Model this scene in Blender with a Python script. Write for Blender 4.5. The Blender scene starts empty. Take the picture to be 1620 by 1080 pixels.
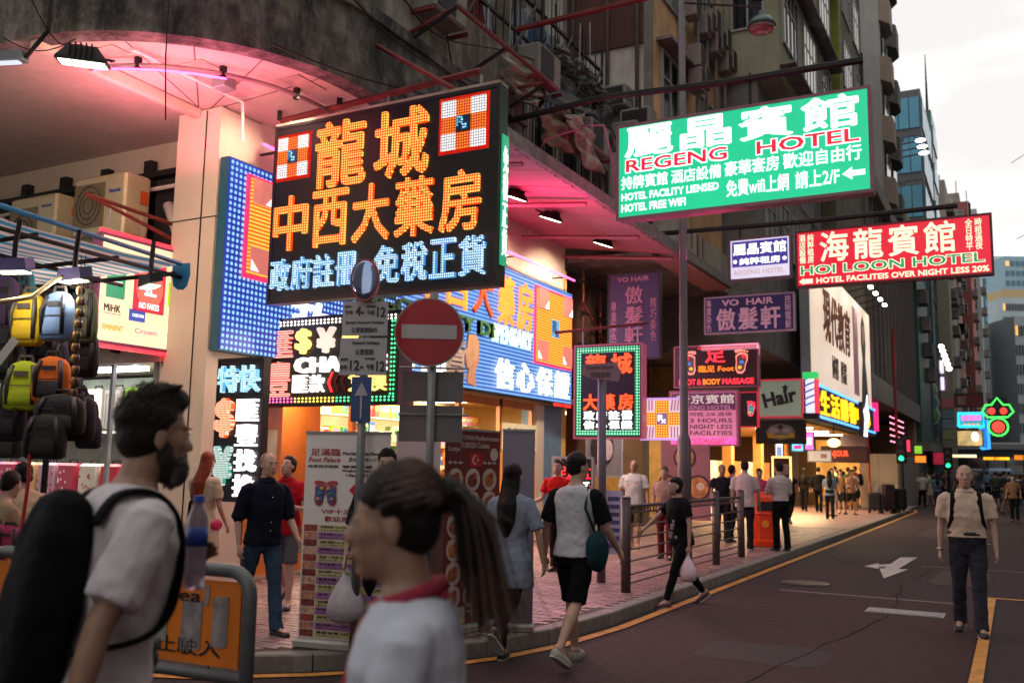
import bpy, math, random
from mathutils import Vector, Matrix, noise as mnoise
random.seed(7)
C = bpy.context.scene.collection
SC = bpy.context.scene
R = math.radians
# ---------------------------------------------------------------- camera
F, TH, RL, EYE, YAW = 1480.0, math.atan(195/1480.0), .018, 1.62, R(28.2)
fw = Vector((-math.sin(YAW)*math.cos(TH), math.cos(YAW)*math.cos(TH), math.sin(TH)))
r0 = Vector((math.cos(YAW), math.sin(YAW), 0)); u0 = r0.cross(fw)
rt = r0*math.cos(RL)+u0*math.sin(RL); up = rt.cross(fw)
cd = bpy.data.cameras.new('camera'); cam = bpy.data.objects.new('camera', cd); C.objects.link(cam)
cam.matrix_world = Matrix(((rt.x, up.x, -fw.x, 0), (rt.y, up.y, -fw.y, 0), (rt.z, up.z, -fw.z, EYE), (0, 0, 0, 1)))
cd.lens = F/1620*36; cd.sensor_width = 36; cd.clip_end = 2000; cd.clip_start = .1
cd.dof.use_dof = True; cd.dof.focus_distance = 9.0; cd.dof.aperture_fstop = 2.3
SC.camera = cam
# ---------------------------------------------------------------- sky, sun, exposure
w = bpy.data.worlds.new('World'); SC.world = w; w.use_nodes = True
nt = w.node_tree; nt.nodes.clear()
wo = nt.nodes.new('ShaderNodeOutputWorld'); bg = nt.nodes.new('ShaderNodeBackground')
sky = nt.nodes.new('ShaderNodeTexSky'); sky.sky_type = 'NISHITA'; sky.sun_disc = False
sky.sun_elevation = R(6); sky.sun_rotation = R(60)
tc = nt.nodes.new('ShaderNodeTexCoord'); mp = nt.nodes.new('ShaderNodeMapping'); mp.inputs['Scale'].default_value = (1.6, 1.6, 5)
no = nt.nodes.new('ShaderNodeTexNoise'); no.inputs['Scale'].default_value = 1.7; no.inputs['Detail'].default_value = 6
cr = nt.nodes.new('ShaderNodeValToRGB'); cr.color_ramp.elements[0].position = .36; cr.color_ramp.elements[0].color = (10.4, 10.2, 10.0, 1)
cr.color_ramp.elements[1].position = .52; cr.color_ramp.elements[1].color = (13.2, 12.7, 12.2, 1)
mx = nt.nodes.new('ShaderNodeMix'); mx.data_type = 'RGBA'; mx.inputs[0].default_value = .9
L = nt.links
L.new(tc.outputs['Generated'], mp.inputs[0]); L.new(mp.outputs[0], no.inputs[0]); L.new(no.outputs[0], cr.inputs[0])
L.new(sky.outputs[0], mx.inputs[6]); L.new(cr.outputs[0], mx.inputs[7]); L.new(mx.outputs[2], bg.inputs[0])
bg.inputs[1].default_value = .10; L.new(bg.outputs[0], wo.inputs[0])
sd = bpy.data.lights.new('sun', 'SUN'); sd.energy = .25; sd.angle = R(25); sd.color = (1, .9, .78)
so = bpy.data.objects.new('sun', sd); C.objects.link(so)
so.rotation_euler = Vector((math.sin(R(60)), math.cos(R(60)), math.tan(R(35)))).to_track_quat('Z', 'Y').to_euler()
SC.view_settings.view_transform = 'Standard'; SC.view_settings.look = 'None'
SC.view_settings.exposure = 0.0; SC.view_settings.gamma = 1; SC.view_settings.use_curve_mapping = False
SC.cycles.use_denoising = True; SC.cycles.max_bounces = 6; SC.cycles.sample_clamp_indirect = 4
SC.cycles.use_light_tree = True; SC.cycles.caustics_reflective = False; SC.cycles.caustics_refractive = False

# ---------------------------------------------------------------- surveying helpers: sight line through a measured point of the photograph
def ray(px, py): return fw + rt*((px-810)/F) + up*((540-py)/F)
def AX(px, py, X): d = ray(px, py); t = X/d.x; return Vector((X, d.y*t, EYE+d.z*t))
def AY(px, py, Y): d = ray(px, py); t = Y/d.y; return Vector((d.x*t, Y, EYE+d.z*t))
def AG(px, py, z=0.): d = ray(px, py); t = (z-EYE)/d.z; return Vector((d.x*t, d.y*t, z))
def AD(px, py, D): return Vector((0, 0, EYE))+ray(px, py)*D

# ---------------------------------------------------------------- materials
def lin(h):
    h = h.lstrip('#'); o = []
    for i in (0, 2, 4):
        c = int(h[i:i+2], 16)/255; o.append(c/12.92 if c <= .04045 else ((c+.055)/1.055)**2.4)
    return tuple(o)
MC = {}
def col4(c): return (c[0], c[1], c[2], 1)
def mat(name, col, rough=.6, metal=0., var=.15, scale=6., bump=.0, bscale=None, spec=.5, dirt=0., stretch=None):
    if name in MC: return MC[name]
    if isinstance(col, str): col = lin(col)
    m = bpy.data.materials.new(name); m.use_nodes = True; n = m.node_tree.nodes; l = m.node_tree.links
    b = n['Principled BSDF']; b.inputs['Roughness'].default_value = rough; b.inputs['Metallic'].default_value = metal
    b.inputs['Specular IOR Level'].default_value = spec
    t = n.new('ShaderNodeTexCoord'); nz = n.new('ShaderNodeTexNoise'); nz.inputs['Scale'].default_value = scale; nz.inputs['Detail'].default_value = 5
    l.new(t.outputs['Object'], nz.inputs[0])
    r = n.new('ShaderNodeValToRGB'); r.color_ramp.elements[0].position = .3; r.color_ramp.elements[1].position = .7
    r.color_ramp.elements[0].color = col4([c*(1-var) for c in col]); r.color_ramp.elements[1].color = col4([min(1, c*(1+var)) for c in col])
    l.new(nz.outputs[0], r.inputs[0]); out = r.outputs[0]
    if dirt:
        n2 = n.new('ShaderNodeTexNoise'); n2.inputs['Scale'].default_value = scale*.23; n2.inputs['Detail'].default_value = 8; n2.inputs['Roughness'].default_value = .75
        mp2 = n.new('ShaderNodeMapping'); mp2.inputs['Scale'].default_value = (1.5, 1.5, .5)
        l.new(t.outputs['Object'], mp2.inputs[0]); l.new(mp2.outputs[0], n2.inputs[0])
        r2 = n.new('ShaderNodeValToRGB'); r2.color_ramp.elements[0].position = .42; r2.color_ramp.elements[1].position = .6
        l.new(n2.outputs[0], r2.inputs[0])
        mm = n.new('ShaderNodeMix'); mm.data_type = 'RGBA'; mm.blend_type = 'MIX'
        l.new(r2.outputs[0], mm.inputs[0]); l.new(out, mm.inputs[6]); mm.inputs[7].default_value = col4([c*(1-dirt) for c in col]); out = mm.outputs[2]
    l.new(out, b.inputs['Base Color'])
    if bump:
        bn = n.new('ShaderNodeTexNoise'); bn.inputs['Scale'].default_value = bscale or scale*3; bn.inputs['Detail'].default_value = 4
        src = t.outputs['Object']
        if stretch: ms = n.new('ShaderNodeMapping'); ms.inputs['Scale'].default_value = stretch; l.new(src, ms.inputs[0]); src = ms.outputs[0]
        l.new(src, bn.inputs[0]); bp = n.new('ShaderNodeBump'); bp.inputs['Strength'].default_value = bump; bp.inputs['Distance'].default_value = .02
        l.new(bn.outputs[0], bp.inputs['Height']); l.new(bp.outputs[0], b.inputs['Normal'])
    MC[name] = m; return m
def em(name, col, s=1., var=.08, scale=3.):
    """a surface with its own glow: lamp glass, lit plastic, neon, brightened shop walls"""
    if name in MC: return MC[name]
    if isinstance(col, str): col = lin(col)
    m = bpy.data.materials.new(name); m.use_nodes = True; n = m.node_tree.nodes; l = m.node_tree.links
    b = n['Principled BSDF']; b.inputs['Base Color'].default_value = col4([c*.4+.02 for c in col]); b.inputs['Roughness'].default_value = .35
    b.inputs['Emission Color'].default_value = col4(col)
    t = n.new('ShaderNodeTexCoord'); nz = n.new('ShaderNodeTexNoise'); nz.inputs['Scale'].default_value = scale; l.new(t.outputs['Object'], nz.inputs[0])
    mr = n.new('ShaderNodeMapRange'); mr.inputs[1].default_value = .3; mr.inputs[2].default_value = .7; mr.inputs[3].default_value = s*(1-var); mr.inputs[4].default_value = s*(1+var)
    l.new(nz.outputs[0], mr.inputs[0]); l.new(mr.outputs[0], b.inputs['Emission Strength'])
    MC[name] = m; return m
def led(name, on, off, pitch, s_on, s_off=0., row=False):
    """field of light-emitting diodes: a lattice of lit dots on a board"""
    if name in MC: return MC[name]
    on = lin(on); off = lin(off)
    m = bpy.data.materials.new(name); m.use_nodes = True; n = m.node_tree.nodes; l = m.node_tree.links
    b = n['Principled BSDF']; b.inputs['Roughness'].default_value = .4
    t = n.new('ShaderNodeTexCoord'); sx = n.new('ShaderNodeSeparateXYZ'); l.new(t.outputs['Object'], sx.inputs[0])
    def cosn(o, p):
        a = n.new('ShaderNodeMath'); a.operation = 'MULTIPLY'; a.inputs[1].default_value = math.pi/p; l.new(o, a.inputs[0])
        c = n.new('ShaderNodeMath'); c.operation = 'SINE'; l.new(a.outputs[0], c.inputs[0])
        d = n.new('ShaderNodeMath'); d.operation = 'POWER'; d.inputs[1].default_value = 2; l.new(c.outputs[0], d.inputs[0]); return d.outputs[0]
    k = n.new('ShaderNodeMath'); k.operation = 'MULTIPLY'; l.new(cosn(sx.outputs[2], pitch), k.inputs[1])
    if row: k.inputs[0].default_value = 1
    else: l.new(cosn(sx.outputs[0], pitch), k.inputs[0])
    mr = n.new('ShaderNodeMapRange'); mr.inputs[1].default_value = .18; mr.inputs[2].default_value = .5; l.new(k.outputs[0], mr.inputs[0])
    mm = n.new('ShaderNodeMix'); mm.data_type = 'RGBA'; l.new(mr.outputs[0], mm.inputs[0])
    mm.inputs[6].default_value = col4([c*s_off for c in off]); mm.inputs[7].default_value = col4([c*s_on for c in on])
    b.inputs['Base Color'].default_value = col4([c*.3 for c in off]); b.inputs['Emission Strength'].default_value = 1
    l.new(mm.outputs[2], b.inputs['Emission Color']); MC[name] = m; return m

# ---------------------------------------------------------------- meshes
class MB:
    def __init__(s): s.v = []; s.f = []
    def quad(s, a, b, c, d):
        i = len(s.v); s.v += [tuple(a), tuple(b), tuple(c), tuple(d)]; s.f.append((i, i+1, i+2, i+3)); return s
    def box(s, x0, x1, y0, y1, z0, z1, M=None):
        i = len(s.v); P = [(x, y, z) for z in (z0, z1) for x, y in ((x0, y0), (x1, y0), (x1, y1), (x0, y1))]
        if M is not None: P = [tuple(M @ Vector(p)) for p in P]
        s.v += P; s.f += [(i, i+3, i+2, i+1), (i+4, i+5, i+6, i+7), (i, i+1, i+5, i+4), (i+1, i+2, i+6, i+5), (i+2, i+3, i+7, i+6), (i+3, i, i+4, i+7)]; return s
    def cbox(s, x0, x1, y0, y1, z0, z1, c=.02):
        """box with chamfered upright edges and top"""
        pl = [(x0+c, y0), (x1-c, y0), (x1, y0+c), (x1, y1-c), (x1-c, y1), (x0+c, y1), (x0, y1-c), (x0, y0+c)]
        mxx, mxy = (x0+x1)/2, (y0+y1)/2
        def ins(k): return [(mxx+(x-mxx)*(1-k*2/(x1-x0)), mxy+(y-mxy)*(1-k*2/(y1-y0))) for x, y in pl]
        rs = [[(x, y, z0) for x, y in ins(c)], [(x, y, z0+c) for x, y in pl], [(x, y, z1-c) for x, y in pl], [(x, y, z1) for x, y in ins(c)]]
        return s.loft(rs)
    def loft(s, rings, cap=True, closed=True):
        i = len(s.v); n = len(rings[0])
        for r_ in rings: s.v += [tuple(p) for p in r_]
        for k in range(len(rings)-1):
            for j in range(n if closed else n-1):
                a, b = i+k*n+j, i+k*n+(j+1) % n; s.f.append((a, b, b+n, a+n))
        if cap and closed:
            s.f.append(tuple(range(i+n-1, i-1, -1))); e = i+(len(rings)-1)*n; s.f.append(tuple(range(e, e+n)))
        return s
    def tube(s, pts, r, n=8, round_=False, flat=1., ref=None):
        pts = [Vector(p) for p in pts]; k = len(pts); rs = list(r) if hasattr(r, '__len__') else [r]*k
        if round_:
            d0 = (pts[0]-pts[1]).normalized(); d1 = (pts[-1]-pts[-2]).normalized()
            pts = [pts[0]+d0*rs[0]*.95, pts[0]+d0*rs[0]*.6]+pts+[pts[-1]+d1*rs[-1]*.6, pts[-1]+d1*rs[-1]*.95]
            rs = [rs[0]*.25, rs[0]*.78]+rs+[rs[-1]*.78, rs[-1]*.25]; k += 4
        rings = []; a = None
        for j, p in enumerate(pts):
            t = (pts[min(j+1, k-1)]-pts[max(j-1, 0)]).normalized()
            if a is None:
                a = Vector(ref) if ref else (Vector((0, 0, 1)) if abs(t.z) < .9 else Vector((1, 0, 0)))
            a = (a-t*a.dot(t))
            if a.length < 1e-4: a = t.orthogonal()
            a.normalize(); b = t.cross(a)
            rings.append([p+(a*math.cos(2*math.pi*q/n)*flat+b*math.sin(2*math.pi*q/n))*rs[j] for q in range(n)])
        return s.loft(rings)
    def ell(s, c, rad, n=12, m=8, M=None):
        c = Vector(c); rings = []
        for j in range(m+1):
            a = -math.pi/2+math.pi*(j+.0)/m; a = max(-1.5, min(1.5, a)); q = math.cos(a)
            r_ = [Vector((rad[0]*q*math.cos(2*math.pi*i/n), rad[1]*q*math.sin(2*math.pi*i/n), rad[2]*math.sin(a))) for i in range(n)]
            rings.append([c+(M @ p if M is not None else p) for p in r_])
        return s.loft(rings)
    def disc(s, c, r, y0, y1, n=32, sz=1.):
        """coin facing -Y"""
        rg = lambda y: [(c[0]+r*math.cos(2*math.pi*i/n), y, c[1]+r*sz*math.sin(2*math.pi*i/n)) for i in range(n)]
        return s.loft([rg(y0), rg(y1)])
    def poly(s, pts, y0, y1):
        """extruded outline in the x-z plane"""
        return s.loft([[(x, y0, z) for x, z in pts], [(x, y1, z) for x, z in pts]])
    def mesh(s, name='m', smooth=False):
        m = bpy.data.meshes.new(name); m.from_pydata(s.v, [], s.f); m.update()
        if smooth: m.polygons.foreach_set('use_smooth', [True]*len(m.polygons))
        return m
    def build(s, name, m, parent=None, smooth=False, **k):
        return obj(name, s.mesh(name, smooth), m, parent, **k)
def obj(name, me, m, parent=None, loc=None, label=None, cat=None, group=None, kind=None):
    o = bpy.data.objects.new(name, me); C.objects.link(o)
    if m is not None:
        if not len(me.materials): me.materials.append(m)
        elif me.materials[0] != m: o.material_slots[0].link = 'OBJECT'; o.material_slots[0].material = m
    if parent is not None: o.parent = parent
    if loc is not None: o.location = loc
    tag(o, label, cat, group, kind); return o
def tag(o, label=None, cat=None, group=None, kind=None):
    if label: o['label'] = label
    if cat: o['category'] = cat
    if group: o['group'] = group
    if kind: o['kind'] = kind
    return o
def thing(name, label, cat, loc=(0, 0, 0), rz=0., group=None):
    o = bpy.data.objects.new(name, None); C.objects.link(o); o.location = loc; o.rotation_euler = (0, 0, rz); o.empty_display_size = .1
    return tag(o, label, cat, group)
def struct(name, mb, m, smooth=False):
    o = mb.build(name, m, smooth=smooth); o['kind'] = 'structure'; return o
def spline(P, n=5):
    P = [Vector(p) for p in P]; out = []
    for i in range(len(P)-1):
        a, b, c, d = P[max(i-1, 0)], P[i], P[i+1], P[min(i+2, len(P)-1)]
        for k in range(n):
            t = k/n; out.append(.5*((2*b)+(c-a)*t+(2*a-5*b+4*c-d)*t*t+(3*b-a-3*c+d)*t**3))
    return out+[P[-1]]
# scratch scene for converting text and fusing bodies
TMP = bpy.data.scenes.new('scratch')
def bake(o):
    TMP.collection.objects.link(o); vl = TMP.view_layers[0]; vl.update(); dg = vl.depsgraph
    m = bpy.data.meshes.new_from_object(o.evaluated_get(dg), depsgraph=dg)
    TMP.collection.objects.unlink(o); bpy.data.objects.remove(o); return m
TXT = {}
def text_mesh(s, bold=.02, ext=.02, w=None, h=None, shear=0.):
    """lettering standing in the x-z plane, facing -Y, fitted to w x h, centred on the origin"""
    if any(ord(ch) > 0x3000 for ch in s): bold *= .55 if len(s) == 1 else .42
    key = (s, bold, ext, w, h, shear)
    if key in TXT: return TXT[key]
    c = bpy.data.curves.new('t', 'FONT'); c.body = s; c.resolution_u = 2; c.offset = 0; c.extrude = .5; c.space_line = .95; c.align_x = 'CENTER'; c.shear = shear
    o = bpy.data.objects.new('t', c); m = bake(o); m.materials.clear()
    xs = [v.co.x for v in m.vertices]; ys = [v.co.y for v in m.vertices]
    x0, x1, y0, y1 = min(xs), max(xs), min(ys), max(ys); hh = y1-y0; ww = x1-x0
    kx = (w/ww) if w else h/hh; ky = (h/hh) if h else kx
    B = bold; kx *= ww/(ww+2*B); ky *= hh/(hh+2*B) if h else 1
    for v in m.vertices:
        x, y, z = v.co; v.co = ((x-(x0+x1)/2)*kx, -z*ext, (y-(y0+y1)/2)*ky)
    m.update()
    if B > .002:      # heavier weight: the same strokes laid side by side
        mb = MB(); vs = [tuple(v.co) for v in m.vertices]; fs = [tuple(p.vertices) for p in m.polygons]
        for i, (dx, dz) in enumerate(((0, 0), (1, 0), (-1, 0), (0, 1), (0, -1), (.7, .7), (-.7, .7), (.7, -.7), (-.7, -.7)) if len(s) < 3 else ((0, 0), (.8, .8), (-.8, .8), (.8, -.8), (-.8, -.8))):
            n = len(mb.v); mb.v += [(x+dx*B*kx, y-.0004*i, z+dz*B*ky) for x, y, z in vs]; mb.f += [tuple(q+n for q in f) for f in fs]
        bpy.data.meshes.remove(m); m = mb.mesh('lettering')
    TXT[key] = m; return m
def text(parent, s, x0, x1, z0, z1, m, y=0., ext=.02, bold=.02, name='lettering', split=False, vertical=False, gap=.06, shear=0.):
    if vertical:
        n = len(s); hz = (z1-z0)/n; out = []
        if split:
            for i, ch in enumerate(s):
                out.append(obj('character', text_mesh(ch, bold, ext, x1-x0, hz*(1-gap*2), shear), m, parent, ((x0+x1)/2, y-ext/2, z1-hz*(i+.5))))
            return out
        return obj(name, text_mesh('\n'.join(s), bold, ext, x1-x0, z1-z0, shear), m, parent, ((x0+x1)/2, y-ext/2, (z0+z1)/2))
    if split:
        cs = [c for c in s]; n = len(cs); wx = (x1-x0)/n; out = []
        for i, ch in enumerate(cs):
            if ch == ' ': continue
            out.append(obj('character', text_mesh(ch, bold, ext, wx*(1-gap*2), z1-z0, shear), m, parent, (x0+wx*(i+.5), y-ext/2, (z0+z1)/2)))
        return out
    return obj(name, text_mesh(s, bold, ext, x1-x0, z1-z0, shear), m, parent, ((x0+x1)/2, y-ext/2, (z0+z1)/2))
def lamp(kind, loc, energy, color, parent=None, size=.3, target=None, spot=110, name='lamp_light'):
    d = bpy.data.lights.new(name, kind); d.energy = energy; d.color = color
    if kind == 'AREA':
        d.shape = 'RECTANGLE'; d.size = size[0] if hasattr(size, '__len__') else size; d.size_y = size[1] if hasattr(size, '__len__') else size
    elif kind == 'SPOT': d.spot_size = R(spot); d.spot_blend = .6; d.shadow_soft_size = .08
    else: d.shadow_soft_size = size
    o = bpy.data.objects.new(name, d); C.objects.link(o); o.location = loc
    if target is not None: o.rotation_euler = (Vector(loc)-Vector(target)).to_track_quat('Z', 'Y').to_euler()
    if parent is not None: o.parent = parent
    return o
def face_sign(name, label, cat, Y, px0, px1, pyt, pyb, depth=.15, group=None, at=.5):
    """box sign square to the street, facing the camera side; returns (parent, W, H); origin = lower left of front"""
    a = AY(px0, pyb, Y); b = AY(px1, pyb, Y); ct = AY((px0+px1)/2, pyt, Y); cb = AY((px0+px1)/2, pyb, Y)
    t = thing(name, label, cat, (a.x, Y, cb.z), 0, group); t['D'] = depth
    return t, b.x-a.x, ct.z-cb.z
def panelbox(t, W, H, D, mf, mframe, fr=.04, name='sign_face'):
    """sign case: a body set back, a rim proud of it, a face panel"""
    MB().box(0, W, .03, D, 0, H).build('case', mframe, t)
    rim = MB(); rim.box(-.012, W+.012, -.01, .03, -.012, fr).box(-.012, W+.012, -.01, .03, H-fr, H+.012).box(-.012, fr, -.01, .03, fr, H-fr).box(W-fr, W+.012, -.01, .03, fr, H-fr)
    rim.build('rim', mframe, t)
    return MB().box(fr, W-fr, .0, .028, fr, H-fr).build(name, mf, t)
# ---------------------------------------------------------------- common materials
STEEL = mat('painted grey steel', '#5a5a5c', .45, .4, .15, 9, .1)
DARKM = mat('dark sign case metal', '#2a2426', .5, .4, .2, 5, .05)
RUST = mat('red oxide steel', '#6b2a26', .7, .2, .3, 8, .2)
BLACKM = mat('blackened steel', '#1b1817', .6, .3, .3, 8, .2)
CONC = mat('stained concrete', '#7d7672', .9, 0, .3, 3, .35, dirt=.55)
CREAM = mat('cream wall paint', '#c9b9a8', .8, 0, .06, 2, .08, dirt=.12)
GALV = mat('galvanised grey', '#8b8d90', .5, .5, .12, 7, .05)
WHITEP = mat('white painted panel', '#cfcac4', .6, 0, .06, 2, .04, dirt=.1)
GLASS = mat('dark window glass', '#1a2024', .08, 0, .3, 1.2, spec=.8)
PINK_GLOW = em('magenta added glow tube', '#ff3f8c', 9)  # for the added tubes that cast the pink light
# ---------------------------------------------------------------- ground
def asphalt():
    m = mat('asphalt', (.040, .026, .027), .82, 0, .3, 38, .8, 110, spec=.3, dirt=.35); return m
ASP = asphalt()
road = struct('road', MB().quad((-60, -20, 0), (60, -20, 0), (60, 420, 0), (-60, 420, 0)), ASP)
RED_ASP = mat('worn red asphalt', (.050, .022, .024), .82, 0, .3, 34, .8, 110, spec=.3, dirt=.35)
struct('road_lane', MB().quad((-3.5, -8, .004), (-.42, -8, .004), (-.42, 13.5, .004), (-3.5, 13.5, .004)).quad((-3.5, 24, .004), (-.42, 24, .004), (-.42, 60, .004), (-3.5, 60, .004)), RED_ASP)
YEL = mat('worn yellow road paint', '#c98a3a', .7, 0, .2, 14, .2, dirt=.35)
WHI = mat('worn white road paint', '#b9b4ae', .7, 0, .15, 14, .2, dirt=.3)
# kerb line: straight along the street at x=-3.75, turning left at the corner
kerb = [(-30, 4.7), (-9, 4.75), (-6.6, 5.0), (-5.5, 5.45), (-4.9, 5.95), (-4.4, 6.5), (-4.05, 7.2), (-3.85, 8.0), (-3.75, 9.2), (-3.75, 14), (-3.75, 25), (-3.8, 42), (-4.0, 44), (-4.6, 46), (-6, 48)]
def offs(path, d):
    out = []
    for i, p in enumerate(path):
        a = Vector(path[max(i-1, 0)]); b = Vector(path[min(i+1, len(path)-1)]); t = (b-a).normalized(); n = Vector((-t.y, t.x)); out.append(tuple(Vector(p)+n*d))
    return out
def strip(path, d0, d1, z, dens=1):
    mb = MB(); A = offs(path, d0); B = offs(path, d1)
    for i in range(len(path)-1): mb.quad((*A[i], z), (*B[i], z), (*B[i+1], z), (*A[i+1], z)) if d0 < d1 else mb.quad((*B[i], z), (*A[i], z), (*A[i+1], z), (*B[i+1], z))
    return mb
def resample(path, step):
    out = [Vector(path[0])]; acc = 0
    for a, b in zip(path, path[1:]):
        a = Vector(a); b = Vector(b); n = max(1, int((b-a).length/step))
        for i in range(1, n+1): out.append(a+(b-a)*i/n)
    return [tuple(p) for p in out]
struct('yellow_line', strip(kerb[1:], -.20, -.09, .009), YEL)
struct('yellow_line', MB().quad((-.40, -5, .009), (-.30, -5, .009), (-.30, 14, .009), (-.40, 14, .009)).quad((-.40, 14, .009), (.3, 14.0, .009), (.3, 14.1, .009), (-.40, 14.1, .009)), YEL)
pave_top = [(x, y) for x, y in kerb]
KT = offs(kerb, .15)
pv = MB(); poly = [(*p, .12) for p in KT]+[(-40, 60, .12), (-60, 60, .12), (-60, 4.7, .12)]
pv.v += poly; pv.f.append(tuple(range(len(poly))))
PAV = mat('worn pink paving', '#8f7270', .5, 0, .2, 7, .2, dirt=.3)
PAVT = [mat('pink paving brick', '#8e6e6c', .5, 0, .25, 5, .3, dirt=.4), mat('dark paving brick', '#7a6060', .5, 0, .2, 9, .2), mat('pale paving brick', '#9a7c79', .5, 0, .25, 5, .3, dirt=.4)]
pavement = struct('pavement', pv, mat('paving joint sand', '#4b4140', .9, 0, .2, 9, .2))
# kerb stones
KS = mat('granite kerb stone', '#77716d', .7, 0, .2, 12, .2, dirt=.25)
rk = resample(kerb[1:12], 1.0); n_k = 0
for a, b in zip(rk, rk[1:]):
    a = Vector(a); b = Vector(b); t = (b-a).normalized(); n = Vector((-t.y, t.x)); a2 = a+t*.006; b2 = b-t*.006
    q = [a2, b2, b2+n*.15, a2+n*.15]
    k = MB().loft([[(p.x, p.y, 0) for p in q], [(p.x, p.y, .118) for p in q], [(p.x+n.x*s_, p.y+n.y*s_, .13) for p, s_ in zip(q, (.012, .012, 0, 0))]])
    k.build('kerb_stone', KS, pavement); n_k += 1
# paving bricks: nearest as single bricks, the rest one joined piece
bricks = []
import bisect
def inside(x, y):
    if x < -4.02-.0: pass
    # distance test to the kerb
    best = 9
    for a, b in zip(kerb, kerb[1:]):
        a = Vector(a); b = Vector(b); p = Vector((x, y)); t = max(0, min(1, (p-a).dot(b-a)/(b-a).length_squared)); d = p-(a+(b-a)*t)
        if d.length < best: best = d.length; nrm = Vector((-(b-a).y, (b-a).x)).normalized(); side = d.dot(nrm)
    return side > 0 and best > .27
y = 4.8; row = 0
while y < 26:
    x = -4.0-.1*(row % 2)
    while x > (-11 if y < 8.1 else -8.6):
        if y < 8.3 or x > -8.45:
            if (x > -4.4 and y > 9.5) or inside(x, y): bricks.append((x, y, math.hypot(x, y)))
        x -= .2
    y += .1; row += 1
bricks.sort(key=lambda b: b[2]); bm_ = [MB().loft([[(sx*.097, sy*.047, 0) for sx, sy in ((-1, -1), (1, -1), (1, 1), (-1, 1))], [(sx*.093, sy*.043, .008) for sx, sy in ((-1, -1), (1, -1), (1, 1), (-1, 1))]]).mesh('brick') for _ in range(3)]
for m_, me in zip(PAVT, bm_): me.materials.append(m_)
vis = [b for b in bricks if 0 < (Vector((b[0], b[1], -EYE)).dot(rt)/Vector((b[0], b[1], -EYE)).dot(fw)*F+810) < 1620 and 540-F*Vector((b[0], b[1], .12-EYE)).dot(up)/Vector((b[0], b[1], .12-EYE)).dot(fw) < 1085]
near = set(id(b) for b in vis[:290])
rest = [MB(), MB(), MB()]
for b in bricks:
    k = random.choice((0, 0, 1, 2)); z = .12+random.uniform(-.0015, .002)
    if id(b) in near:
        o = bpy.data.objects.new('brick', bm_[k]); C.objects.link(o); o.parent = pavement; o.location = (b[0], b[1], z); o.rotation_euler = (random.uniform(-.006, .006), random.uniform(-.006, .006), random.uniform(-.01, .01))
    else:
        x, y = b[0], b[1]; q = ((-1, -1), (1, -1), (1, 1), (-1, 1))
        rest[k].loft([[(x+a_*.097, y+c_*.047, .12) for a_, c_ in q], [(x+a_*.093, y+c_*.043, z+.008) for a_, c_ in q]])
for k in range(3): rest[k].build('paving_bricks', PAVT[k], pavement, kind='stuff')
struct('pavement_far', MB().quad((-8.6, 26.1, .124), (-3.9, 26.1, .124), (-3.95, 46, .124), (-8.6, 46, .124)), PAV)
# concrete apron on the right
rp = MB().box(.72, 8, -5, 14.0, .0, .12); struct('pavement_right', rp, mat('right footway concrete', '#5b5556', .8, 0, .15, 6, .2, dirt=.2))
# road markings
def ground_poly(pts, z=.009):
    mb = MB(); P = [AG(*p, z) for p in pts]; mb.v += [tuple(p) for p in P]; mb.f.append(tuple(range(len(P)))); return mb
arrow = [(1452, 881), (1425, 881), (1412, 892), (1367, 896), (1390, 898), (1392, 897), (1410, 897), (1392, 899), (1398, 914), (1437, 901), (1418, 900)]
ar = MB(); ar.quad(AG(1452, 881, .009), AG(1424, 881, .009), AG(1396, 900, .009), AG(1418, 901, .009)); ar.v += [tuple(AG(*p, .0095)) for p in ((1391, 898), (1437, 900), (1398, 914))]; ar.f.append((4, 5, 6))
ar.quad(AG(1414, 891, .0092), AG(1412, 895.5, .0092), AG(1386, 896, .0092), AG(1388, 892.5, .0092)); ar.v += [tuple(AG(*p, .0098)) for p in ((1390, 890), (1390, 899), (1367, 895))]; ar.f.append((11, 12, 13))
struct('road_arrow', ar, WHI)
c = AG(1432, 969, 0)
mc = thing('drain_cover', 'pale rectangular drain cover set in the dark red road beyond the arrow', 'manhole', (c.x, c.y, .0))
MB().box(-.42, .42, -.2, .2, .003, .008).build('frame', GALV, mc)
for i in range(5): MB().box(-.39+i*.157, -.39+i*.157+.145, -.17, .17, .006, .013).build('cover_slab', mat('pale cement slab', '#8e8a88', .8, 0, .15, 20, .2), mc)
for (x, y, l) in ((-2.9, 13.2, 2.2), (-1.5, 18, 3)):
    struct('road_patch', MB().quad((x, y, .006), (x+l, y-.05, .006), (x+l, y+.03, .006), (x, y+.08, .006)), mat('pale road joint', '#6d686a', .8, 0, .2, 9))
# wear on the road: patches, cracks, covers, litter
PT = mat('dark asphalt patch', (.030, .021, .021), .85, 0, .3, 40, .6, 150); PT2 = mat('pale worn wheel track', (.050, .031, .032), .8, 0, .35, 30, .4, 120, spec=.3)
for k, (x, y, w_, l) in enumerate(((-2.6, 8.2, 1.1, .9), (-1.2, 15.2, .8, 2.4), (-3.1, 18.5, 1.0, 3.2), (-2.3, 26, 1.2, 4), (1.6, 17, 1.5, 3), (-1.0, 36, 1.3, 5))):
    n = 18; mb = MB(); mb.v = [(x+w_*(.5+.5*math.copysign(abs(math.cos(q))**.35, math.cos(q)))+.03*random.uniform(-1, 1), y+l*(.5+.5*math.copysign(abs(math.sin(q))**.35, math.sin(q)))+.03*random.uniform(-1, 1), .0062) for q in [2*math.pi*i/n for i in range(n)]]; mb.f = [tuple(range(n))]; struct('road_patch', mb, PT if k % 2 == 0 else PT2)
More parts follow.
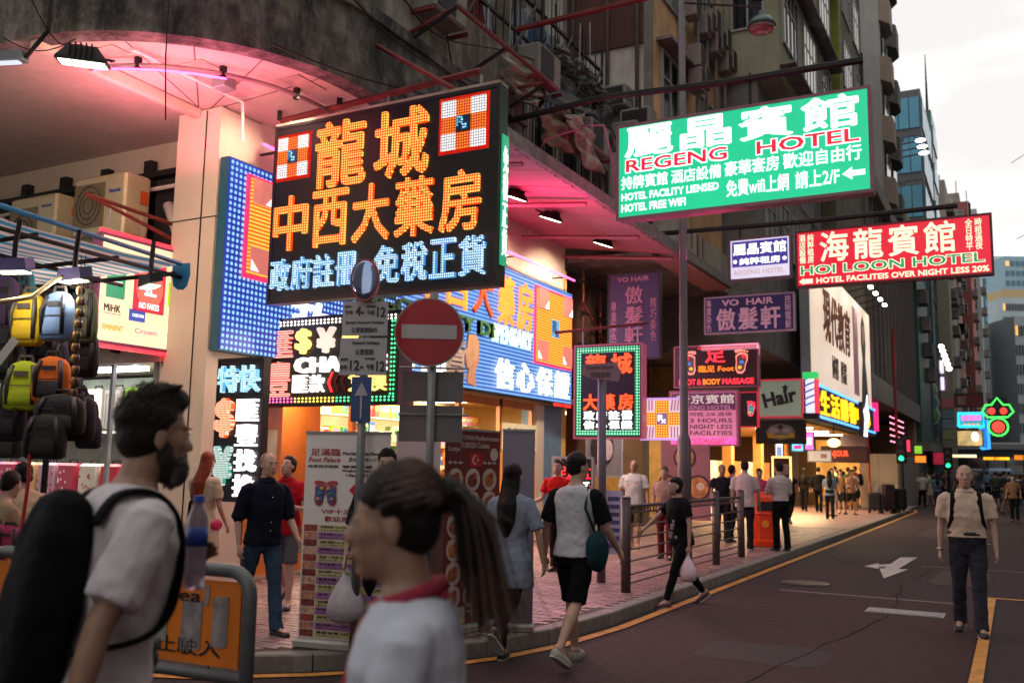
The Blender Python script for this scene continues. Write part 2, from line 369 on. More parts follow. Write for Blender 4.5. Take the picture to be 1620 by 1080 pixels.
def crack(pts, wd):
    mb = MB(); P = spline([(*p, 0) for p in pts], 7); A = []
    for i, p in enumerate(P): t_ = (P[min(i+1, len(P)-1)]-P[max(i-1, 0)]).normalized(); n_ = Vector((-t_.y, t_.x, 0)); q = p+n_*random.uniform(-.03, .03); A.append((q-n_*wd*random.uniform(.4, 1.2), q+n_*wd*random.uniform(.4, 1.2)))
    for (a, b), (c_, d) in zip(A, A[1:]): mb.quad((a.x, a.y, .0078), (b.x, b.y, .0078), (d.x, d.y, .0078), (c_.x, c_.y, .0078))
    struct('road_crack', mb, mat('tar filled crack', (.016, .012, .012), .9, spec=.1))
crack([(-2.0, 6.5), (-1.7, 9), (-1.35, 12), (-1.5, 15), (-1.2, 20), (-1.3, 30)], .007); crack([(-3.4, 12.6), (-2.4, 12.9), (-1.2, 12.7), (.5, 13.0)], .006); crack([(.1, 7), (.15, 11), (.05, 16), (.2, 24)], .006)
for k, (x, y) in enumerate(((-2.75, 14.2), (-.9, 24.5), (1.4, 13.2))):
    t = thing('manhole_cover', ('round iron cover in the lane left of the white arrow', 'round iron cover far along the lane', 'round iron cover right of the yellow line')[k], 'manhole', (x, y, 0)); rg = lambda r_, z_: [(r_*math.cos(q), r_*math.sin(q), z_) for q in [2*math.pi*i/28 for i in range(28)]]
    MB().loft([rg(.34, .004), rg(.34, .011)]).build('rim', mat('worn cast iron', '#4c4846', .45, .6, .2, 20, .2), t); MB().loft([rg(.29, .0112), rg(.29, .015)]).build('lid', mat('dark cast iron', '#302c2c', .5, .6, .3, 25, .4), t)
for k in range(16):
    x = random.uniform(-7.6, -3.9); y = random.uniform(6.6, 17); a = random.uniform(0, 3); s_ = random.uniform(.02, .05); z_ = .133 if inside(x, y) else .012
    if x > -4.3 and y > 9: z_ = .133 if x < -4.02 else .012
    MB().box(-s_, s_, -s_*.6, s_*.6, 0, .004, Matrix.Rotation(a, 4, 'Z')).build('litter', mat('litter %d' % (k % 3), ('#b8b0a8', '#8c7868', '#a89890')[k % 3], .8), None, loc=(x, y, z_), label='scrap of paper lying on the ground near the kerb', cat='litter', group='paper scraps on the ground')
# ---------------------------------------------------------------- building A: the corner building
FX = -8.6
bA = thing('corner_building', 'old corner building with curved stained overhang above the blue pharmacy board', 'building', (0, 0, 0))
MB().box(-16, FX-.02, 8.95, 18.5, 2.95, 6.9).build('upper_wall', CREAM, bA)
MB().box(-9.34, FX, 8.2, 8.95, .12, 6.02).build('corner_column', CREAM, bA)
g = MB().box(-9.35, -8.59, 8.19, 8.96, 4.6, 4.612).box(-8.84, -8.83, 8.185, 8.2, .12, 6.0); g.build('cladding_joint', BLACKM, bA)
# overhanging slab, rounded at the corner
arc = [(-30, 5.8), (-14, 5.8)]+[(-9.3+2.7*math.sin(a), 8.5-2.7*math.cos(a)) for a in [R(x) for x in range(0, 91, 9)]]+[(-6.6, 9.3)]
arc = resample(arc[:2], 4)+arc[2:]
def wallstrip(path, z0, z1, th, name, m, parent, smooth=False):
    A = path; B = offs(path, th); mb = MB(); n = len(path)
    mb.loft([[(*A[i], z0), (*B[i], z0), (*B[i], z1), (*A[i], z1)] for i in range(n)]); return mb.build(name, m, parent)
OLD = mat('soot stained old plaster', '#6a625e', .95, 0, .5, 6, .8, dirt=.85)
wallstrip(arc, 6.0, 6.9, .25, 'overhang_fascia', OLD, bA)
wallstrip(offs(arc, -.06), 6.9, 7.05, .4, 'overhang_cornice', OLD, bA)
wallstrip(offs(arc, .05), 7.05, 8.0, .2, 'parapet', mat('mouldy parapet plaster', '#857c74', .95, 0, .4, 4, .6, dirt=.7), bA)
arc2 = [(-6.6, 9.31), (-6.6, 12.6)]
wallstrip(arc2, 6.22, 6.9, .25, 'overhang_fascia', OLD, bA); wallstrip(offs(arc2, -.06), 6.9, 7.05, .4, 'overhang_cornice', OLD, bA); wallstrip(offs(arc2, .05), 7.05, 8.0, .2, 'parapet', MC['mouldy parapet plaster'], bA)
sf = MB(); ins = offs(arc, .24)
for a, b in zip(ins, ins[1:]): sf.quad((*a, 6.05), (*b, 6.05), (FX if b[0] > FX or b[1] > 8.95 else b[0], max(b[1], 8.95), 6.05), (FX if a[0] > FX or b[1] > 8.95 else a[0], max(a[1], 8.95), 6.05))
sf.build('soffit', mat('cream soffit', '#c3b3a6', .85, 0, .08, 2, .05, dirt=.2), bA)
MB().box(-9.05, -8.95, 5.9, 8.19, 5.93, 6.05).build('soffit_beam', CREAM, bA)
MB().box(-30, -16, 8.95, 12, 2.95, 6.9).box(-16, FX-.05, 18.5, 18.5+.01, 0, .01).build('side_upper_wall', CREAM, bA)
DKP = mat('dark plant screen', '#2c2b2e', .7, 0, .3, 3, .2)
MB().box(-30, -9.36, 8.86, 8.94, 3.2, 5.6).build('plant_screen', DKP, bA)
for i in range(9): MB().box(-10.6-i*.9, -10.45-i*.9, 8.74, 8.85, 3.6, 5.75).build('screen_post', BLACKM, bA)
MB().box(-30, -9.36, 8.70, 8.84, 5.48, 5.56).build('screen_rail', BLACKM, bA)
MB().tube([(-20, 8.7, 5.3), (-9.4, 8.7, 5.3)], .03).build('white_pipe', WHITEP, bA, smooth=True)
MB().box(-30, -9.35, 7.9, 8.95, 3.08, 3.2).build('ledge', CONC, bA)
# conduit that follows the curved soffit
MB().tube([(*p, 5.95) for p in offs(arc, .75)[6:]], .03, 6).build('conduit', mat('pink-grey conduit', '#8a7074', .6), bA, smooth=True)
for k in (8, 11, 14): 
    p = offs(arc, .75)[k]; MB().box(p[0]-.03, p[0]+.03, p[1]-.03, p[1]+.03, 5.9, 6.04).build('conduit_clip', BLACKM, bA)
for k in range(6, 16, 2):
    a = Vector(arc[k]); b = Vector((-8.95, max(a.y, 8.3) if a.x > -7.2 else 8.15)) if a.x > -9 else Vector((a.x, 8.8)); MB().tube([(a.x+(b.x-a.x)*.12, a.y+(b.y-a.y)*.12, 6.047), (b.x, b.y, 6.047)], .008, 4).build('soffit_joint', mat('dark joint line', '#6a5450', .8), bA)
for k, (x, y, w_, l) in enumerate(((-8.3, 7.1, .5, .3), (-7.4, 7.9, .3, .5), (-8.8, 6.4, .4, .25))): MB().box(x, x+w_, y, y+l, 6.036, 6.045).build('plaster_patch', mat('pale plaster patch', '#a8988c', .9, 0, .2, 8, .2), bA)
MB().tube([(-8.2, 6.5, 5.99), (-8.2, 8.15, 5.99), (-8.2, 8.19, 5.5)], .022, 6).build('wall_pipe', WHITEP, bA); MB().cbox(-8.05, -7.85, 7.5, 7.7, 5.9, 6.03, .01).build('junction_box', GALV, bA)
# corrugated canopy above the pharmacy board: panels between brackets
CAN = mat('corrugated canopy sheet', '#a8686e', .6, 0, .1, 4, .1)
def zc(x): return 6.95+(x-FX)*(-.85/2.6)
yy = 9.32
while yy < 18.4:
    cp = MB(); rr = []; y1 = min(yy+.93, 18.4); n = 6
    for i in range(n+1):
        y_ = yy+(y1-yy)*i/n; dz = .055*(i % 2); rr.append([(FX, y_, zc(FX)+dz-.55), (-6.0, y_, zc(-6.0)+dz-.1), (-6.0, y_, zc(-6.0)+dz-.08), (FX, y_, zc(FX)+dz-.53)])
    cp.loft(rr); cp.build('canopy_panel', CAN, bA); yy += .95
for yy in (9.4, 11.6, 13.9, 16.4, 18.38): MB().tube([(FX, yy, 6.2), (-6.1, yy, 5.94)], .04, 4).build('canopy_bracket', CAN, bA)
MB().box(-6.05, -5.93, 9.3, 22.5, 6.02, 6.22).build('canopy_gutter', mat('dusty grey gutter', '#77706e', .8, 0, .3, 8, .2), bA)
MB().box(-6.6, -6.0, 18.42, 22.4, 5.98, 6.0).build('canopy_extension', CAN, bA)
# first floor behind the parapet: dark cages
MB().box(-20, -9.2, 8.5, 18.5, 7.0, 14).build('first_floor_wall', mat('grimy first floor wall', '#6c645e', .9, 0, .3, 3, .3, dirt=.5), bA)
MB().box(-30, -12, 6.0, 8.5, 7.0, 14).build('side_first_floor_wall', mat('grey side wall', '#7d8480', .9, 0, .15, 2, .2, dirt=.5), bA)
# cage: uprights and rails, framed windows inside
cg = thing('window_cage', 'rusty steel cage of upright bars above the curved overhang', 'window cage', (0, 0, 0))
rr = [(-6.75, y_) for y_ in [9.0+i*.22 for i in range(33)]]
for i, (x, y_) in enumerate(rr):
    zb = 7.3 if y_ < 12.6 else 6.5; h = 9.7+.5*math.sin(i*1.7)*(i % 5 == 0)
    MB().tube([(x, y_, zb), (x+.05*math.sin(i), y_, h)], .013 if i % 4 else .028, 5).build('bar', BLACKM if i % 3 else GALV, cg)
for z_ in (7.9, 8.5, 9.2): MB().box(-6.78, -6.73, 9.0, 16.1, z_, z_+.05).build('rail', BLACKM, cg)
for i in range(5): MB().tube([(-6.7, 9.2+i*1.4, 7.6), (-6.7, 10.4+i*1.4, 9.3)], .025, 5).build('brace', BLACKM, cg)
fr = mat('bare timber frame', '#8a8078', .8, 0, .2, 6, .2)
for i in range(7):
    y_ = 9.1+i*1.3; wn = MB().box(-8.1, -8.0, y_, y_+.1, 7.1, 10.5).box(-8.1, -8.0, y_+1.05, y_+1.15, 7.1, 10.5).box(-8.1, -8.0, y_+.1, y_+1.05, 8.6, 8.7).box(-8.1, -8.0, y_+.1, y_+1.05, 7.1, 7.2)
    f = wn.build('window', fr, bA); MB().box(-8.07, -8.05, y_+.1, y_+1.05, 7.2, 8.6).build('pane', GLASS, f); MB().box(-8.07, -8.05, y_+.1, y_+1.05, 8.7, 10.4).build('pane', mat('curtained pane', '#5c6674', .3), f)
MB().tube([(-6.6, 9.4, 7.1), (-5.9, 9.4, 7.3), (-5.9, 12, 7.3), (-6.6, 12, 7.3)], .035, 5).build('frame_rail', RUST, cg)
for y_ in (9.4, 10.7, 12): MB().tube([(-6.6, y_, 7.0), (-5.9, y_, 7.3)], .03, 5).build('frame_arm', BLACKM, cg)
# torn tarpaulins hanging on the frame
def sheet(name, lab, pts, Xs, m, sag=.1, seed=0, grp=None):
    """cloth sheet through a quad of sight lines at street offset Xs"""
    P = [AX(px, py, X) for (px, py), X in zip(pts, Xs)]; n = 14; mb = MB(); g_ = []
    for i in range(n+1):
        for j in range(n+1):
            u, v = i/n, j/n; p = P[0]*(1-u)*(1-v)+P[1]*u*(1-v)+P[2]*u*v+P[3]*(1-u)*v
            nn = mnoise.noise(Vector((u*4+seed, v*4, seed)))*.18+mnoise.noise(Vector((u*11+seed, v*5, 3)))*.07
            p = p+Vector((nn, .3*nn, -sag*math.sin(math.pi*u)-.12*abs(nn)*(v > .9))); mb.v.append(tuple(p))
    k = n+1
    for i in range(n):
        for j in range(n): a = i*k+j; mb.f.append((a, a+1, a+k+1, a+k))
    me = mb.mesh(name, True); o = bpy.data.objects.new('s', me); md = o.modifiers.new('s', 'SOLIDIFY'); md.thickness = .01
    o2 = obj(name, bake(o), m, None, label=lab, cat='tarpaulin', group='torn tarpaulins above the canopy'); return o2
TP = [mat('dirty cream tarpaulin', '#a59a8b', .8, 0, .25, 5, .3, dirt=.5), mat('black tarpaulin', '#2b2d30', .6, 0, .3, 5, .3), mat('brown stained tarpaulin', '#8f7a66', .8, 0, .3, 4, .3, dirt=.5)]
sheet('tarpaulin', 'pale stained tarpaulin nearest the pharmacy sign, under a diagonal bar', [(800, 80), (858, 100), (862, 155), (800, 135)], [-6.5, -6.5, -6.5, -6.5], TP[0], .05, 1)
sheet('tarpaulin', 'cream ragged cloth drooping below the pale tarpaulin', [(800, 115), (855, 150), (850, 165), (802, 135)], [-6.4]*4, TP[0], .1, 2)
sheet('tarpaulin', 'black plastic sheet sagging in the middle of the torn covers', [(856, 80), (925, 150), (940, 180), (862, 160)], [-6.7, -6.7, -6.4, -6.4], TP[1], .05, 3)
sheet('tarpaulin', 'brown stained cloth hanging under the long dark beam', [(852, 172), (900, 172), (930, 250), (862, 225)], [-6.4]*4, TP[2], .03, 4)
sheet('tarpaulin', 'narrow white strip of cloth trailing toward the green sign', [(893, 180), (925, 180), (955, 275), (925, 265)], [-6.3]*4, TP[0], .02, 5)
sheet('tarpaulin', 'dark grey sheet with pale marks beside the green sign', [(925, 178), (962, 165), (975, 240), (940, 235)], [-6.5]*4, TP[1], .02, 6)
# weeds growing on the parapet
lf = MB()
for i in range(700):
    t = random.random(); c = AX(860+90*t, 88+75*t-random.random()*14, -6.7)+Vector((random.uniform(-.3, .3), random.uniform(-.3, .3), random.uniform(-.15, .1)))
    a = Vector((random.uniform(-1, 1), random.uniform(-1, 1), random.uniform(-.6, 1))).normalized()*.09; b = a.orthogonal().normalized()*.03
    lf.quad(c-a-b*.2, c+b, c+a, c-b)
lf.build('weeds', mat('dusty dark leaves', (.035, .05, .03), .6, 0, .4, 3), None, label='clump of dusty weeds growing along the old parapet', cat='plant')
# cloths and boxes on the cage, cables along the wall
for i, (y_, c_, n_) in enumerate(((9.6, '#50647c', 'faded blue'), (10.3, '#8c8880', 'grey white'), (11.1, '#6c2420', 'dull red'), (12.0, '#6a6458', 'khaki'), (13.2, '#3c5470', 'dark blue'), (14.3, '#94887c', 'beige'), (15.4, '#4a4442', 'charcoal'))):
    mb = MB(); nn = 8
    for a in range(nn+1):
        for b in range(nn+1): mb.v.append((-6.86+.05*math.sin(b*1.7+i)+.03*math.sin(a*.9), y_+.6*b/nn, 9.15-.9*a/nn-.03*math.sin(b*1.3)))
    for a in range(nn):
        for b in range(nn): q = a*(nn+1)+b; mb.f.append((q, q+1, q+nn+2, q+nn+1))
    mb.build('hanging_cloth', mat('hung cloth '+c_, c_, .85, 0, .15, 6, .3), None, smooth=True, label='%s cloth hung to dry on the steel cage' % n_, cat='laundry', group='cloths hanging on the window cage')
for i, (y_, z_) in enumerate(((9.9, 7.45), (12.9, 7.7), (15.0, 7.2), (17.2, 7.9))):
    t = MB().cbox(-.3, .25, -.4, .4, 0, .55, .03).build('air_conditioner', mat('dusty grey casing', '#77736c', .6, .1, .15, 4, .1), None, loc=(-6.55, y_, z_), label=('grey box unit nearest on the old cage', 'second grey box unit along the old cage', 'third grey box unit above the canopy', 'farthest grey box unit above the canopy')[i], cat='air conditioner', group='box units above the overhang')
    MB().box(.251, .262, -.34, .1, .06, .49).build('grille', BLACKM, t); MB().box(-.3, .25, -.45, -.41, -.06, -.01).box(-.3, .25, .41, .45, -.06, -.01).build('bracket', RUST, t)
for i, P_ in enumerate((((560, 0), (660, 90), (800, 150), (930, 200)), ((640, 0), (700, 60), (830, 90), (1000, 160)), ((430, 70), (560, 120), (700, 160), (800, 215)), ((700, 0), (720, 120), (760, 170), (800, 260)), ((880, 0), (890, 90), (950, 170), (1010, 300)))):
    MB().tube(spline([AX(a, b, -6.3-.1*i) for a, b in P_], 6), .012, 5).build('wall_cable', BLACKM, None, label=('highest black cable swagged over the old facade', 'black cable ending above the green hotel sign', 'lowest cable crossing the stained parapet', 'cable dropping steeply behind the black sign', 'cable hanging down the grey tenement wall')[i], cat='cable', group='cables swagged across the old facade')
# long sign beams and rods
def beam(name, lab, pts, r, m, n=6, grp='steel sign beams over the street'):
    return MB().tube(pts, r, n).build(name, m, None, smooth=n > 6, label=lab, cat='beam' if r > .02 else 'cable', group=grp)
beam('sign_beam', 'long dark steel beam carrying the green hotel sign', [AY(790, 195, 12.1), AY(950, 155, 12.1), AY(1150, 130, 12.1), AY(1365, 95, 12.1)], .05, BLACKM)
beam('sign_beam', 'red steel beam slanting across the top, in front of the grey building', [AY(818, 47, 12), AY(1050, -10, 12)], .05, RUST)
beam('sign_beam', 'dark beam holding the red hotel sign, with a blob at its end', [AY(1040, 370, 18.1), AY(1280, 350, 18.1), AY(1515, 325, 18.1)], .05, BLACKM)
beam('sign_beam', 'red beam holding the black pharmacy sign, one end lit orange', [AY(445, 192, 8.75), AY(620, 148, 8.75), AY(760, 112, 8.75)], .045, RUST, 4)
beam('sign_beam', 'black upright hanger above the black pharmacy sign', [AY(540, 20, 8.7), AY(537, 165, 8.7)], .045, BLACKM, 4)
beam('sign_beam', 'short black upright hanger at the left end of the pharmacy sign', [AY(446, 108, 8.7), AY(442, 190, 8.7)], .04, BLACKM, 4)
beam('sign_beam', 'red diagonal brace from the overhang to the sign beam', [AY(548, 45, 8.7), AY(735, 150, 8.7)], .03, RUST, 4)
# ---------------------------------------------------------------- pharmacy signs
LORANGE = led('orange letter diodes', '#ffc058', '#ff5010', .032, 1.9, 1.0)
LBLUEW = led('pale blue letter diodes', '#d8f2ff', '#4f9ad8', .028, 1.7, .8)
LWHITE = led('white diodes', '#ffffff', '#b8b4b8', .032, 1.5, .8)
LORSQ = led('orange square diodes', '#ff9030', '#d03808', .032, 1.4, .7)
LREDRIM = em('red glowing rim', '#ff2a18', 2.2)
LCYAN = led('cyan diodes', '#a8f0ff', '#2070b0', .03, 1.4, .5)
BLKF = mat('black gloss sign face', '#16141a', .35, 0, .2, 3, .03)
def rx(parent, x0, x1, z0, z1, y, m, name='rx_mark'):
    w_ = x1-x0; h_ = z1-z0
    text(parent, 'R', x0, x0+w_*.7, z0+h_*.25, z1, m, y, .02, .0, name); 
    return text(parent, 'x', x0+w_*.45, x1, z0, z0+h_*.45, m, y-.003, .02, .0, name)
def checker(parent, x0, z0, w_, h_, y, white=None, orange=None, rxm=None, rim=True):
    cw, ch = w_/3, h_/3
    if rim: MB().box(x0-.04, x0+w_+.04, y+.005, y+.03, z0-.04, z0+h_+.04).build('square_rim', LREDRIM, parent)
    for i in range(3):
        for j in range(3):
            m = (orange or LORSQ) if (i+j) % 2 else (white or LWHITE)
            if i == j == 1: m = mat('dark blue square', '#1c3050', .4)
            MB().box(x0+i*cw+.004, x0+(i+1)*cw-.004, y-.02, y+.004, z0+j*ch+.004, z0+(j+1)*ch-.004).build('square', m, parent)
    rx(parent, x0+cw*1.15, x0+cw*1.85, z0+ch*1.1, z0+ch*1.9, y-.021, rxm or LCYAN)
t, W, H = face_sign('pharmacy_sign', 'big black sign with orange glowing Chinese characters hung over the pavement', 'sign', 8.6, 424, 784, 170, 465, .2)
panelbox(t, W, H, .2, BLKF, DARKM, .03)
MB().box(-.01, W, .0, .2, H+.012, H+.05).build('top_cap', mat('dusty sign top', '#9a8e80', .8, 0, .2, 6), t)
checker(t, .06, H*.70, W*.15, H*.23, -.005); checker(t, W*.77, H*.70, W*.18, H*.26, -.005)
text(t, '龍城', W*.19, W*.74, H*.60, H*.97, LORANGE, -.005, .03, .035, split=True, gap=.07)
text(t, '中西大藥房', W*.0+.02, W*.95, H*.28, H*.59, LORANGE, -.005, .03, .035, split=True, gap=.06)
text(t, '政府註冊', W*.01, W*.43, H*.06, H*.24, LBLUEW, -.005, .04, .03, split=True, gap=.05)
text(t, '免稅正貨', W*.50, W*.97, H*.05, H*.25, LBLUEW, -.005, .04, .03, split=True, gap=.05)
for x in (.1, W*.5, W*.9): MB().tube([(x, .15, H+.05), (x, .15, H+.22)], .02, 6).build('hanger', GALV, t)
lamp('AREA', (W/2, -.3, H*.3), 85, (1, .38, .36), t, (3, 1.5), target=(W/2+.4, -3, H*.4-2.6), name='sign_glow')
# side face of that sign (green and white strip at the right end)
MB().box(W+.013, W+.03, .04, .18, H*.1, H*.75).build('end_panel', em('green end panel', '#1aa070', .9), t)
LAST = text(t, '免稅正貨', 0, 1, 0, 1, em('white end letters', '#f2fff8', 1.2), ext=.01, bold=.02, vertical=True)
o = LAST; o.rotation_euler = (0, 0, R(90)); o.scale = (.11, 1, H*.55); o.location = (W+.034, .11, H*.42)

# long blue diode board on the street wall (local x runs along the street)
Y0, Y1 = 8.22, 18.45; z0b, z1b = 2.93, 5.36
t = thing('pharmacy_board', 'long blue diode board along the shop front with white and orange characters', 'sign', (FX+.19, Y0, z0b), R(90))
W, H = Y1-Y0, z1b-z0b
BLUEL = led('blue board diodes', '#8fc8ff', '#1c3fb4', .075, 1.35, .75)
BLUER = led('blue board diode rows', '#7fb4f0', '#1c45b4', .07, 1.1, .7, row=True)
MB().box(0, W, .03, .17, 0, H).build('case', mat('board edge teal', '#1c5668', .5), t)
for i in range(8):
    x0 = W*i/8; MB().box(x0+.004, x0+W/8-.004, 0, .028, .02, H-.02).build('diode_panel', BLUEL if i < 3 else BLUER, t)
OR2 = led('amber board diodes', '#ffb040', '#f04808', .05, 1.5, 1.0, row=True)
def tall_check(parent, x0, x1, z0, z1, y):
    MB().box(x0, x1, y, y+.03, z0, z1).build('square_rim', em('magenta red rim', '#ff2050', 2), parent)
    MB().box(x0+.05, x1-.05, y-.02, y, z0+.05, z1-.05).build('amber_field', OR2, parent)
    w_ = (x1-x0)/3; h_ = (z1-z0)/3; PK = em('salmon reflecting square', '#e07a70', .8)
    for i, j in ((0, 0), (2, 0), (0, 2), (2, 2)):
        a, b = x0+.06+i*w_, z0+.08+j*h_; MB().box(a+.02, a+w_-.1, y-.035, y-.021, b, b+h_-.12).build('square', PK, parent)
        s_ = .28*w_; xx = a+.03 if j == 0 else a+w_-.12-s_; MB().poly([(xx, b+.02), (xx+s_, b+.02), (xx+(0 if j == 0 else s_), b+.35*h_)], y-.045, y-.036).build('corner_triangle', em('white corner', '#fff6ee', 1.4), parent)
    MB().box(x0+w_*1.2, x1-w_*1.2, y-.03, y-.021, z0+h_*1.15, z1-h_*1.15).build('square', LCYAN, parent); rx(parent, x0+w_*1.25, x1-w_*1.25, z0+h_*1.2, z1-h_*1.2, y-.031, em('deep blue mark', '#1a3a90', .7))
tall_check(t, .28, 1.75, .95, 2.28, -.035)
tall_check(t, W-1.85, W-.08, .72, H-.12, -.035)
WL = em('white lit channel letter', '#ffffff', 1.9); ORL = em('orange lit channel letter', '#ff7a20', 2.0, .15)
UNL = mat('unlit orange channel letter', '#b0441c', .5)
text(t, '政府註冊', 1.1, 5.2, .15, .85, WL, -.02, .04, .03, split=True, gap=.08)
text(t, '龍城中西大', 2.2, 6.7, 1.35, 2.2, ORL, -.02, .04, .03, split=True, gap=.1)
for c_ in t.children:
    if c_.name.startswith('character') and c_.location.x > 5.6 and c_.location.z > 1: c_.data = c_.data.copy(); c_.data.materials.clear(); c_.data.materials.append(UNL)
text(t, '藥房', 6.75, 8.3, 1.3, 2.25, ORL, -.02, .04, .03, split=True, gap=.1)
text(t, '貨', 4.9, 5.6, .15, .8, mat('unlit cream letter', '#b0a08c', .5), -.02, .1, .03, name='character')
text(t, 'DRAGON CITY DI', 1.9, 6.6, .98, 1.25, mat('unlit green letters', '#3d6a35', .5), -.02, .08, .02)
text(t, 'SPENSARY', 6.62, 8.25, .94, 1.28, em('green white letters', '#d8ffe0', 1.4), -.02, .03, .015)
text(t, '信心保證', 6.7, 10.1, .1, .66, WL, -.02, .04, .03, split=True, gap=.08)
hd = MB().poly([(5.75, .95), (5.72, .72), (5.66, .55), (5.7, .38), (5.78, .34), (5.75, .1), (6.05, .05), (6.0, .3), (6.12, .5), (6.12, .85), (6.0, .97)], -.06, -.02)
hd.build('bust_panel', mat('flat beige bust cut-out', '#b98f70', .6), t)
for i in range(6): 
    dl = MB().disc((0, 0), .12, -.012, 0, 20).build('downlight', em('warm downlight', '#fff0d0', 8), t, loc=(6.1+i*.75, .35, -.03)); dl.rotation_euler = (R(90), 0, 0)
MB().box(W-1.0, W-.02, -.02, .01, -.09, 0).build('red_ticker', mat('black ticker', '#100808'), t)
text(t, '龍城大藥房', W-.95, W-.1, -.08, -.015, em('red ticker letters', '#ff2a20', 2.5), -.03, .01)
lamp('AREA', (W*.3, -.4, H*.5), 75, (.75, .55, 1), t, (5, 1.6), target=(W*.3, -4, -.5), name='board_glow')
lamp('AREA', (W*.75, -.4, H*.5), 75, (1, .5, .75), t, (5, 1.6), target=(W*.75, -4, -.5), name='board_glow')
# magenta tubes added above the board and under the overhang to cast pink light
t = thing('added_glow_tube', 'magenta added glow tube on brackets above the blue pharmacy board, put in for pink light', 'added glow tube', (FX+.35, 8.5, 5.6))
MB().tube([(0, .1, 0), (0, 9.7, 0)], .02, 6).build('glass_tube', PINK_GLOW, t)
for i in range(5): MB().box(-.25, .0, .3+i*2.2, .34+i*2.2, -.05, -.03).build('tube_bracket', BLACKM, t)
lamp('AREA', (.15, 5, 0), 170, (1, .05, .24), t, (.15, 9.5), target=(.6, 5, 2), name='tube_light')
t = thing('added_glow_tube', 'magenta added glow tube curving under the rounded overhang, put in for pink light', 'added glow tube', (0, 0, 0))
pth = offs(arc, .45)[5:14]; MB().tube([(*p, 5.78) for p in pth[2:7]], .012, 6).build('glass_tube', PINK_GLOW, t)
lamp('AREA', (-8.1, 7.1, 5.2), 80, (1, .2, .32), t, (2.6, 1.2), target=(-8.1, 7.2, 7), name='tube_light')

# floodlights
def flood(px, py, X, lab, e, tgt, g='floodlights under the overhang', s=1., elev=-35):
    p = AX(px, py, X); d = (Vector(tgt)-p); rz = math.atan2(d.y, d.x)-R(90)
    t = thing('floodlight', lab, 'floodlight', p, rz, g)
    M = Matrix.Rotation(R(elev), 3, 'X')
    # housing: tapered box opening along +Y (tilted)
    def P(x, y, z): return tuple(M @ Vector((x*s, y*s, z*s)))
    hz = MB().loft([[P(-.12, -.1, -.07), P(.12, -.1, -.07), P(.12, -.1, .07), P(-.12, -.1, .07)], [P(-.21, .02, -.15), P(.21, .02, -.15), P(.21, .02, .15), P(-.21, .02, .15)], [P(-.22, .05, -.16), P(.22, .05, -.16), P(.22, .05, .16), P(-.22, .05, .16)]])
    hz.build('housing', BLACKM, t)
    MB().loft([[P(-.19, .052, -.13), P(.19, .052, -.13), P(.19, .052, .13), P(-.19, .052, .13)], [P(-.19, .058, -.13), P(.19, .058, -.13), P(.19, .058, .13), P(-.19, .058, .13)]]).build('lamp_glass', em('warm floodlight glass', '#fff1cf', 14), t)
    MB().tube([P(-.23, 0, 0), P(-.23, -.05, .25), P(.23, -.05, .25), P(.23, 0, 0)], .012, 5).build('bracket', BLACKM, t)
    for k in range(5): MB().box(-.1*s+k*.045*s, -.09*s+k*.045*s, -.16*s, -.1*s, -.05*s, .08*s).build('cooling_fin', BLACKM, t)
    tl = Matrix.Rotation(-rz, 3, 'Z') @ (Vector(tgt)-p); lamp('SPOT', P(0, .09, 0), e, (1, .80, .56), t, target=tuple(tl), spot=130)
    return t
flood(132, 92, -7.3, 'square floodlight at far left under the curved overhang', 420, (-10.2, 8.2, 4.2), elev=-78)
flood(482, 131, -7.35, 'floodlight at the left end above the black pharmacy sign', 420, (-8.7, 8.3, 3.6), elev=-78)
for (px, py), lab in zip(((815, 309), (872, 343), (955, 384)), ('nearest of the three floodlights under the pink canopy', 'middle of the three floodlights under the pink canopy', 'farthest of the three floodlights under the pink canopy')):
    p = AX(px, py, -7.2); flood(px, py, -7.2, lab, 520, (FX, p.y+.3, 3.9), elev=-70, s=.9)
p = AX(30, 75, -7.4)
t = thing('tube_lamp', 'slim white tube lamp on a bracket at the top left edge', 'lamp', AX(40, 92, -7.6), R(20)); MB().box(-.9, .0, -.05, .05, -.03, .06).build('case', GALV, t); MB().box(-.85, -.05, -.03, .03, -.045, -.031).build('lamp_glass', em('faint tube', '#dfe8ff', 1), t); MB().tube([(0, 0, 0), (.2, 0, .25), (.2, 0, .7)], .02, 5).build('bracket', BLACKM, t)
beam('lamp_arm', 'dark arm carrying the three floodlights under the canopy', [(-7.3, 11, 6.28), (-7.3, 19.0, 6.42)], .03, BLACKM)
beam('hanging_wire', 'thin wire hanging straight down from the curved overhang', [AD(268, -10, 8), AD(262, 90, 8), AD(262, 190, 8)], .006, BLACKM)
for i, (a, b, s_, X) in enumerate((((50, 0), (130, 70), 30, -7.4), ((5, 60), (120, 62), 20, -7.4), ((400, 55), (440, 80), 12, -6.9))):
    pts = [AX(a[0]+(b[0]-a[0])*k/8, a[1]+(b[1]-a[1])*k/8+s_*math.sin(math.pi*k/8), X) for k in range(9)]
    MB().tube(pts, .006, 5).build('power_cable', BLACKM, None, label=('black cable drooping at the top left corner', 'loose cable running to the left floodlight', 'short cable loop on the stained overhang')[i], cat='cable')

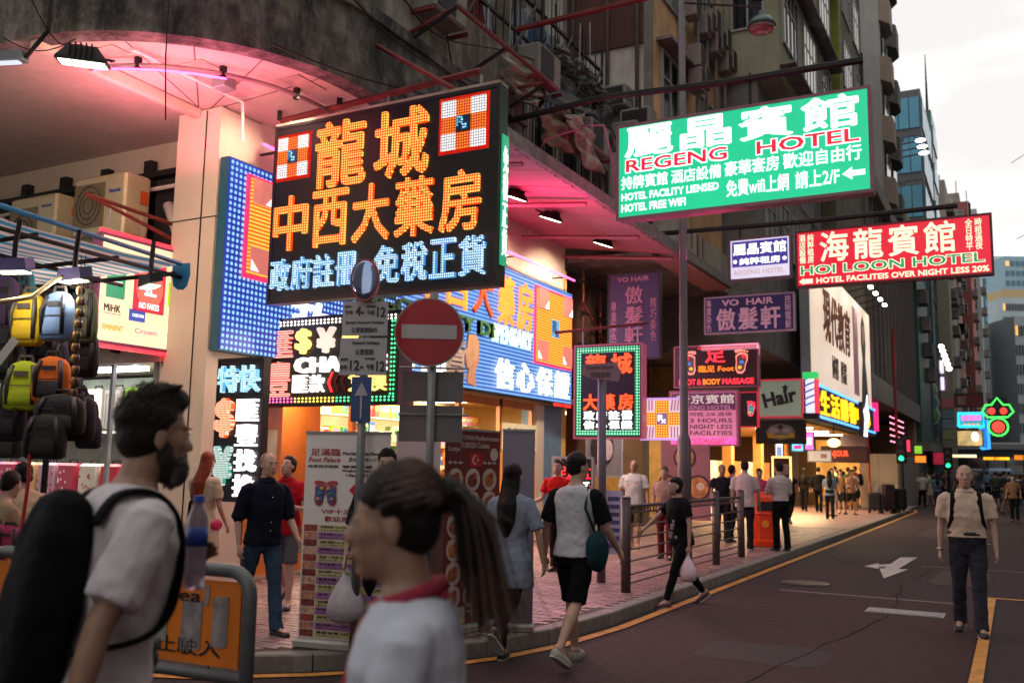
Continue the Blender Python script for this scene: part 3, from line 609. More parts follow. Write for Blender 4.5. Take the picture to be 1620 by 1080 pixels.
# ---------------------------------------------------------------- exchange sign
t, W, H = face_sign('exchange_sign', 'money changer sign ringed by white and green bulbs with dollar and yen marks', 'sign', 9.25, 412, 628, 500, 640, .3)
panelbox(t, W, H, .3, mat('dark bottle green face', '#1c1a14', .4, 0, .3, 4), DARKM, .02)
BW = em('white bulb', '#fff2e8', 3); BG = em('green bulb', '#48e890', 2.4); BP = em('pink bulb', '#ff6ab0', 2.4); BY = em('yellow bulb', '#ffd860', 2.6)
bulb = MB().ell((0, 0, 0), (.014, .014, .014), 6, 4).mesh('bulb', True)
bulb.materials.append(BW)
nb = 0
def bulbs(t, pts, m, name='bulb', cap=None):
    for (x, z) in pts:
        o = bpy.data.objects.new(name, bulb); C.objects.link(o); o.parent = t; o.location = (x, -.018, z); o.material_slots[0].link = 'OBJECT'; o.material_slots[0].material = m
for r_ in (0, 1):
    n = 34
    bulbs(t, [(.05+(W-.1)*i/n, H-.045-r_*.04) for i in range(n+1)], BW); bulbs(t, [(.05+(W-.1)*i/n, .045+r_*.04) for i in range(9)], BP); bulbs(t, [(.05+(W-.1)*i/n, .045+r_*.04) for i in range(9, 20)], BY); bulbs(t, [(.05+(W-.1)*i/n, .045+r_*.04) for i in range(20, n+1)], BG)
    bulbs(t, [(W-.05-r_*.045, .12+(H-.24)*i/16) for i in range(17)], BG); bulbs(t, [(.04+r_*.03, .12+(H-.24)*i/16) for i in range(17)], BP)
RLD = led('red letter diodes', '#ffb0a0', '#f01810', .03, 1.7, 1.1, row=True); YLD = em('warm yellow letter', '#ffd070', 1.8)
text(t, '匯', W*.06, W*.24, H*.55, H*.86, RLD, -.005, .04, .03, name='character'); text(t, '豐', W*.05, W*.23, H*.1, H*.5, RLD, -.005, .04, .03, name='character')
text(t, '$', W*.27, W*.38, H*.58, H*.87, YLD, -.005, .06, .04, name='character'); text(t, '¥', W*.43, W*.56, H*.58, H*.87, em('pale yen', '#ffe8d8', .9), -.005, .06, .04, name='character'); text(t, '€', W*.62, W*.74, H*.58, H*.87, YLD, -.005, .06, .04, name='character')
text(t, 'CHANGE', W*.27, W*.93, H*.36, H*.54, em('white changer letters', '#fff8f0', 1.7), -.005, .06, .04)
text(t, '匯款', W*.25, W*.50, H*.14, H*.34, em('white changer characters', '#fff4ec', 1.4), -.005, .04, .02, split=True); text(t, '兌換', W*.66, W*.94, H*.14, H*.36, YLD, -.005, .04, .03, split=True)
for i in range(3):
    x = W*(.51+.05*i); MB().poly([(x+.06, H*.36), (x+.085, H*.36), (x+.03, H*.25), (x+.085, H*.14), (x+.06, H*.14), (x, H*.25)], -.02, -.004).build('chevron', em('red chevron', '#ff2a28', 2.4) if i == 0 else mat('unlit chevron', '#6a1010', .4), t)
lamp('AREA', (W/2, -.3, H/2), 12, (1, .8, .65), t, (1.5, .8), target=(W/2, -3, -1), name='sign_glow')
# vertical express sign
t, W, H = face_sign('express_sign', 'tall narrow black sign with blue white and orange glowing money symbols', 'sign', 8.05, 334, 406, 568, 792, .12)
panelbox(t, W, H, .12, BLKF, DARKM, .012)
text(t, '特快', W*.04, W*.98, H*.76, H*.95, led('ice blue diodes', '#e8faff', '#58b8e8', .02, 1.8, 1.0), -.005, .05, .035, split=True, gap=.03)
text(t, '$', W*.05, W*.45, H*.44, H*.72, led('orange dollar diodes', '#ffe0c0', '#ff5a10', .02, 1.8, 1.3), -.005, .06, .05, name='character')
text(t, '¥', W*.05, W*.45, H*.1, H*.38, led('mixed yen diodes', '#ffd8d8', '#40a898', .02, 1.5, .9), -.005, .05, .05, name='character')
text(t, '匯豐找換', W*.52, W*.97, H*.02, H*.72, em('white express characters', '#fff4f8', 2.0), -.005, .05, .03, vertical=True, split=True)
lamp('AREA', (W/2, -.2, H*.6), 6, (.9, .85, 1), t, (.6, 1), target=(W/2, -2, 0), name='sign_glow')

# ---------------------------------------------------------------- luggage sign (square to the side street)
t = thing('luggage_sign', 'cream lit board with red square and luggage makers marks hung from red bracket', 'sign', (-9.3, 7.15, 2.95), R(90))
W, H = 1.38, 1.28; panelbox(t, W, H, .16, em('cream lit face', '#ffe2b8', 1.05, .12, 1.5), mat('magenta violet case', '#7a3c66', .5), .02)
def tile(x0, x1, z0, z1, m, y=-.006, nm='print_block'): return MB().box(x0, x1, y, y+.005, z0, z1).build(nm, m, t)
RDP = em('lit red print', '#e02848', .8); tile(.36*W, .70*W, .34*H, .83*H, RDP)
MB().disc((.53*W, .58*H), .2, -.012, -.007, 32, 1.3).build('round_mark', em('lit salmon print', '#ff7868', .8), t)
text(t, '正', .47*W, .60*W, .50*H, .68*H, em('lit white print', '#ffffff', 1.2), -.013, .004, .05, name='character')
text(t, 'NO FAKES', .42*W, .64*W, .37*H, .43*H, em('lit white print', '#ffffff', 1.2), -.013, .004, .02)
tile(.08*W, .27*W, .42*H, .68*H, em('lit teal print', '#10a070', .8)); text(t, 'LOJEL', .10*W, .25*W, .53*H, .58*H, MC['lit white print'], -.008, .004, .02)
tile(.74*W, .92*W, .44*H, .68*H, em('lit lime print', '#b8dc28', .9)); MB().poly([(.77*W, .64*H), (.89*W, .64*H), (.83*W, .48*H)], -.012, -.007).build('triangle_mark', MC['lit white print'], t)
BKP = em('black print on lit board', '#100c0a', .02)
text(t, 'MiHK', .07*W, .24*W, .29*H, .36*H, BKP, -.002, .004, .03); tile(.07*W, .25*W, .27*H, .275*H, BKP)
tile(.33*W, .50*W, .24*H, .35*H, em('lit blue print', '#3a58b8', .8)); text(t, 'CARLTON', .36*W, .48*W, .28*H, .31*H, MC['lit white print'], -.008, .004, .01)
text(t, 'DELSEY', .76*W, .92*W, .29*H, .325*H, BKP, -.002, .004, .01); text(t, 'EMINENT', .07*W, .28*W, .12*H, .17*H, em('lit amber print', '#f8b040', .9), -.002, .004, .03)
text(t, 'Crown', .40*W, .64*W, .13*H, .18*H, em('lit pink print', '#f088a0', .9), -.002, .004, .02); text(t, 'Echolac', .76*W, .90*W, .14*H, .17*H, BKP, -.002, .004, .01)
MB().box(0, W, .0, .05, H+.02, H+.06).build('red_tube', em('red tube light', '#ff2a38', 3), t)
MB().box(0, W, .0, .05, -.06, -.02).build('red_tube', em('red tube light', '#ff2a38', 3), t)
MB().tube([(W, .08, H+.35), (-.2, .08, H+.42)], .025, 4).build('bracket_arm', RUST, t); MB().tube([(W+.1, .08, H+.1), (-.2, .08, H+.42)], .025, 4).build('bracket_arm', RUST, t)
for x in (.15, .6, 1.1): MB().tube([(x, .08, H+.05), (x, .08, H+.35)], .008, 5).build('chain', GALV, t)

# ---------------------------------------------------------------- green hotel sign
t, W, H = face_sign('hotel_sign', 'large lit green hotel sign with white Chinese characters high over the road', 'sign', 12, 976, 1382, 168, 325, .25)
GRN = em('lit green acrylic', '#14b884', 1.2, .06, 1.2); panelbox(t, W, H, .25, GRN, mat('mauve sign case', '#8a5a68', .5), .03)
WG = em('lit white acrylic', '#f4fff8', 1.6); RG = em('lit red acrylic', '#e81838', 1.0)
text(t, '麗晶賓館', W*.02, W*.975, H*.64, H*.965, WG, -.002, .006, .045, split=True, gap=.06)
text(t, 'REGENG', W*.035, W*.47, H*.475, H*.635, WG, -.002, .004, .075); text(t, 'REGENG', W*.04, W*.465, H*.49, H*.62, RG, -.007, .004, .02)
text(t, 'HOTEL', W*.575, W*.965, H*.475, H*.635, WG, -.002, .004, .075); text(t, 'HOTEL', W*.58, W*.96, H*.49, H*.62, RG, -.007, .004, .02)
text(t, '持牌賓館', W*.02, W*.22, H*.31, H*.45, WG, -.002, .005, .035); text(t, '酒店設備', W*.235, W*.44, H*.31, H*.45, WG, -.002, .005, .035)
text(t, '豪華套房', W*.455, W*.665, H*.31, H*.46, WG, -.002, .005, .035); text(t, '歡迎自由行', W*.68, W*.965, H*.31, H*.46, WG, -.002, .005, .035)
text(t, 'HOTEL FACILITY LIENSED', W*.02, W*.43, H*.19, H*.27, WG, -.002, .005, .03); text(t, 'HOTEL FREE WIFI', W*.02, W*.295, H*.07, H*.155, WG, -.002, .005, .03)
text(t, '免費wifi上網', W*.46, W*.70, H*.10, H*.27, WG, -.002, .005, .03); text(t, '請上2/F', W*.725, W*.885, H*.10, H*.27, WG, -.002, .005, .03)
MB().poly([(W*.895, H*.19), (W*.93, H*.25), (W*.93, H*.215), (W*.975, H*.215), (W*.975, H*.165), (W*.93, H*.165), (W*.93, H*.13)], -.006, 0).build('arrow', WG, t)
for x in (.3, W*.55, W*.97): MB().tube([(x, .12, H+.01), (x, .12, H+.5)], .018, 6).build('hanger', BLACKM, t)
lamp('AREA', (W/2, -.3, H/2), 10, (.4, 1, .75), t, (3, 1.1), target=(W/2, -3, -2), name='sign_glow')
MB().tube([(-.05, .1, .3), (-.1, .1, .9), (-.25, .1, H+.1), (-.6, .1, H+.15), (-.65, .1, H-.02), (-.5, .1, H-.02), (-.55, .1, H+.12), (-1.2, .1, H+.02), (-1.3, .1, H-.2), (-1.8, .1, H-.15)], .012, 6).build('pink_cable', mat('pink cable sleeve', '#c05080', .5), t, smooth=True)

# red hotel sign
t, W, H = face_sign('hotel_sign', 'lit red hotel sign with cream characters and green capitals over the far lane', 'sign', 18, 1260, 1573, 352, 444, .22)
panelbox(t, W, H, .22, em('lit red acrylic face', '#dc1832', .95, .08, 1), mat('dark red case', '#5a2028', .5), .03)
CRM = em('lit cream acrylic', '#fff0c8', 1.25); GR2 = em('lit green letters', '#18a070', .8)
text(t, '海龍賓館', W*.12, W*.84, H*.42, H*.95, CRM, -.002, .006, .03, split=True, gap=.07)
text(t, 'HOI LOON HOTEL', W*.02, W*.965, H*.20, H*.385, CRM, -.002, .004, .07); text(t, 'HOI LOON HOTEL', W*.025, W*.96, H*.215, H*.37, GR2, -.007, .004, .02)
text(t, 'HOTEL FACILITEIS OVER NIGHT LESS 20%', W*.11, W*.98, H*.05, H*.15, CRM, -.002, .005, .03)
MB().poly([(W*.015, H*.1), (W*.04, H*.16), (W*.04, H*.14), (W*.09, H*.14), (W*.09, H*.06), (W*.04, H*.06), (W*.04, H*.04)], -.006, 0).build('arrow', CRM, t)
for x, s_ in ((.02, '酒店設備'), (.065, '純粹租房'), (.875, '全日特平'), (.92, '時租過夜')): text(t, s_, W*x, W*(x+.035), H*.42, H*.94, CRM, -.002, .004, .03, vertical=True)
for x in (.3, W*.5, W*.9): MB().tube([(x, .12, H+.01), (x, .12, H+.25)], .018, 6).build('hanger', BLACKM, t)
# small violet and white hotel sign
t, W, H = face_sign('hotel_sign', 'small violet and white lit hotel sign left of the red one', 'sign', 18, 1154, 1252, 375, 441, .2)
panelbox(t, W, H, .2, em('lit lilac white acrylic', '#e4dcf4', .85), mat('grey violet case', '#5c4a58', .5), .03)
MB().box(.06, W-.06, -.005, 0, H*.32, H*.93).build('violet_field', em('lit violet field', '#4438a0', .75), t)
text(t, '麗晶賓館', W*.07, W*.93, H*.6, H*.88, WG, -.006, .005, .04); text(t, '純粹租房', W*.17, W*.83, H*.36, H*.53, WG, -.006, .005, .04); text(t, 'REGENG HOTEL', W*.08, W*.9, H*.12, H*.24, em('faded cream letters', '#d8c8c0', .7), -.002, .004, .03)
for x in (.1, .9): MB().disc((W*x, H*.45), .04, -.012, -.005, 8).build('flower_mark', WG, t)
for x in (.2, W-.2): MB().tube([(x, .1, H+.01), (x, .1, H+.3)], .015, 6).build('hanger', BLACKM, t)
# hair salon sign
t, W, H = face_sign('salon_sign', 'dark blue hair salon sign with pink lettering between the lamp post and the billboard', 'sign', 20, 1115, 1257, 467, 525, .2)
panelbox(t, W, H, .2, mat('navy sign face', '#28265c', .5, 0, .15, 2), mat('pale mauve frame', '#a08a9c', .5), .02)
PKL = mat('pale pink sign letters', '#d8b0c0', .5)
text(t, 'VO  HAIR', W*.2, W*.78, H*.74, H*.92, PKL, -.002, .01, .03); text(t, '傲髮軒', W*.12, W*.87, H*.07, H*.68, PKL, -.002, .01, .04, split=True)
text(t, '專業染色', W*.02, W*.08, H*.06, H*.94, PKL, -.002, .006, .02, vertical=True); text(t, '技術電髮', W*.9, W*.97, H*.06, H*.94, PKL, -.002, .006, .02, vertical=True)
lamp('AREA', (W/2, -1.0, -.5), 10, (1, .7, .85), t, (1.5, .3), target=(W/2, 0, H/2), name='sign_lamp')
t, W, H = face_sign('salon_sign', 'dim tall violet hair salon sign left of the lamp post', 'sign', 16.5, 962, 1044, 432, 568, .15)
panelbox(t, W, H, .15, mat('dull violet face', '#3a2c50', .5, 0, .2, 2), DARKM, .02); DP = mat('dusky pink letters', '#b8788c', .5)
text(t, 'VO HAIR', W*.18, W*.8, H*.90, H*.96, DP, -.002, .01, .03); text(t, '傲髮軒', W*.33, W*.68, H*.16, H*.86, DP, -.002, .01, .03, vertical=True, split=True)
text(t, '專業染色', W*.06, W*.17, H*.2, H*.68, DP, -.002, .006, .02, vertical=True); text(t, '精巧染色', W*.82, W*.94, H*.2, H*.7, DP, -.002, .006, .02, vertical=True)
# small LED pharmacy sign
t, W, H = face_sign('pharmacy_sign', 'upright black pharmacy sign with green diode border behind the street name plate', 'sign', 13.5, 908, 1016, 545, 693, .2)
panelbox(t, W, H, .2, mat('plum black face', '#2a2030', .4), em('pink lit case', '#c85878', .35), .02)
GLD = led('green border diodes', '#a0ffd0', '#0a9a58', .045, 1.6, .6)
MB().box(.04, W-.04, -.02, 0, H-.12, H-.04).box(.04, W-.04, -.02, 0, .04, .12).box(.04, .11, -.02, 0, .125, H-.125).box(W-.11, W-.04, -.02, 0, .125, H-.125).build('diode_border', GLD, t)
RO = em('red orange neon letters', '#ff4a20', 2.2)
text(t, '龍城', W*.14, W*.9, H*.68, H*.90, RO, -.005, .03, .04, split=True, gap=.1); text(t, '大藥房', W*.12, W*.9, H*.30, H*.47, RO, -.005, .03, .04, split=True, gap=.1)
WN = em('white neon letters', '#ffffff', 2.0); text(t, '政府註冊', W*.14, W*.88, H*.195, H*.29, WN, -.005, .03, .05, split=True, gap=.08); text(t, '信心保證', W*.14, W*.88, H*.10, H*.185, WN, -.005, .03, .05, split=True, gap=.08)
MB().tube([(-.4, .1, H+.25), (W+.05, .1, H+.32)], .025, 5).build('bracket', RUST, t)
for x in (.1, W*.5, W-.1): MB().tube([(x, .1, H), (x, .1, H+.3)], .012, 5).build('hanger', GALV, t)
lamp('AREA', (W/2, -.25, H/2), 40, (1, .4, .5), t, (.8, 1.4), target=(W/2, -2, 0), name='sign_glow')
# Rx square sign
t, W, H = face_sign('pharmacy_sign', 'square lit amber and striped chemist sign low beside the lamp post', 'sign', 13.9, 1014, 1082, 630, 695, .2)
panelbox(t, W, H, .2, em('white pink striped field', '#f0d0e0', .9), em('violet lit rim', '#d0a0e8', 1.0), .02)
AM = led('amber square diodes', '#ffd060', '#f07818', .04, 1.3, .9)
MB().box(W*.34, W*.66, -.012, 0, .03, H-.03).box(.03, W*.34, -.012, 0, H*.34, H*.66).box(W*.66, W-.03, -.012, 0, H*.34, H*.66).build('amber_cross', AM, t)
for i, (a, b) in enumerate(((0, 0), (0, 1), (1, 0), (1, 1))):
    for k in range(4):
        x = (.04+.66*a+.07*k)*W; z = (.04+.66*b)*H; MB().poly([(x, z), (x+.03*W, z), (x+.06*W, z+.28*H) if a == b else (x-.0*W+.03*W, z+.28*H), (x+.03*W, z+.28*H) if a == b else (x, z+.28*H)], -.006, 0).build('stripe', em('mauve stripe', '#c07890', .7), t)
MB().box(W*.38, W*.62, -.02, -.013, H*.36, H*.64).build('centre_square', em('mauve centre', '#9a68a0', .8), t); rx(t, W*.42, W*.60, H*.4, H*.6, -.021, WN)
# foot massage sign
t, W, H = face_sign('massage_sign', 'dark red foot massage sign with two outlined feet behind the lamp post', 'sign', 19, 1067, 1200, 546, 612, .2)
panelbox(t, W, H, .2, mat('wine red face', '#341018', .4), mat('dusky pink case', '#a05a68', .5), .02)
NR = em('red neon', '#ff2a3a', 2.2); NO = em('orange neon', '#ff7a18', 1.8)
text(t, '足', W*.38, W*.62, H*.58, H*.93, NR, -.004, .02, .03, name='character'); text(t, '臨足 Foot', W*.3, W*.72, H*.36, H*.52, NO, -.004, .01, .03); text(t, 'FOOT & ', W*.06, W*.33, H*.06, H*.2, NR, -.004, .01, .03); text(t, 'BODY', W*.35, W*.56, H*.06, H*.2, NO, -.004, .01, .03); text(t, 'MASSAGE', W*.58, W*.95, H*.06, H*.2, NR, -.004, .01, .03)
FOOT = [(0, .02), (.22, 0), (.36, .12), (.4, .35), (.5, .55), (.5, .75), (.36, .84), (.1, .84), (-.08, .72), (-.06, .45), (-.1, .2)]
def foot(t, x, z, s_, mirror, cols, tilt=0):
    fx = -1 if mirror else 1; MBf = lambda k: [(x+fx*s_*(.2+(a-.2)*k), z+s_*(.42+(b-.42)*k)*1.2) for a, b in FOOT]
    MB().poly(MBf(1)[::-1] if mirror else MBf(1), -.012, -.003).build('foot_outline', cols[0], t); MB().poly(MBf(.8)[::-1] if mirror else MBf(.8), -.018, -.0125).build('foot_fill', cols[1], t)
    for i in range(5): MB().disc((x+fx*s_*(-.04+i*.13), z+s_*(1.12-.03*abs(i-1.5))), s_*(.085-.01*i), -.012, -.003, 10).build('toe', cols[0], t)
    for i in range(3): MB().ell((x+fx*s_*(.12+.1*i), -.02, z+s_*(.3+.25*i)), (s_*.11, .006, s_*.09), 10, 4).build('sole_zone', cols[2+i], t)
fc = (em('peach neon outline', '#ff8a78', 1.2), em('dull mauve sole', '#6a4048', .5), em('yellow zone', '#e8b830', 1), em('blue zone', '#4078c8', 1), em('red zone', '#e02828', 1.3))
foot(t, W*.76, H*.3, H*.5, False, fc); foot(t, W*.24, H*.3, H*.5, True, fc)
bulbs(t, [(W*.3+W*.65*i/22, H-.06) for i in range(23)], em('red bulb', '#ff3030', 2.5))
# pink hotel price sign
t, W, H = face_sign('hotel_sign', 'washed pink hotel price sign with faded capitals just right of the lamp post', 'sign', 17.5, 1060, 1168, 618, 704, .2)
panelbox(t, W, H, .2, em('washed pink acrylic', '#d87898', .75, .15, 2), mat('rose case', '#b06078', .5), .03)
MB().box(.04, W-.04, -.005, 0, H*.64, H*.96).build('plum_band', em('plum band', '#6a1c4a', .5), t)
MV = em('mauve print', '#70305c', .35); text(t, '新京賓館', W*.1, W*.95, H*.76, H*.93, em('mint pink characters', '#d8c8c0', .8), -.006, .005, .03); text(t, 'REGENG HOTEL', W*.1, W*.92, H*.65, H*.73, em('rose capitals', '#b87898', .6), -.006, .005, .02)
for i, s_ in enumerate(('時租 2/8 過夜', '3 HOURS', 'NIGHT LESS', 'FACILITIES')): text(t, s_, W*.3, W*.92, H*(.53-.115*i), H*(.61-.115*i), MV, -.002, .005, .02)
MB().box(.03, W-.03, -.02, 0, .02, H*.14).build('neon_strip', em('pink violet strip', '#e050a0', 1.5, .5, 18), t); text(t, 'MASSAGE', W*.1, W*.8, .03, H*.12, em('red strip letters', '#ff3a50', 2), -.021, .005, .03)
# small foot box
t, W, H = face_sign('massage_sign', 'small upright neon foot box between the pink price sign and the hair board', 'sign', 19.5, 1171, 1199, 620, 675, .18)
panelbox(t, W, H, .18, mat('black red face', '#200a10', .4), em('red glow rim', '#c02030', .9), .015)
foot(t, W*.5, H*.3, H*.38, False, (em('red foot neon', '#ff3048', 1.8), em('teal sole', '#2090a0', .9), fc[2], em('green zone', '#30b070', 1), fc[4]))
# Hair board
t, W, H = face_sign('salon_sign', 'pale green board with tilted black salon lettering', 'sign', 21, 1200, 1270, 600, 660, .2)
panelbox(t, W, H, .2, em('pale green lit board', '#8e9a86', .45, .12, 2), em('red rim tube', '#b02838', .9), .03)
HR = text(t, 'Hair', W*.1, W*.88, H*.32, H*.72, BKP, -.002, .01, .05); HR.rotation_euler = (0, R(-12), 0)
s5 = [(W*.62+(.09 if i % 2 == 0 else .04)*math.sin(i*math.pi/5), H*.78+(.09 if i % 2 == 0 else .04)*math.cos(i*math.pi/5)) for i in range(10)]; MB().poly(s5, -.01, -.002).build('star', BKP, t)
# barber pole
t, W, H = face_sign('barber_pole', 'lit striped barber pole box beside the pale green hair board', 'barber pole', 21, 1271, 1293, 588, 662, .3)
MB().box(0, W, 0, .3, H*.86, H).build('cap', em('green cap light', '#20b858', 1.2), t); MB().box(0, W, 0, .3, 0, H*.12).build('base', DARKM, t)
MB().box(W*.85, W, 0, .3, H*.12, H*.86).build('side_strip', em('red side strip', '#ff2a40', 1.6), t)
MB().tube([(W*.42, .15, H*.12), (W*.42, .15, H*.86)], W*.33, 16).build('glass_tube', em('pale barber tube', '#d8e4f0', 1.1), t, smooth=True)
for i in range(5):
    pts = [(W*.42+W*.345*math.cos(a), .15+W*.345*math.sin(a), H*(.14+.14*i)+a*.04) for a in [R(q) for q in range(180, 361, 20)]]; MB().tube(pts, .022, 4).build('stripe', em('violet stripe', '#5058b8', .9), t)
# dark fabric banner with abstract print
t, W, H = face_sign('fabric_banner', 'dark cloth banner with a yellow and grey abstract print under the hair board', 'banner', 20.7, 1196, 1276, 664, 702, .03)
MB().box(0, W, 0, .02, 0, H).build('cloth', mat('black banner cloth', '#211c1e', .8, 0, .3, 3), t)
for i, (x, z, a, b, c_) in enumerate(((.5, .5, .3, .34, '#6b6a60'), (.36, .55, .1, .12, '#8a8890'), (.62, .55, .1, .12, '#8a8890'), (.5, .3, .22, .06, '#b0962c'), (.3, .35, .07, .12, '#a8902c'), (.72, .35, .07, .12, '#a8902c'), (.5, .72, .05, .1, '#2c2a20'))):
    MB().ell((x*W, -.008-.004*i, z*H), (a*W, .004, b*H), 14, 4).build('print_shape', mat('banner print %s' % c_, c_, .8), t)
# ---------------------------------------------------------------- ground floor shops along the street
WOOD = mat('orange varnished panel', '#c8762e', .4, 0, .15, 3, .05)
WARMW = mat('warm shop wall', '#d8b478', .7, 0, .1, 3)
sA = thing('pharmacy_shop', 'pharmacy shop front of orange panels with brightly lit stocked windows', 'shop', (0, 0, 0))
MB().box(-12, FX, 11.12, 18.45, 2.86, 2.93).build('ceiling', WARMW, sA); MB().box(-9.3, FX, 8.96, 11.12, 2.86, 2.93).build('ceiling', WARMW, sA); MB().box(-12, -11.9, 11.2, 18.36, .12, 2.86).build('back_wall', WARMW, sA)
MB().box(-12, FX, 18.36, 18.44, .12, 2.86).build('side_wall', WARMW, sA); MB().box(-12, -9.3, 11.12, 11.2, .12, 2.86).build('side_wall', WARMW, sA); MB().box(-9.34, -9.26, 8.97, 11.12, .12, 2.86).build('side_wall', WARMW, sA)
MB().box(-9.25, FX-.0, 8.97, 9.6, .13, 2.85).build('orange_pillar', WOOD, sA)
MB().box(FX-.64, FX-.6, 9.61, 11.1, .13, 2.85).build('orange_panel', WOOD, sA); MB().box(FX-.58, FX-.02, 9.62, 10.9, .13, 1.02).build('orange_panel', WOOD, sA)
MB().box(FX-.59, FX+.03, 9.61, 10.95, 1.02, 1.1).build('counter_top', mat('dark wood top', '#4a2418', .4), sA)
MB().box(FX-.3, FX+.02, 9.0, 11.0, .12, .16).build('step', mat('pale ribbed step', '#b09878', .6), sA)
for z0_, z1_, y0_, y1_, c_ in ((1.85, 2.12, 9.12, 9.24, '#c898a8'), (1.55, 1.95, 9.12, 9.30, '#cfc6a4'), (1.58, 2.02, 9.33, 9.5, '#d8cfae'), (1.3, 1.45, 9.42, 9.56, '#d89040')):
    MB().box(FX+.004, FX+.012, y0_, y1_, z0_, z1_).build('notice_sheet', mat('notice paper %s' % c_, c_, .8), sA)
sm = MB().disc((0, 0), .05, -.05, 0, 16).build('switch_box', GALV, sA, loc=(FX+.05, 9.1, 2.2)); sm.rotation_euler = (0, 0, R(90))
# display windows with frames
FRM = mat('orange window frame', '#b86a2a', .4)
for y_ in (11.1, 12.6, 14.1, 15.6, 16.95): MB().box(FX-.08, FX, y_, y_+.09, .13, 2.86).build('window_post', FRM, sA)
MB().box(FX-.08, FX, 11.19, 16.95, 2.72, 2.86).box(FX-.08, FX, 11.19, 16.95, .9, .98).build('window_rail', FRM, sA)
MB().box(FX-.06, FX-.01, 11.19, 16.95, .13, .9).build('stall_riser', WOOD, sA)
MB().box(FX-.5, FX, 17.45, 18.36, .13, 2.86).build('blue_column', mat('blue column cladding', '#5a7c9c', .5), sA)
MB().box(FX-.02, FX+.03, 17.1, 17.45, .13, 2.86).build('cream_jamb', CREAM, sA)
SH = mat('glass shelf edge', '#a8c0b4', .2)
for z_ in (1.2, 1.6, 2.0, 2.4): MB().box(FX-1.6, FX-1.2, 11.2, 16.9, z_-.02, z_).build('shelf', SH, sA)
MB().box(FX-1.62, FX-1.60, 11.2, 16.9, .9, 2.8).build('shelf_back', em('lit shelf back panel', '#ffd890', 1.15, .2, 2), sA)  # shop brightness partly put into this panel as emission
for i in range(3):
    MB().box(FX-2.6, FX-.5, 11.8+i*1.8, 12.0+i*1.8, 2.80, 2.855).build('ceiling_light', em('shop tube light', '#fff0d0', 8), sA); lamp('AREA', (FX-1.2, 11.9+i*1.8, 2.75), 170, (1, .82, .55), sA, (1.2, .8), target=(FX-.9, 11.9+i*1.8, 0), name='shop_light')
lamp('AREA', (FX-.55, 10.2, 2.7), 60, (1, .68, .34), sA, (.6, 1), target=(FX-.5, 10.2, 0), name='shop_light')
MB().box(FX-.7, FX-.4, 9.9, 10.5, 2.8, 2.85).build('ceiling_light', MC['shop tube light'], sA)
# medicine boxes on the shelves
BXC = [('white', '#d8d4cc'), ('yellow', '#d8b030'), ('green', '#3f9050'), ('red', '#b83028'), ('pink', '#d080a0'), ('blue', '#3868b0'), ('orange', '#d87828'), ('pale green', '#b8d8a0')]
SHN = {1.2: 'lowest', 1.6: 'second', 2.0: 'third', 2.4: 'top'}
for z_ in (1.2, 1.6, 2.0, 2.4):
    y_ = 11.25
    while y_ < 16.8:
        k = random.randrange(8); wd = random.uniform(.12, .3); h = random.uniform(.14, .32); n_, c_ = BXC[k]
        b = MB().cbox(-.1, .1, 0, wd-.02, 0, h, .006).build('medicine_box', mat('carton ' + n_, c_, .5, 0, .12, 9), None, loc=(FX-1.34, y_, z_+.001), label='%s carton on the %s shelf of the pharmacy window' % (n_, SHN[z_]), cat='carton', group='cartons on the pharmacy shelves')
        MB().box(.1, .103, .015, wd-.035, h*.45, h*.8).build('print_band', mat('carton print ' + BXC[(k+3) % 8][0], BXC[(k+3) % 8][1], .5), b)
        y_ += wd+random.choice((0, .01, .06))
# counter goods and small drinks poster
t = thing('drinks_poster', 'cream framed poster of five dark red bottles over orange panel', 'poster', (FX+.03, 17.0, 2.0), R(90))
MB().box(-1.3, .15, .0, .03, -.1, .42).build('paper', em('lit cream poster', '#e8d0a0', .6), t)
for i in range(5):
    MB().box(-1.15+i*.26, -1.0+i*.26, -.01, 0, -.03, .22).build('bottle_print', mat('bottle red print' if i % 2 else 'bottle plum print', '#a02818' if i % 2 else '#3a2040', .5), t); MB().box(-1.1+i*.26, -1.05+i*.26, -.01, 0, .221, .33).build('bottle_neck_print', mat('bottle plum print', '#3a2040', .5), t)
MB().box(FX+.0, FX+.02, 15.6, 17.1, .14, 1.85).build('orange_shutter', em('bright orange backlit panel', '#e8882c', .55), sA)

# next frontage: narrow dark entrance then bright yellow shop behind the LED sign
sB = thing('beauty_shop', 'bright yellow walled shop with open front behind the small pharmacy sign', 'shop', (0, 0, 0))
MB().box(-13, FX, 18.46, 18.56, .12, 5.9).build('side_wall', mat('yellow shop wall', '#d8b068', .7), sB); MB().box(-13, FX, 27.4, 27.5, .12, 5.2).build('side_wall', MC['yellow shop wall'], sB); MB().box(-12.6, -12.5, 18.56, 27.4, .12, 5.9).build('back_wall', MC['yellow shop wall'], sB)
MB().box(-12.5, FX-.05, 18.56, 27.4, 3.0, 3.1).build('ceiling', WARMW, sB); MB().box(FX-.3, FX+.05, 20.2, 27.4, 2.82, 3.15).build('orange_fascia', mat('orange fascia', '#b87038', .5), sB)
MB().box(FX-.6, FX, 19.9, 20.2, .12, 5.9).build('pier', mat('dull brown pier', '#5a4034', .7), sB); MB().box(FX-.6, FX, 23.4, 23.9, .12, 3.0).build('pier', MC['dull brown pier'], sB)
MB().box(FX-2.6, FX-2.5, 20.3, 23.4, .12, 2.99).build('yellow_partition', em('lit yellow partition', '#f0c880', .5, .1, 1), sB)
MB().box(FX-2.5, FX-2.0, 21.9, 22.0, .12, 2.9).box(FX-2.5, FX-2.0, 20.6, 20.7, .12, 2.9).build('door_post', mat('tan door post', '#a88858', .6), sB)
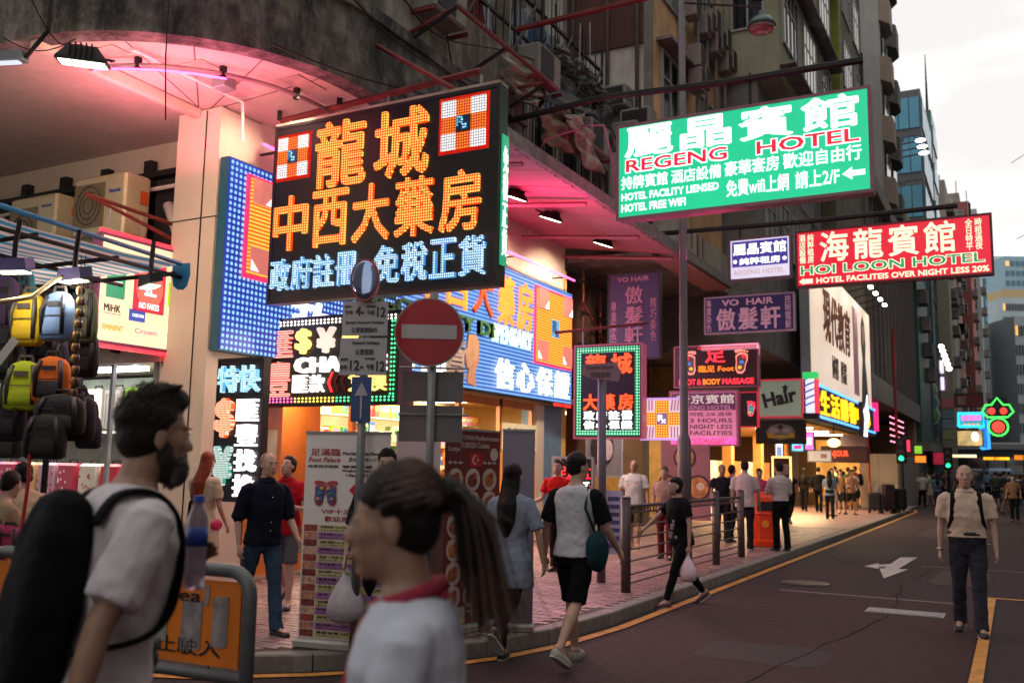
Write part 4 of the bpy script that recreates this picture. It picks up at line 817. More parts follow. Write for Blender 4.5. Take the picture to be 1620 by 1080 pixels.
lamp('AREA', (FX-1.2, 22, 2.95), 130, (1, .78, .45), sB, (2, 2.5), target=(FX-1, 22, 0), name='shop_light'); MB().box(FX-1.8, FX-.6, 21.8, 22.1, 2.94, 2.99).build('ceiling_light', MC['shop tube light'], sB)
lamp('AREA', (FX-1.2, 25.5, 2.95), 50, (1, .7, .5), sB, (2, 1.5), target=(FX-1, 25.5, 0), name='shop_light'); MB().box(FX-1.8, FX-.6, 25.3, 25.6, 2.94, 2.99).build('ceiling_light', MC['shop tube light'], sB)
p = AX(1070, 760, FX+.3)
t = thing('portrait_poster', 'grey framed portrait poster of a long haired woman at the dark entrance', 'poster', (-7.9, 18.3, 1.45), 0)
MB().box(-.1, .75, .0, .04, -.05, 1.05).build('frame', GALV, t); MB().box(-.05, .7, -.01, 0, 0, 1.0).build('paper', mat('grey portrait paper', '#6a6870', .6), t)
MB().ell((.28, -.012, .55), (.27, .006, .4), 18, 8).build('printed_hair', mat('printed black hair', '#151318', .5), t); MB().ell((.40, -.02, .52), (.13, .005, .22), 16, 6).build('printed_face', mat('printed pale face', '#a89aa0', .6), t)
t = thing('led_board', 'standing black board with red and white glowing foot massage lettering', 'sign', AG(915, 888, .12), R(8)); H = 1.55; W = .72
t.location = (-7.0, 14.6, .12)
panelbox(t, W, H+.1, .1, BLKF, GALV, .03); text(t, '足滿臨', .08, W-.08, 1.28, 1.5, NR, -.005, .02, .03); text(t, 'COTTAGE', .06, W-.06, 1.1, 1.24, WN, -.005, .02, .03); text(t, '三色中', .1, W-.1, .96, 1.08, em('yellow led letters', '#ffd020', 2), -.005, .02, .03); text(t, 'CARING', .08, W-.1, .85, .94, NR, -.005, .02, .02)
foot(t, W*.33, .32, .3, True, (WN, WN, WN, WN, WN)); foot(t, W*.62, .32, .3, False, (WN, WN, WN, WN, WN)); bulbs(t, [(W-.05, .1+.15*i) for i in range(10)], MC['red bulb']); bulbs(t, [(.05, .1+.15*i) for i in range(10)], MC['red bulb'])
t = thing('price_board', 'narrow pale blue price board leaning by the red glowing board', 'sign', (-6.15, 14.9, .12), R(8)); MB().box(0, .3, 0, .04, .05, 1.1).build('panel', mat('pale board', '#8a94b0', .5), t)
for i in range(7): MB().box(.05, .25, -.008, 0, .15+.13*i, .22+.13*i).build('price_strip', mat('navy print', '#283058', .5), t)
# food poster column
t = thing('menu_poster', 'tall dusty pink poster of noodle bowls at the shop corner', 'poster', AY(1046, 850, 20.1), 0); t.location.z = .5
MB().box(0, 1.1, 0, .08, 0, 2.5).build('panel', mat('dusty pink poster', '#9a6a74', .6, 0, .1, 3), t)
MB().box(.0, .4, -.008, -.001, 2.05, 2.5).build('dark_print', mat('plum print', '#3a1c34', .6), t); text(t, '$36', .15, .45, 1.72, 1.84, mat('pale print', '#d8c0c8', .6), -.002, .004); text(t, '壹加壹', .5, .9, 1.72, 1.84, MC['pale print'], -.002, .004)
for x, z, r_ in ((.75, 2.15, .3), (.55, 1.35, .26), (.15, .75, .22), (.85, .7, .28)):
    MB().disc((x, z), r_, -.012, -.003, 24).build('bowl_print', mat('bowl print', '#4a2830', .5), t); MB().disc((x, z), r_*.8, -.018, -.0125, 24).build('soup_print', mat('soup print', '#c08050', .5, 0, .5, 8), t); MB().ell((x+.05, -.02, z+.03), (r_*.35, .005, r_*.3), 10, 4).build('egg_print', mat('egg print', '#d8c8b0', .5), t)
# dark scaffold and glazed grid above that shop
sc_ = thing('steel_scaffold', 'dark scaffold grid glowing dull red under the pink canopy end', 'scaffold', (0, 0, 0))
for y_ in (18.9, 19.9, 20.9, 22.0, 23.2): MB().tube([(FX+.25, y_, 3.2), (FX+.25, y_, 6.0)], .03, 5).build('upright', RUST, sc_)
for z_ in (3.6, 4.3, 5.0, 5.7): MB().tube([(FX+.3, 18.6, z_), (FX+.3, 23.8, z_)], .03, 5).build('ledger', BLACKM, sc_)
MB().tube([(FX+.35, 18.6, 5.2), (FX+.35, 22, 3.4)], .03, 5).build('brace', RUST, sc_)
MB().box(-12, FX+.1, 18.57, 23.85, 3.16, 3.2).box(-10, -9.9, 18.57, 23.85, 3.2, 5.9).build('dim_wall', mat('dim red brown wall', '#5a3c3c', .8, 0, .3, 3, .2), sc_)
for i in range(5): MB().box(-9.89, -9.86, 18.7+i, 19.5+i, 3.5, 5.4).build('dim_window', mat('dim window', '#3a3038', .3), sc_)

# ---------------------------------------------------------------- luggage shop on the side street
sL = thing('luggage_shop', 'white lit luggage shop open to the side street behind the market stall', 'shop', (0, 0, 0))
MB().box(-20, -9.36, 10.9, 11.0, .12, 3.05).build('back_wall', WHITEP, sL); MB().box(-20, -9.36, 8.3, 10.9, 2.96, 3.06).build('ceiling', WHITEP, sL)
MB().box(-9.44, -9.36, 8.25, 10.9, .12, 2.95).build('side_wall', WHITEP, sL)
MB().box(-10.35, -10.3, 8.25, 8.3, .12, 2.9).box(-9.5, -9.45, 8.2, 8.25, .12, 2.9).build('shutter_guide', GALV, sL)
MB().box(-20, -9.36, 8.16, 8.25, 2.82, 3.07).build('shop_fascia', CREAM, sL)
for i, (x, c_) in enumerate(((-11.6, '#4d9a28'), (-13.2, '#4d9a28'))): MB().box(x, x+.2, 8.14, 8.158, 2.83, 3.05).build('green_mark', mat('green mark', c_, .5), sL)
for i in range(4):
    x = -11.6-i*1.9; MB().box(x, x+1.6, 8.5, 8.56, 2.76, 2.82).build('tube_light', em('white shop tube', '#f4f8ff', 11), sL); MB().box(x+.2, x+1.4, 8.46, 8.6, 2.83, 2.95).build('tube_fitting', GALV, sL)
lamp('AREA', (-11.5, 9.2, 2.85), 90, (1, .97, .9), sL, (4, .6), target=(-11.5, 9.6, 0), name='shop_light'); lamp('AREA', (-15, 9.2, 2.85), 70, (1, .95, .85), sL, (4, .6), target=(-15, 9.6, 0), name='shop_light')
for z_ in (2.02,): MB().box(-20, -9.46, 9.6, 10.4, z_-.04, z_).build('shelf', WHITEP, sL)
MB().box(-20, -9.46, 10.42, 10.45, .12, 2.9).build('shelf_back', mat('pale green shelf back', '#b0bcb0', .6), sL)
for z_ in (.95,): MB().box(-20, -9.46, 8.9, 9.55, z_-.04, z_).build('shelf', WHITEP, sL)
MB().box(-9.65, -9.46, 8.3, 8.33, 1.5, 2.6).build('brand_panel', WHITEP, sL); text(sL, 'MiHK', -9.65, -9.47, 2.02, 2.1, mat('black lettering', '#141214', .5), 8.295, .004); MB().box(-9.64, -9.47, 8.28, 8.295, 1.72, 1.92).build('red_mark', mat('red mark', '#b02030', .5), sL)
def suitcase(x, y, z, w_, d_, h, c_, lab, dots=None, ribs=True, grp='suitcases on the luggage shop shelves', rz=0):
    t = thing('suitcase', lab, 'suitcase', (x, y, z), rz, grp); m = mat('suitcase shell ' + c_, c_, .35, .0, .08, 5)
    MB().cbox(-w_/2, w_/2, -d_/2, d_/2, .03, h, .035).build('shell', m, t)
    if ribs:
        for i in range(5): MB().box(-w_*.36+i*w_*.16, -w_*.36+i*w_*.16+w_*.06, -d_/2-.012, -d_/2-.001, .09, h-.08).build('rib', m, t)
    if dots:
        for i in range(12): MB().ell((random.uniform(-.4, .4)*w_, -d_/2-.003, random.uniform(.15, .9)*h), (.02, .003, .02), 7, 4).build('printed_dot', mat('print '+dots, dots, .5), t)
    MB().tube([(-w_*.2, 0, h), (-w_*.2, 0, h+.05), (w_*.2, 0, h+.05), (w_*.2, 0, h)], .012, 5).build('handle', BLACKM, t)
    for sx in (-1, 1): MB().ell((sx*w_*.38, 0, .02), (.02, .025, .025), 8, 5).build('wheel', BLACKM, t)
x = -9.9
cols = [('#a03038', 'dark red'), ('#86c020', 'lime green'), ('#b8b4a8', 'silver'), ('#9aa8a4', 'pale grey'), ('#7a7470', 'taupe'), ('#d0cabc', 'cream'), ('#308870', 'teal'), ('#5c1c28', 'maroon')]
for i in range(11):
    c_, n_ = cols[[4, 3, 2, 1, 1, 4, 2, 4, 3, 6, 7][i]]; w_ = .42 if n_ != 'lime green' else .46
    xx = -9.85-i*.47; suitcase(xx, 9.9, 2.02, w_*.95, .25, .66, c_, '%s suitcase on the top shelf of the luggage shop' % n_)
pal = [('#c02850', 'crimson', '#e8c8c8'), ('#c81838', 'plain red', None), ('#b8889a', 'pink patterned', '#8a2038'), ('#8a6cb0', 'violet', None), ('#d0c8b8', 'white floral', '#c04838'), ('#c8a070', 'tan floral', '#3c7040'), ('#c8c0a8', 'map printed', '#3868a0'), ('#b03048', 'red', '#e8d8d0')]
for i in range(16):
    c_, n_, dt = pal[(i*3) % 8]; suitcase(-9.9-i*.46, 9.2, .95, .40, .25, .58, c_, '%s suitcase on the middle shelf of the luggage shop' % n_, dt, False)
for i in range(16):
    c_, n_, dt = pal[(i*5+2) % 8]; suitcase(-9.8-i*.48, 8.75, .13, .44, .28, .66, c_, '%s suitcase standing on the luggage shop floor' % n_, dt, False)
# air conditioners on the ledge
for i, (px, wd, h, lab) in enumerate(((178, 1.0, 1.5, 'tallest cream air conditioner, nearest the corner column'), (75, 1.0, 1.05, 'middle cream air conditioner with a blue name mark'), (-20, 1.0, .95, 'cream air conditioner cut by the left edge of the view'))):
    p = AY(px, 300, 8.25); t = thing('air_conditioner', lab, 'air conditioner', (p.x, 8.05, 5.35-h+(0, -.12, -.28)[i]), R(0), 'air conditioners on the ledge above the luggage shop')
    cm = mat('aged cream casing', '#b8ab8c', .5, .1, .08, 3, .05)
    MB().cbox(-.5, .5, 0, .42, 0, h, .03).build('casing', cm, t)
    gm = mat('brown fan grille', '#7a6c54', .6, .2)
    for k in range(2 if h > 1.2 else 1):
        zc_ = h*(.73 if k == 0 and h > 1.2 else (.27 if h > 1.2 else .5)); hh = .3 if h > 1.2 else .36
        MB().box(-.48, .12, -.012, -.001, zc_-hh, zc_+hh).build('grille_panel', gm, t)
        for r_ in (.10, .17, .24): MB().tube([(-.18+r_*math.cos(a), -.02, zc_+r_*1.1*math.sin(a)) for a in [R(q) for q in range(0, 361, 24)]], .006, 4).build('grille_ring', BLACKM, t)
        for q in range(6): a = q*math.pi/3; MB().box(-.02, .02, -.018, -.013, .03, .24, Matrix.Translation((-.18, 0, zc_)) @ Matrix.Rotation(a, 4, 'Y')).build('fan_blade', gm, t)
    text(t, 'Panasonic', .2, .42, h*.82, h*.86, mat('blue name print', '#3858a0', .5), -.002, .004); MB().box(.27, .35, -.006, -.001, h*.4, h*.43).build('name_plate', BLACKM, t)
    MB().box(.501, .515, .25, .36, h*.74, h*.86).build('warning_label', mat('orange warning label', '#c85020', .5), t)
    MB().box(-.5, .5, 0, .42, -.4, -.35).box(-.5, -.44, 0, .42, -.9, -.4).box(.44, .5, 0, .42, -.9, -.4).build('stand', BLACKM, t)
MB().tube([(-9.6, 8.4, 3.3), (-9.5, 8.5, 4.4), (-9.9, 8.6, 5.0)], .07, 8).build('white_duct', WHITEP, None, smooth=True, label='white insulated duct leaning between the tall air conditioner and column', cat='duct')

# ---------------------------------------------------------------- market stall with tarpaulin and bags
st = thing('market_stall', 'street stall with blue and white striped tarpaulin on a black pole frame', 'market stall', (0, 0, 0))
def stripes():
    m = bpy.data.materials.new('blue white striped tarpaulin'); m.use_nodes = True; n = m.node_tree.nodes; l = m.node_tree.links; b = n['Principled BSDF']; b.inputs['Roughness'].default_value = .5
    tx = n.new('ShaderNodeTexCoord'); sp = n.new('ShaderNodeSeparateXYZ'); l.new(tx.outputs['Object'], sp.inputs[0]); nz = n.new('ShaderNodeTexNoise'); nz.inputs['Scale'].default_value = 1.5; l.new(tx.outputs['Object'], nz.inputs[0])
    a = n.new('ShaderNodeMath'); a.operation = 'MULTIPLY_ADD'; a.inputs[1].default_value = 1; l.new(sp.outputs[0], a.inputs[0]); m2 = n.new('ShaderNodeMath'); m2.operation = 'MULTIPLY'; m2.inputs[1].default_value = .12; l.new(nz.outputs[0], m2.inputs[0]); l.new(m2.outputs[0], a.inputs[2])
    s1 = n.new('ShaderNodeMath'); s1.operation = 'MULTIPLY'; s1.inputs[1].default_value = 38; l.new(a.outputs[0], s1.inputs[0]); s2 = n.new('ShaderNodeMath'); s2.operation = 'SINE'; l.new(s1.outputs[0], s2.inputs[0])
    r_ = n.new('ShaderNodeValToRGB'); r_.color_ramp.elements[0].position = .0; r_.color_ramp.elements[1].position = .22; r_.color_ramp.elements[0].color = col4(lin('#ddd4d4')); r_.color_ramp.elements[1].color = col4(lin('#4694ba')); l.new(s2.outputs[0], r_.inputs[0]); l.new(r_.outputs[0], b.inputs['Base Color'])
    b.inputs['Transmission Weight'].default_value = 0
    tr = n.new('ShaderNodeBsdfTranslucent'); l.new(r_.outputs[0], tr.inputs[0]); ms = n.new('ShaderNodeMixShader'); ms.inputs[0].default_value = .45; l.new(b.outputs[0], ms.inputs[1]); l.new(tr.outputs[0], ms.inputs[2]); l.new(ms.outputs[0], n['Material Output'].inputs[0]); return m
TX, TY = -7.05, 6.3
mb = MB(); nx, ny = 40, 16
for j in range(ny+1):
    for i in range(nx+1):
        u = i/nx; v = j/ny; x = TX-7*u; y = 2.9+(TY-2.9)*v; sag = -.035*abs(math.sin(u*nx*.42))-.05*math.sin(math.pi*v)+.02*mnoise.noise(Vector((x*2, y*2, 0)))
        mb.v.append((x, y, 3.6+sag-.12*v))
for j in range(ny):
    for i in range(nx): a = j*(nx+1)+i; mb.f.append((a, a+1, a+nx+2, a+nx+1))
mb.build('tarpaulin_roof', stripes(), st, smooth=True)
EDG = mat('blue tarpaulin hem', '#2c7aa8', .5, 0, .2, 5); MB().tube([(TX+.02, 2.9, 3.61), (TX+.02, 4.5, 3.59), (TX+.02, TY, 3.49)], .022, 8, flat=1).build('hem_roll', EDG, st, smooth=True)
MB().loft([[(TX-.1, TY+.02, 3.5), (TX+.1, TY+.05, 3.5)], [(TX-.11, TY+.02, 3.38), (TX+.11, TY+.05, 3.38)], [(TX-.08, TY+.02, 3.28), (TX+.08, TY+.05, 3.28)], [(TX-.02, TY+.02, 3.24), (TX+.03, TY+.05, 3.24)]], cap=False, closed=False).build('hem_flap', EDG, st)
for y_ in (3.2, 4.0, 4.8, 5.6, TY-.05): MB().tube([(TX-7, y_, 3.47), (TX+.0, y_, 3.50-(y_-2.9)*.035)], .022, 6).build('roof_pole', BLACKM, st, smooth=True)
for x_ in (TX, TX-.9, TX-1.9, TX-3, TX-4.2): MB().tube([(x_, 2.9, 3.46), (x_, TY+.1, 3.36)], .02, 6).build('roof_pole', BLACKM, st, smooth=True)
for x_ in (TX-.9, TX-3.4): MB().tube([(x_, TY-.6, .02), (x_, TY-.6, 3.4)], .028, 6).build('upright', BLACKM, st, smooth=True)
MB().tube([(TX-.9, 4.6, 3.4), (TX-2.5, TY, 3.0)], .02, 5).build('brace', BLACKM, st)
MB().tube([(TX-5, 5.35, 2.95), (TX-.55, 5.35, 2.95)], .02, 6).build('hanging_rail', GALV, st); MB().tube([(TX-5, 5.0, 2.4), (TX-.7, 5.0, 2.4)], .02, 6).build('hanging_rail', GALV, st)
# stall lamps
for k, (px, py, D, lab) in enumerate(((238, 440, 7.3, 'black clip lamp hanging in front of the luggage sign'), (118, 430, 6.6, 'open violet clip lamp under the striped tarpaulin'), (22, 415, 6.4, 'violet clip lamp at the left edge under the tarpaulin'))):
    p = AD(px, py, D); t = thing('clip_lamp', lab, 'lamp', p, R(20*k-20), 'clip lamps hanging under the stall roof')
    MB().loft([[(-.13, -.05, -.06), (.13, -.05, -.06), (.13, .05, -.03), (-.13, .05, -.03)], [(-.11, -.05, .02), (.11, -.05, .02), (.11, .05, .04), (-.11, .05, .04)]]).build('housing', BLACKM if k == 0 else mat('violet lamp shell', '#4c4470', .4), t)
    MB().tube([(0, 0, .03), (0, 0, .14), (.02, 0, .3)], .018, 6).build('clamp', BLACKM, t); MB().box(-.11, .11, -.04, .04, -.075, -.064).build('lamp_glass', em('stall lamp glass', '#fff4e0', 2.5), t)
    lamp('POINT', (0, -.02, -.14), 9, (1, .86, .72), t, size=.06)
MB().tube([AD(-5, 478, 6.3), AD(50, 470, 6.4), AD(80, 448, 6.5), AD(100, 435, 6.6)], .016, 6).build('cream_cable', mat('cream cable', '#c8b088', .5), None, smooth=True, label='thick cream cable curving up to the violet lamp', cat='cable')
# bags: builder
def backpack(px, py, D, w_, h, c_, lab, c2='#282428', rz=0, face=20, tilt=0, pocket=True):
    p = AD(px, py, D); t = thing('backpack', lab, 'backpack', p, R(face), 'bags hanging from the market stall')
    m = mat('bag cloth ' + c_, c_, .85, 0, .12, 8, .25, 14); m2 = mat('bag trim ' + c2, c2, .6, 0, .15, 8, .2)
    rr = []
    for k, (z, a, b) in enumerate(((-.5, .8, .6), (-.44, 1, .95), (-.2, 1.04, 1.05), (.1, 1.0, 1.0), (.32, .9, .85), (.44, .65, .6), (.5, .25, .25))):
        n = 16; ring = []
        for i in range(n):
            an = 2*math.pi*i/n; cx, sy = math.cos(an), math.sin(an); ex = lambda q: math.copysign(abs(q)**.6, q); wob = 1+.05*mnoise.noise(Vector((cx*2+px, sy*2, z*6)))
            ring.append((ex(cx)*a*w_/2*wob, ex(sy)*b*w_*.24*wob, z*h))
        rr.append(ring)
    b = MB().loft(rr).build('bag_body', m, t, smooth=True)
    if pocket:
        rr = [[(x*.8, y*.5-w_*.16, z*.42-h*.2) for x, y, z in r_] for r_ in rr]; MB().loft(rr).build('front_pocket', m2 if pocket == 2 else m, t, smooth=True)
        MB().box(-w_*.3, w_*.3, -w_*.285, -w_*.275, -h*.02, h*.0).build('zip', m2, t)
    MB().tube([(-.05, 0, h*.48), (-.04, 0, h*.6), (.04, 0, h*.6), (.05, 0, h*.48)], .012, 6).build('grab_loop', m2, t)
    for s_ in (-1, 1): MB().tube([(s_*w_*.27, -w_*.17, h*.40), (s_*w_*.36, -w_*.29, h*.1), (s_*w_*.34, -w_*.22, -h*.38)], .016, 6).build('strap', m2, t, smooth=True)
    MB().box(-.05, .05, -w_*.275, -w_*.265, h*.18, h*.28).build('logo_patch', m2, t)
for a in ((45, 505, 6.7, .34, .5, '#c8a818', 'yellow backpack with grey piping hanging above the lime one'), (92, 500, 6.6, .32, .46, '#6f8eb8', 'pale blue patterned backpack in the upper row of the stall'), (38, 610, 6.6, .34, .46, '#a8b818', 'lime yellow backpack with dark straps in the lower row'), (82, 600, 6.5, .33, .42, '#e06818', 'bright orange backpack beside the lime one'),
          (30, 460, 7.2, .3, .5, '#1c7280', 'teal backpack at the back of the upper row'), (5, 480, 6.9, .3, .55, '#3c2848', 'dark purple bag with paper tag at left edge'), (132, 500, 6.9, .28, .55, '#4a4c38', 'olive camouflage bag at the end of upper row'), (135, 560, 6.9, .26, .45, '#1c1820', 'small black bag below the camouflage bag'),
          (95, 655, 6.4, .44, .36, '#1d1a18', 'wide black bag under the orange backpack'), (125, 660, 6.6, .32, .44, '#2a1c2c', 'black and plum bag at the lower right of the stall'), (72, 690, 6.3, .36, .4, '#262220', 'big charcoal bag hanging lowest'), (8, 560, 6.8, .36, .5, '#141214', 'black bag behind the yellow backpack'), (10, 655, 6.6, .36, .5, '#241c24', 'dim black bag at the lower left corner of the stall'), (45, 665, 6.8, .26, .3, '#7a2c5c', 'small magenta trimmed bag under the lime backpack')):
    px, py, D, w_, h, c_, lab = a; backpack(px, py, D, w_*.74, h*.76, c_, lab, '#4a4640' if c_ in ('#c8a818', '#a8b818') else '#201c20', face=random.uniform(5, 40), pocket=2 if 'orange' in lab else True)
for i in range(22):
    px, py = 2+(i*31) % 140, 455+(i*53) % 250; c_, n_ = (('#181418', 'black'), ('#2c2024', 'dark brown'), ('#3a3c34', 'dark olive'), ('#241c30', 'dark violet'), ('#5c2434', 'wine red'), ('#20303c', 'dark petrol'))[i % 6]
    backpack(px, py, 7.1+.05*(i % 5), .2, .27, c_, 'small %s bag in the %s of the stall display' % (n_, 'upper rows' if py < 540 else ('middle rows' if py < 620 else 'lower rows')), '#343034', face=random.uniform(-20, 50), pocket=i % 2 == 0)
t = thing('paper_tag', 'white paper tag hanging beside the yellow backpack', 'price tag', AD(10, 555, 6.3), R(25)); MB().box(-.03, .03, -.002, .002, -.1, .1, Matrix.Rotation(R(35), 4, 'Y')).build('card', WHITEP, t); MB().tube([(0, 0, .08), (0, 0, .3)], .003, 4).build('string', BLACKM, t)
for k in range(2):
    t = thing('beaded_strap', ('gold beaded strap hanging between the blue and camouflage bags', 'dark chain strap hanging behind the gold strap')[k], 'strap', AD(117+k*6, 560, 6.5), 0); m_ = (mat('gold beads', '#b08848', .4, .5), mat('dark beads', '#4a3428', .4, .3))[k]
    for i in range(12): MB().ell((.01*math.sin(i), 0, .45-.08*i), (.018, .018, .032), 8, 5).build('bead', m_, t)
    MB().tube([(0, 0, .7), (0, 0, -.5)], .004, 4).build('cord', BLACKM, t)
t = thing('red_strap', 'red luggage strap hanging under the charcoal bag', 'strap', AD(42, 760, 6.2), 0); MB().tube([(0, 0, .3), (.02, 0, 0), (-.01, 0, -.35)], .012, 6).build('webbing', mat('red webbing', '#a02020', .6), t); MB().ell((0, 0, .3), (.025, .02, .02), 8, 5).build('buckle', BLACKM, t)
# goods heaped at the bottom left
for i in range(9):
    p = AD(-10+i*9 % 85, 860+(i*37 % 120), 7.0); backpack(-10+(i*23) % 90, 850+(i*37) % 90, 7.2, .26, .22, ('#a03058', '#c87838', '#8a7088', '#b04050', '#503c68')[i % 5], '%s bag heaped on the stall table, number %s from the left' % (('crimson', 'tan', 'mauve', 'rosy', 'violet')[i % 5], 'x') if False else '%s bag heaped low at the left of the stall' % ('crimson', 'tan', 'mauve', 'rosy', 'violet', 'dusky crimson', 'dusky tan', 'faded mauve', 'faded rosy')[i], pocket=False)
MB().box(-13, -8.4, 4.9, 6.0, .72, .78).build('table_top', mat('stall table top', '#5c4840', .7), st)
for x_, y_ in ((-12.9, 5), (-8.6, 5), (-8.6, 5.9)): MB().box(x_, x_+.06, y_, y_+.06, .0, .72).build('leg', BLACKM, st)

# ---------------------------------------------------------------- no entry sign, plates, mirror, poles
POLE = mat('galvanised pole', '#77797c', .45, .6, .12, 6, .05)
b = AG(683, 1010, .12); t = thing('no_entry_sign', 'round red no entry sign with white bar on a grey pole', 'traffic sign', (-5.46*.8+(-.0), 6.7, .12)); 
c = AD(679, 525, 8.0); t.location = (c.x, c.y, .12); rz = YAW+R(2); t.rotation_euler = (0, 0, rz); zc_ = c.z-.12
MB().tube([(.03, .06, 0), (.03, .06, zc_+.35)], .038, 14).build('pole', POLE, t, smooth=True)
MB().disc((0, zc_), .298, -.004, .012, 48).build('rim', mat('pale sign rim', '#8c8a8c', .4, .3), t); MB().disc((0, zc_), .282, -.01, -.0045, 48).build('red_disc', mat('deep red sign sheet', '#9c1420', .4, 0, .08, 3), t)
MB().box(-.235, .235, -.016, -.0105, zc_-.06, zc_+.06).build('white_bar', mat('grey white sign sheet', '#a8a4a6', .45, 0, .06, 3), t)
for z in (zc_+.18, zc_-.18): MB().box(-.06, .12, .015, .11, z-.02, z+.02).build('clamp', GALV, t)
for dx0, dx1, z0_, z1_ in ((-.22, .3, -.52, -.26), (-.24, .3, -.86, -.55)): MB().box(dx0-.0, dx1+.0, .10, .112, zc_+z0_-.07, zc_+z1_-.07).build('rear_plate', mat('back of sign plate', '#6c6468', .6, .3, .15, 5), t)
for z in (zc_-.3, zc_-.7): MB().tube([(-.25, .09, z), (.35, .09, z)], .01, 5).build('plate_rail', GALV, t)
# time plates on their own pole
a = AD(577, 530, 7.6); t = thing('time_plate_sign', 'white parking time plates above a blue arrow plate on a short pole', 'traffic sign', (a.x, a.y, .12), YAW-R(8))
zt = lambda py: AD(577, py, 7.6).z-.12; PW = mat('grey white plate', '#9c989e', .5, 0, .06, 4); BKL = mat('black plate print', '#1a181c', .5)
z1_, z0_ = zt(476), zt(531); MB().box(-.19, .19, -.01, 0, z0_, z1_).build('upper_plate', PW, t); h = z1_-z0_
text(t, '4-', -.08, -.01, z1_-h*.42, z1_-h*.14, BKL, -.011, .003, .02); text(t, '12', .10, .17, z1_-h*.46, z1_-h*.16, BKL, -.011, .003, .02); text(t, 'pm', -.17, -.12, z1_-h*.2, z1_-h*.12, BKL, -.011, .002); text(t, '下午', -.17, -.1, z1_-h*.4, z1_-h*.26, BKL, -.011, .002); text(t, 'midnight', .01, .09, z1_-h*.2, z1_-h*.1, BKL, -.011, .002); text(t, '午夜', .02, .08, z1_-h*.4, z1_-h*.26, BKL, -.011, .002)
text(t, 'Except General Holidays', -.16, .16, z0_+h*.32, z0_+h*.43, BKL, -.011, .002); text(t, '公眾假期除外', -.11, .11, z0_+h*.08, z0_+h*.24, BKL, -.011, .002)
z1_, z0_ = zt(535), zt(594); MB().box(-.20, .19, -.01, 0, z0_, z1_).build('lower_plate', PW, t); h = z1_-z0_
text(t, 'General Holidays', -.1, .13, z1_-h*.2, z1_-h*.08, BKL, -.011, .002); text(t, '公眾假期', -.07, .08, z1_-h*.46, z1_-h*.3, BKL, -.011, .002); text(t, '12-', -.11, .0, z0_+h*.12, z0_+h*.4, BKL, -.011, .003, .02); text(t, '12', .11, .18, z0_+h*.1, z0_+h*.38, BKL, -.011, .003, .02); text(t, 'noon', -.19, -.13, z0_+h*.38, z0_+h*.46, BKL, -.011, .002); text(t, '中午', -.19, -.13, z0_+h*.12, z0_+h*.28, BKL, -.011, .002); text(t, 'midnight', .01, .1, z0_+h*.4, z0_+h*.48, BKL, -.011, .002); text(t, '午夜', .03, .09, z0_+h*.14, z0_+h*.3, BKL, -.011, .002)
z1_, z0_ = zt(597), zt(668); MB().box(-.09, .075, -.01, 0, z0_, z1_).build('blue_plate', mat('dull blue plate', '#1f3f74', .5, 0, .1, 4), t); h = z1_-z0_
MB().poly([(-.012, z0_+.03), (-.012, z0_+h*.58), (-.06, z0_+h*.58), (-.005, z1_-.04), (.05, z0_+h*.58), (.004, z0_+h*.58), (.004, z0_+.03)], -.016, -.0105).build('white_arrow', PW, t)
MB().tube([(-.01, .045, 0), (-.01, .045, zt(476))], .035, 12).build('pole', POLE, t, smooth=True)
# convex mirror
a = AD(578, 443, 7.6); t = thing('traffic_mirror', 'oval red rimmed mirror catching blue light before the black sign', 'traffic mirror', (a.x, a.y, a.z), YAW-R(8))
MB().disc((0, 0), .12, -.02, .01, 36, 1.5).build('rim', mat('red mirror rim', '#8a1c2c', .4), t); MB().ell((0, -.02, 0), (.105, .02, .16), 28, 10).build('mirror_glass', mat('mirror glass', '#8898b8', .08, .9, .02, 1), t, smooth=True)
MB().tube([(0, .03, -.1), (0, .04, a.z*-1+.12+zt(476))], .02, 8).build('stem', POLE, t)
# tall post with name plate
a = AG(951, 922, .12); t = thing('street_name_post', 'mauve grey post with a faded arrow shaped name plate', 'street sign', (a.x, a.y, .12), 0)
D_ = (a-Vector((0, 0, EYE))).dot(fw); tz = AD(951, 596, D_).z
MB().tube([(0, 0, 0), (0, 0, tz-.1)], .057, 14).build('pole', mat('mauve grey pole', '#6c6070', .5, .3, .1, 5), t, smooth=True)
h = AD(951, 600, D_).z-.12; s_ = D_/F
MB().poly([(-19*s_, h+2*s_*3), (-32*s_, h+12*s_), (-32*s_, h+30*s_*.6), (-30*s_, h+36*s_*.8), (28*s_, h+30*s_), (36*s_, h+14*s_), (32*s_, h-1*s_)], -.08, -.06).build('name_plate', mat('faded pink plate', '#8a7078', .6, 0, .12, 5), t)
text(t, 'Nelson Street', -24*s_, 24*s_, h+20*s_, h+26*s_, mat('faded plate print', '#5c4a52', .6), -.081, .003); text(t, '奶路臣街', -16*s_, 18*s_, h+6*s_, h+15*s_, MC['faded plate print'], -.081, .003)
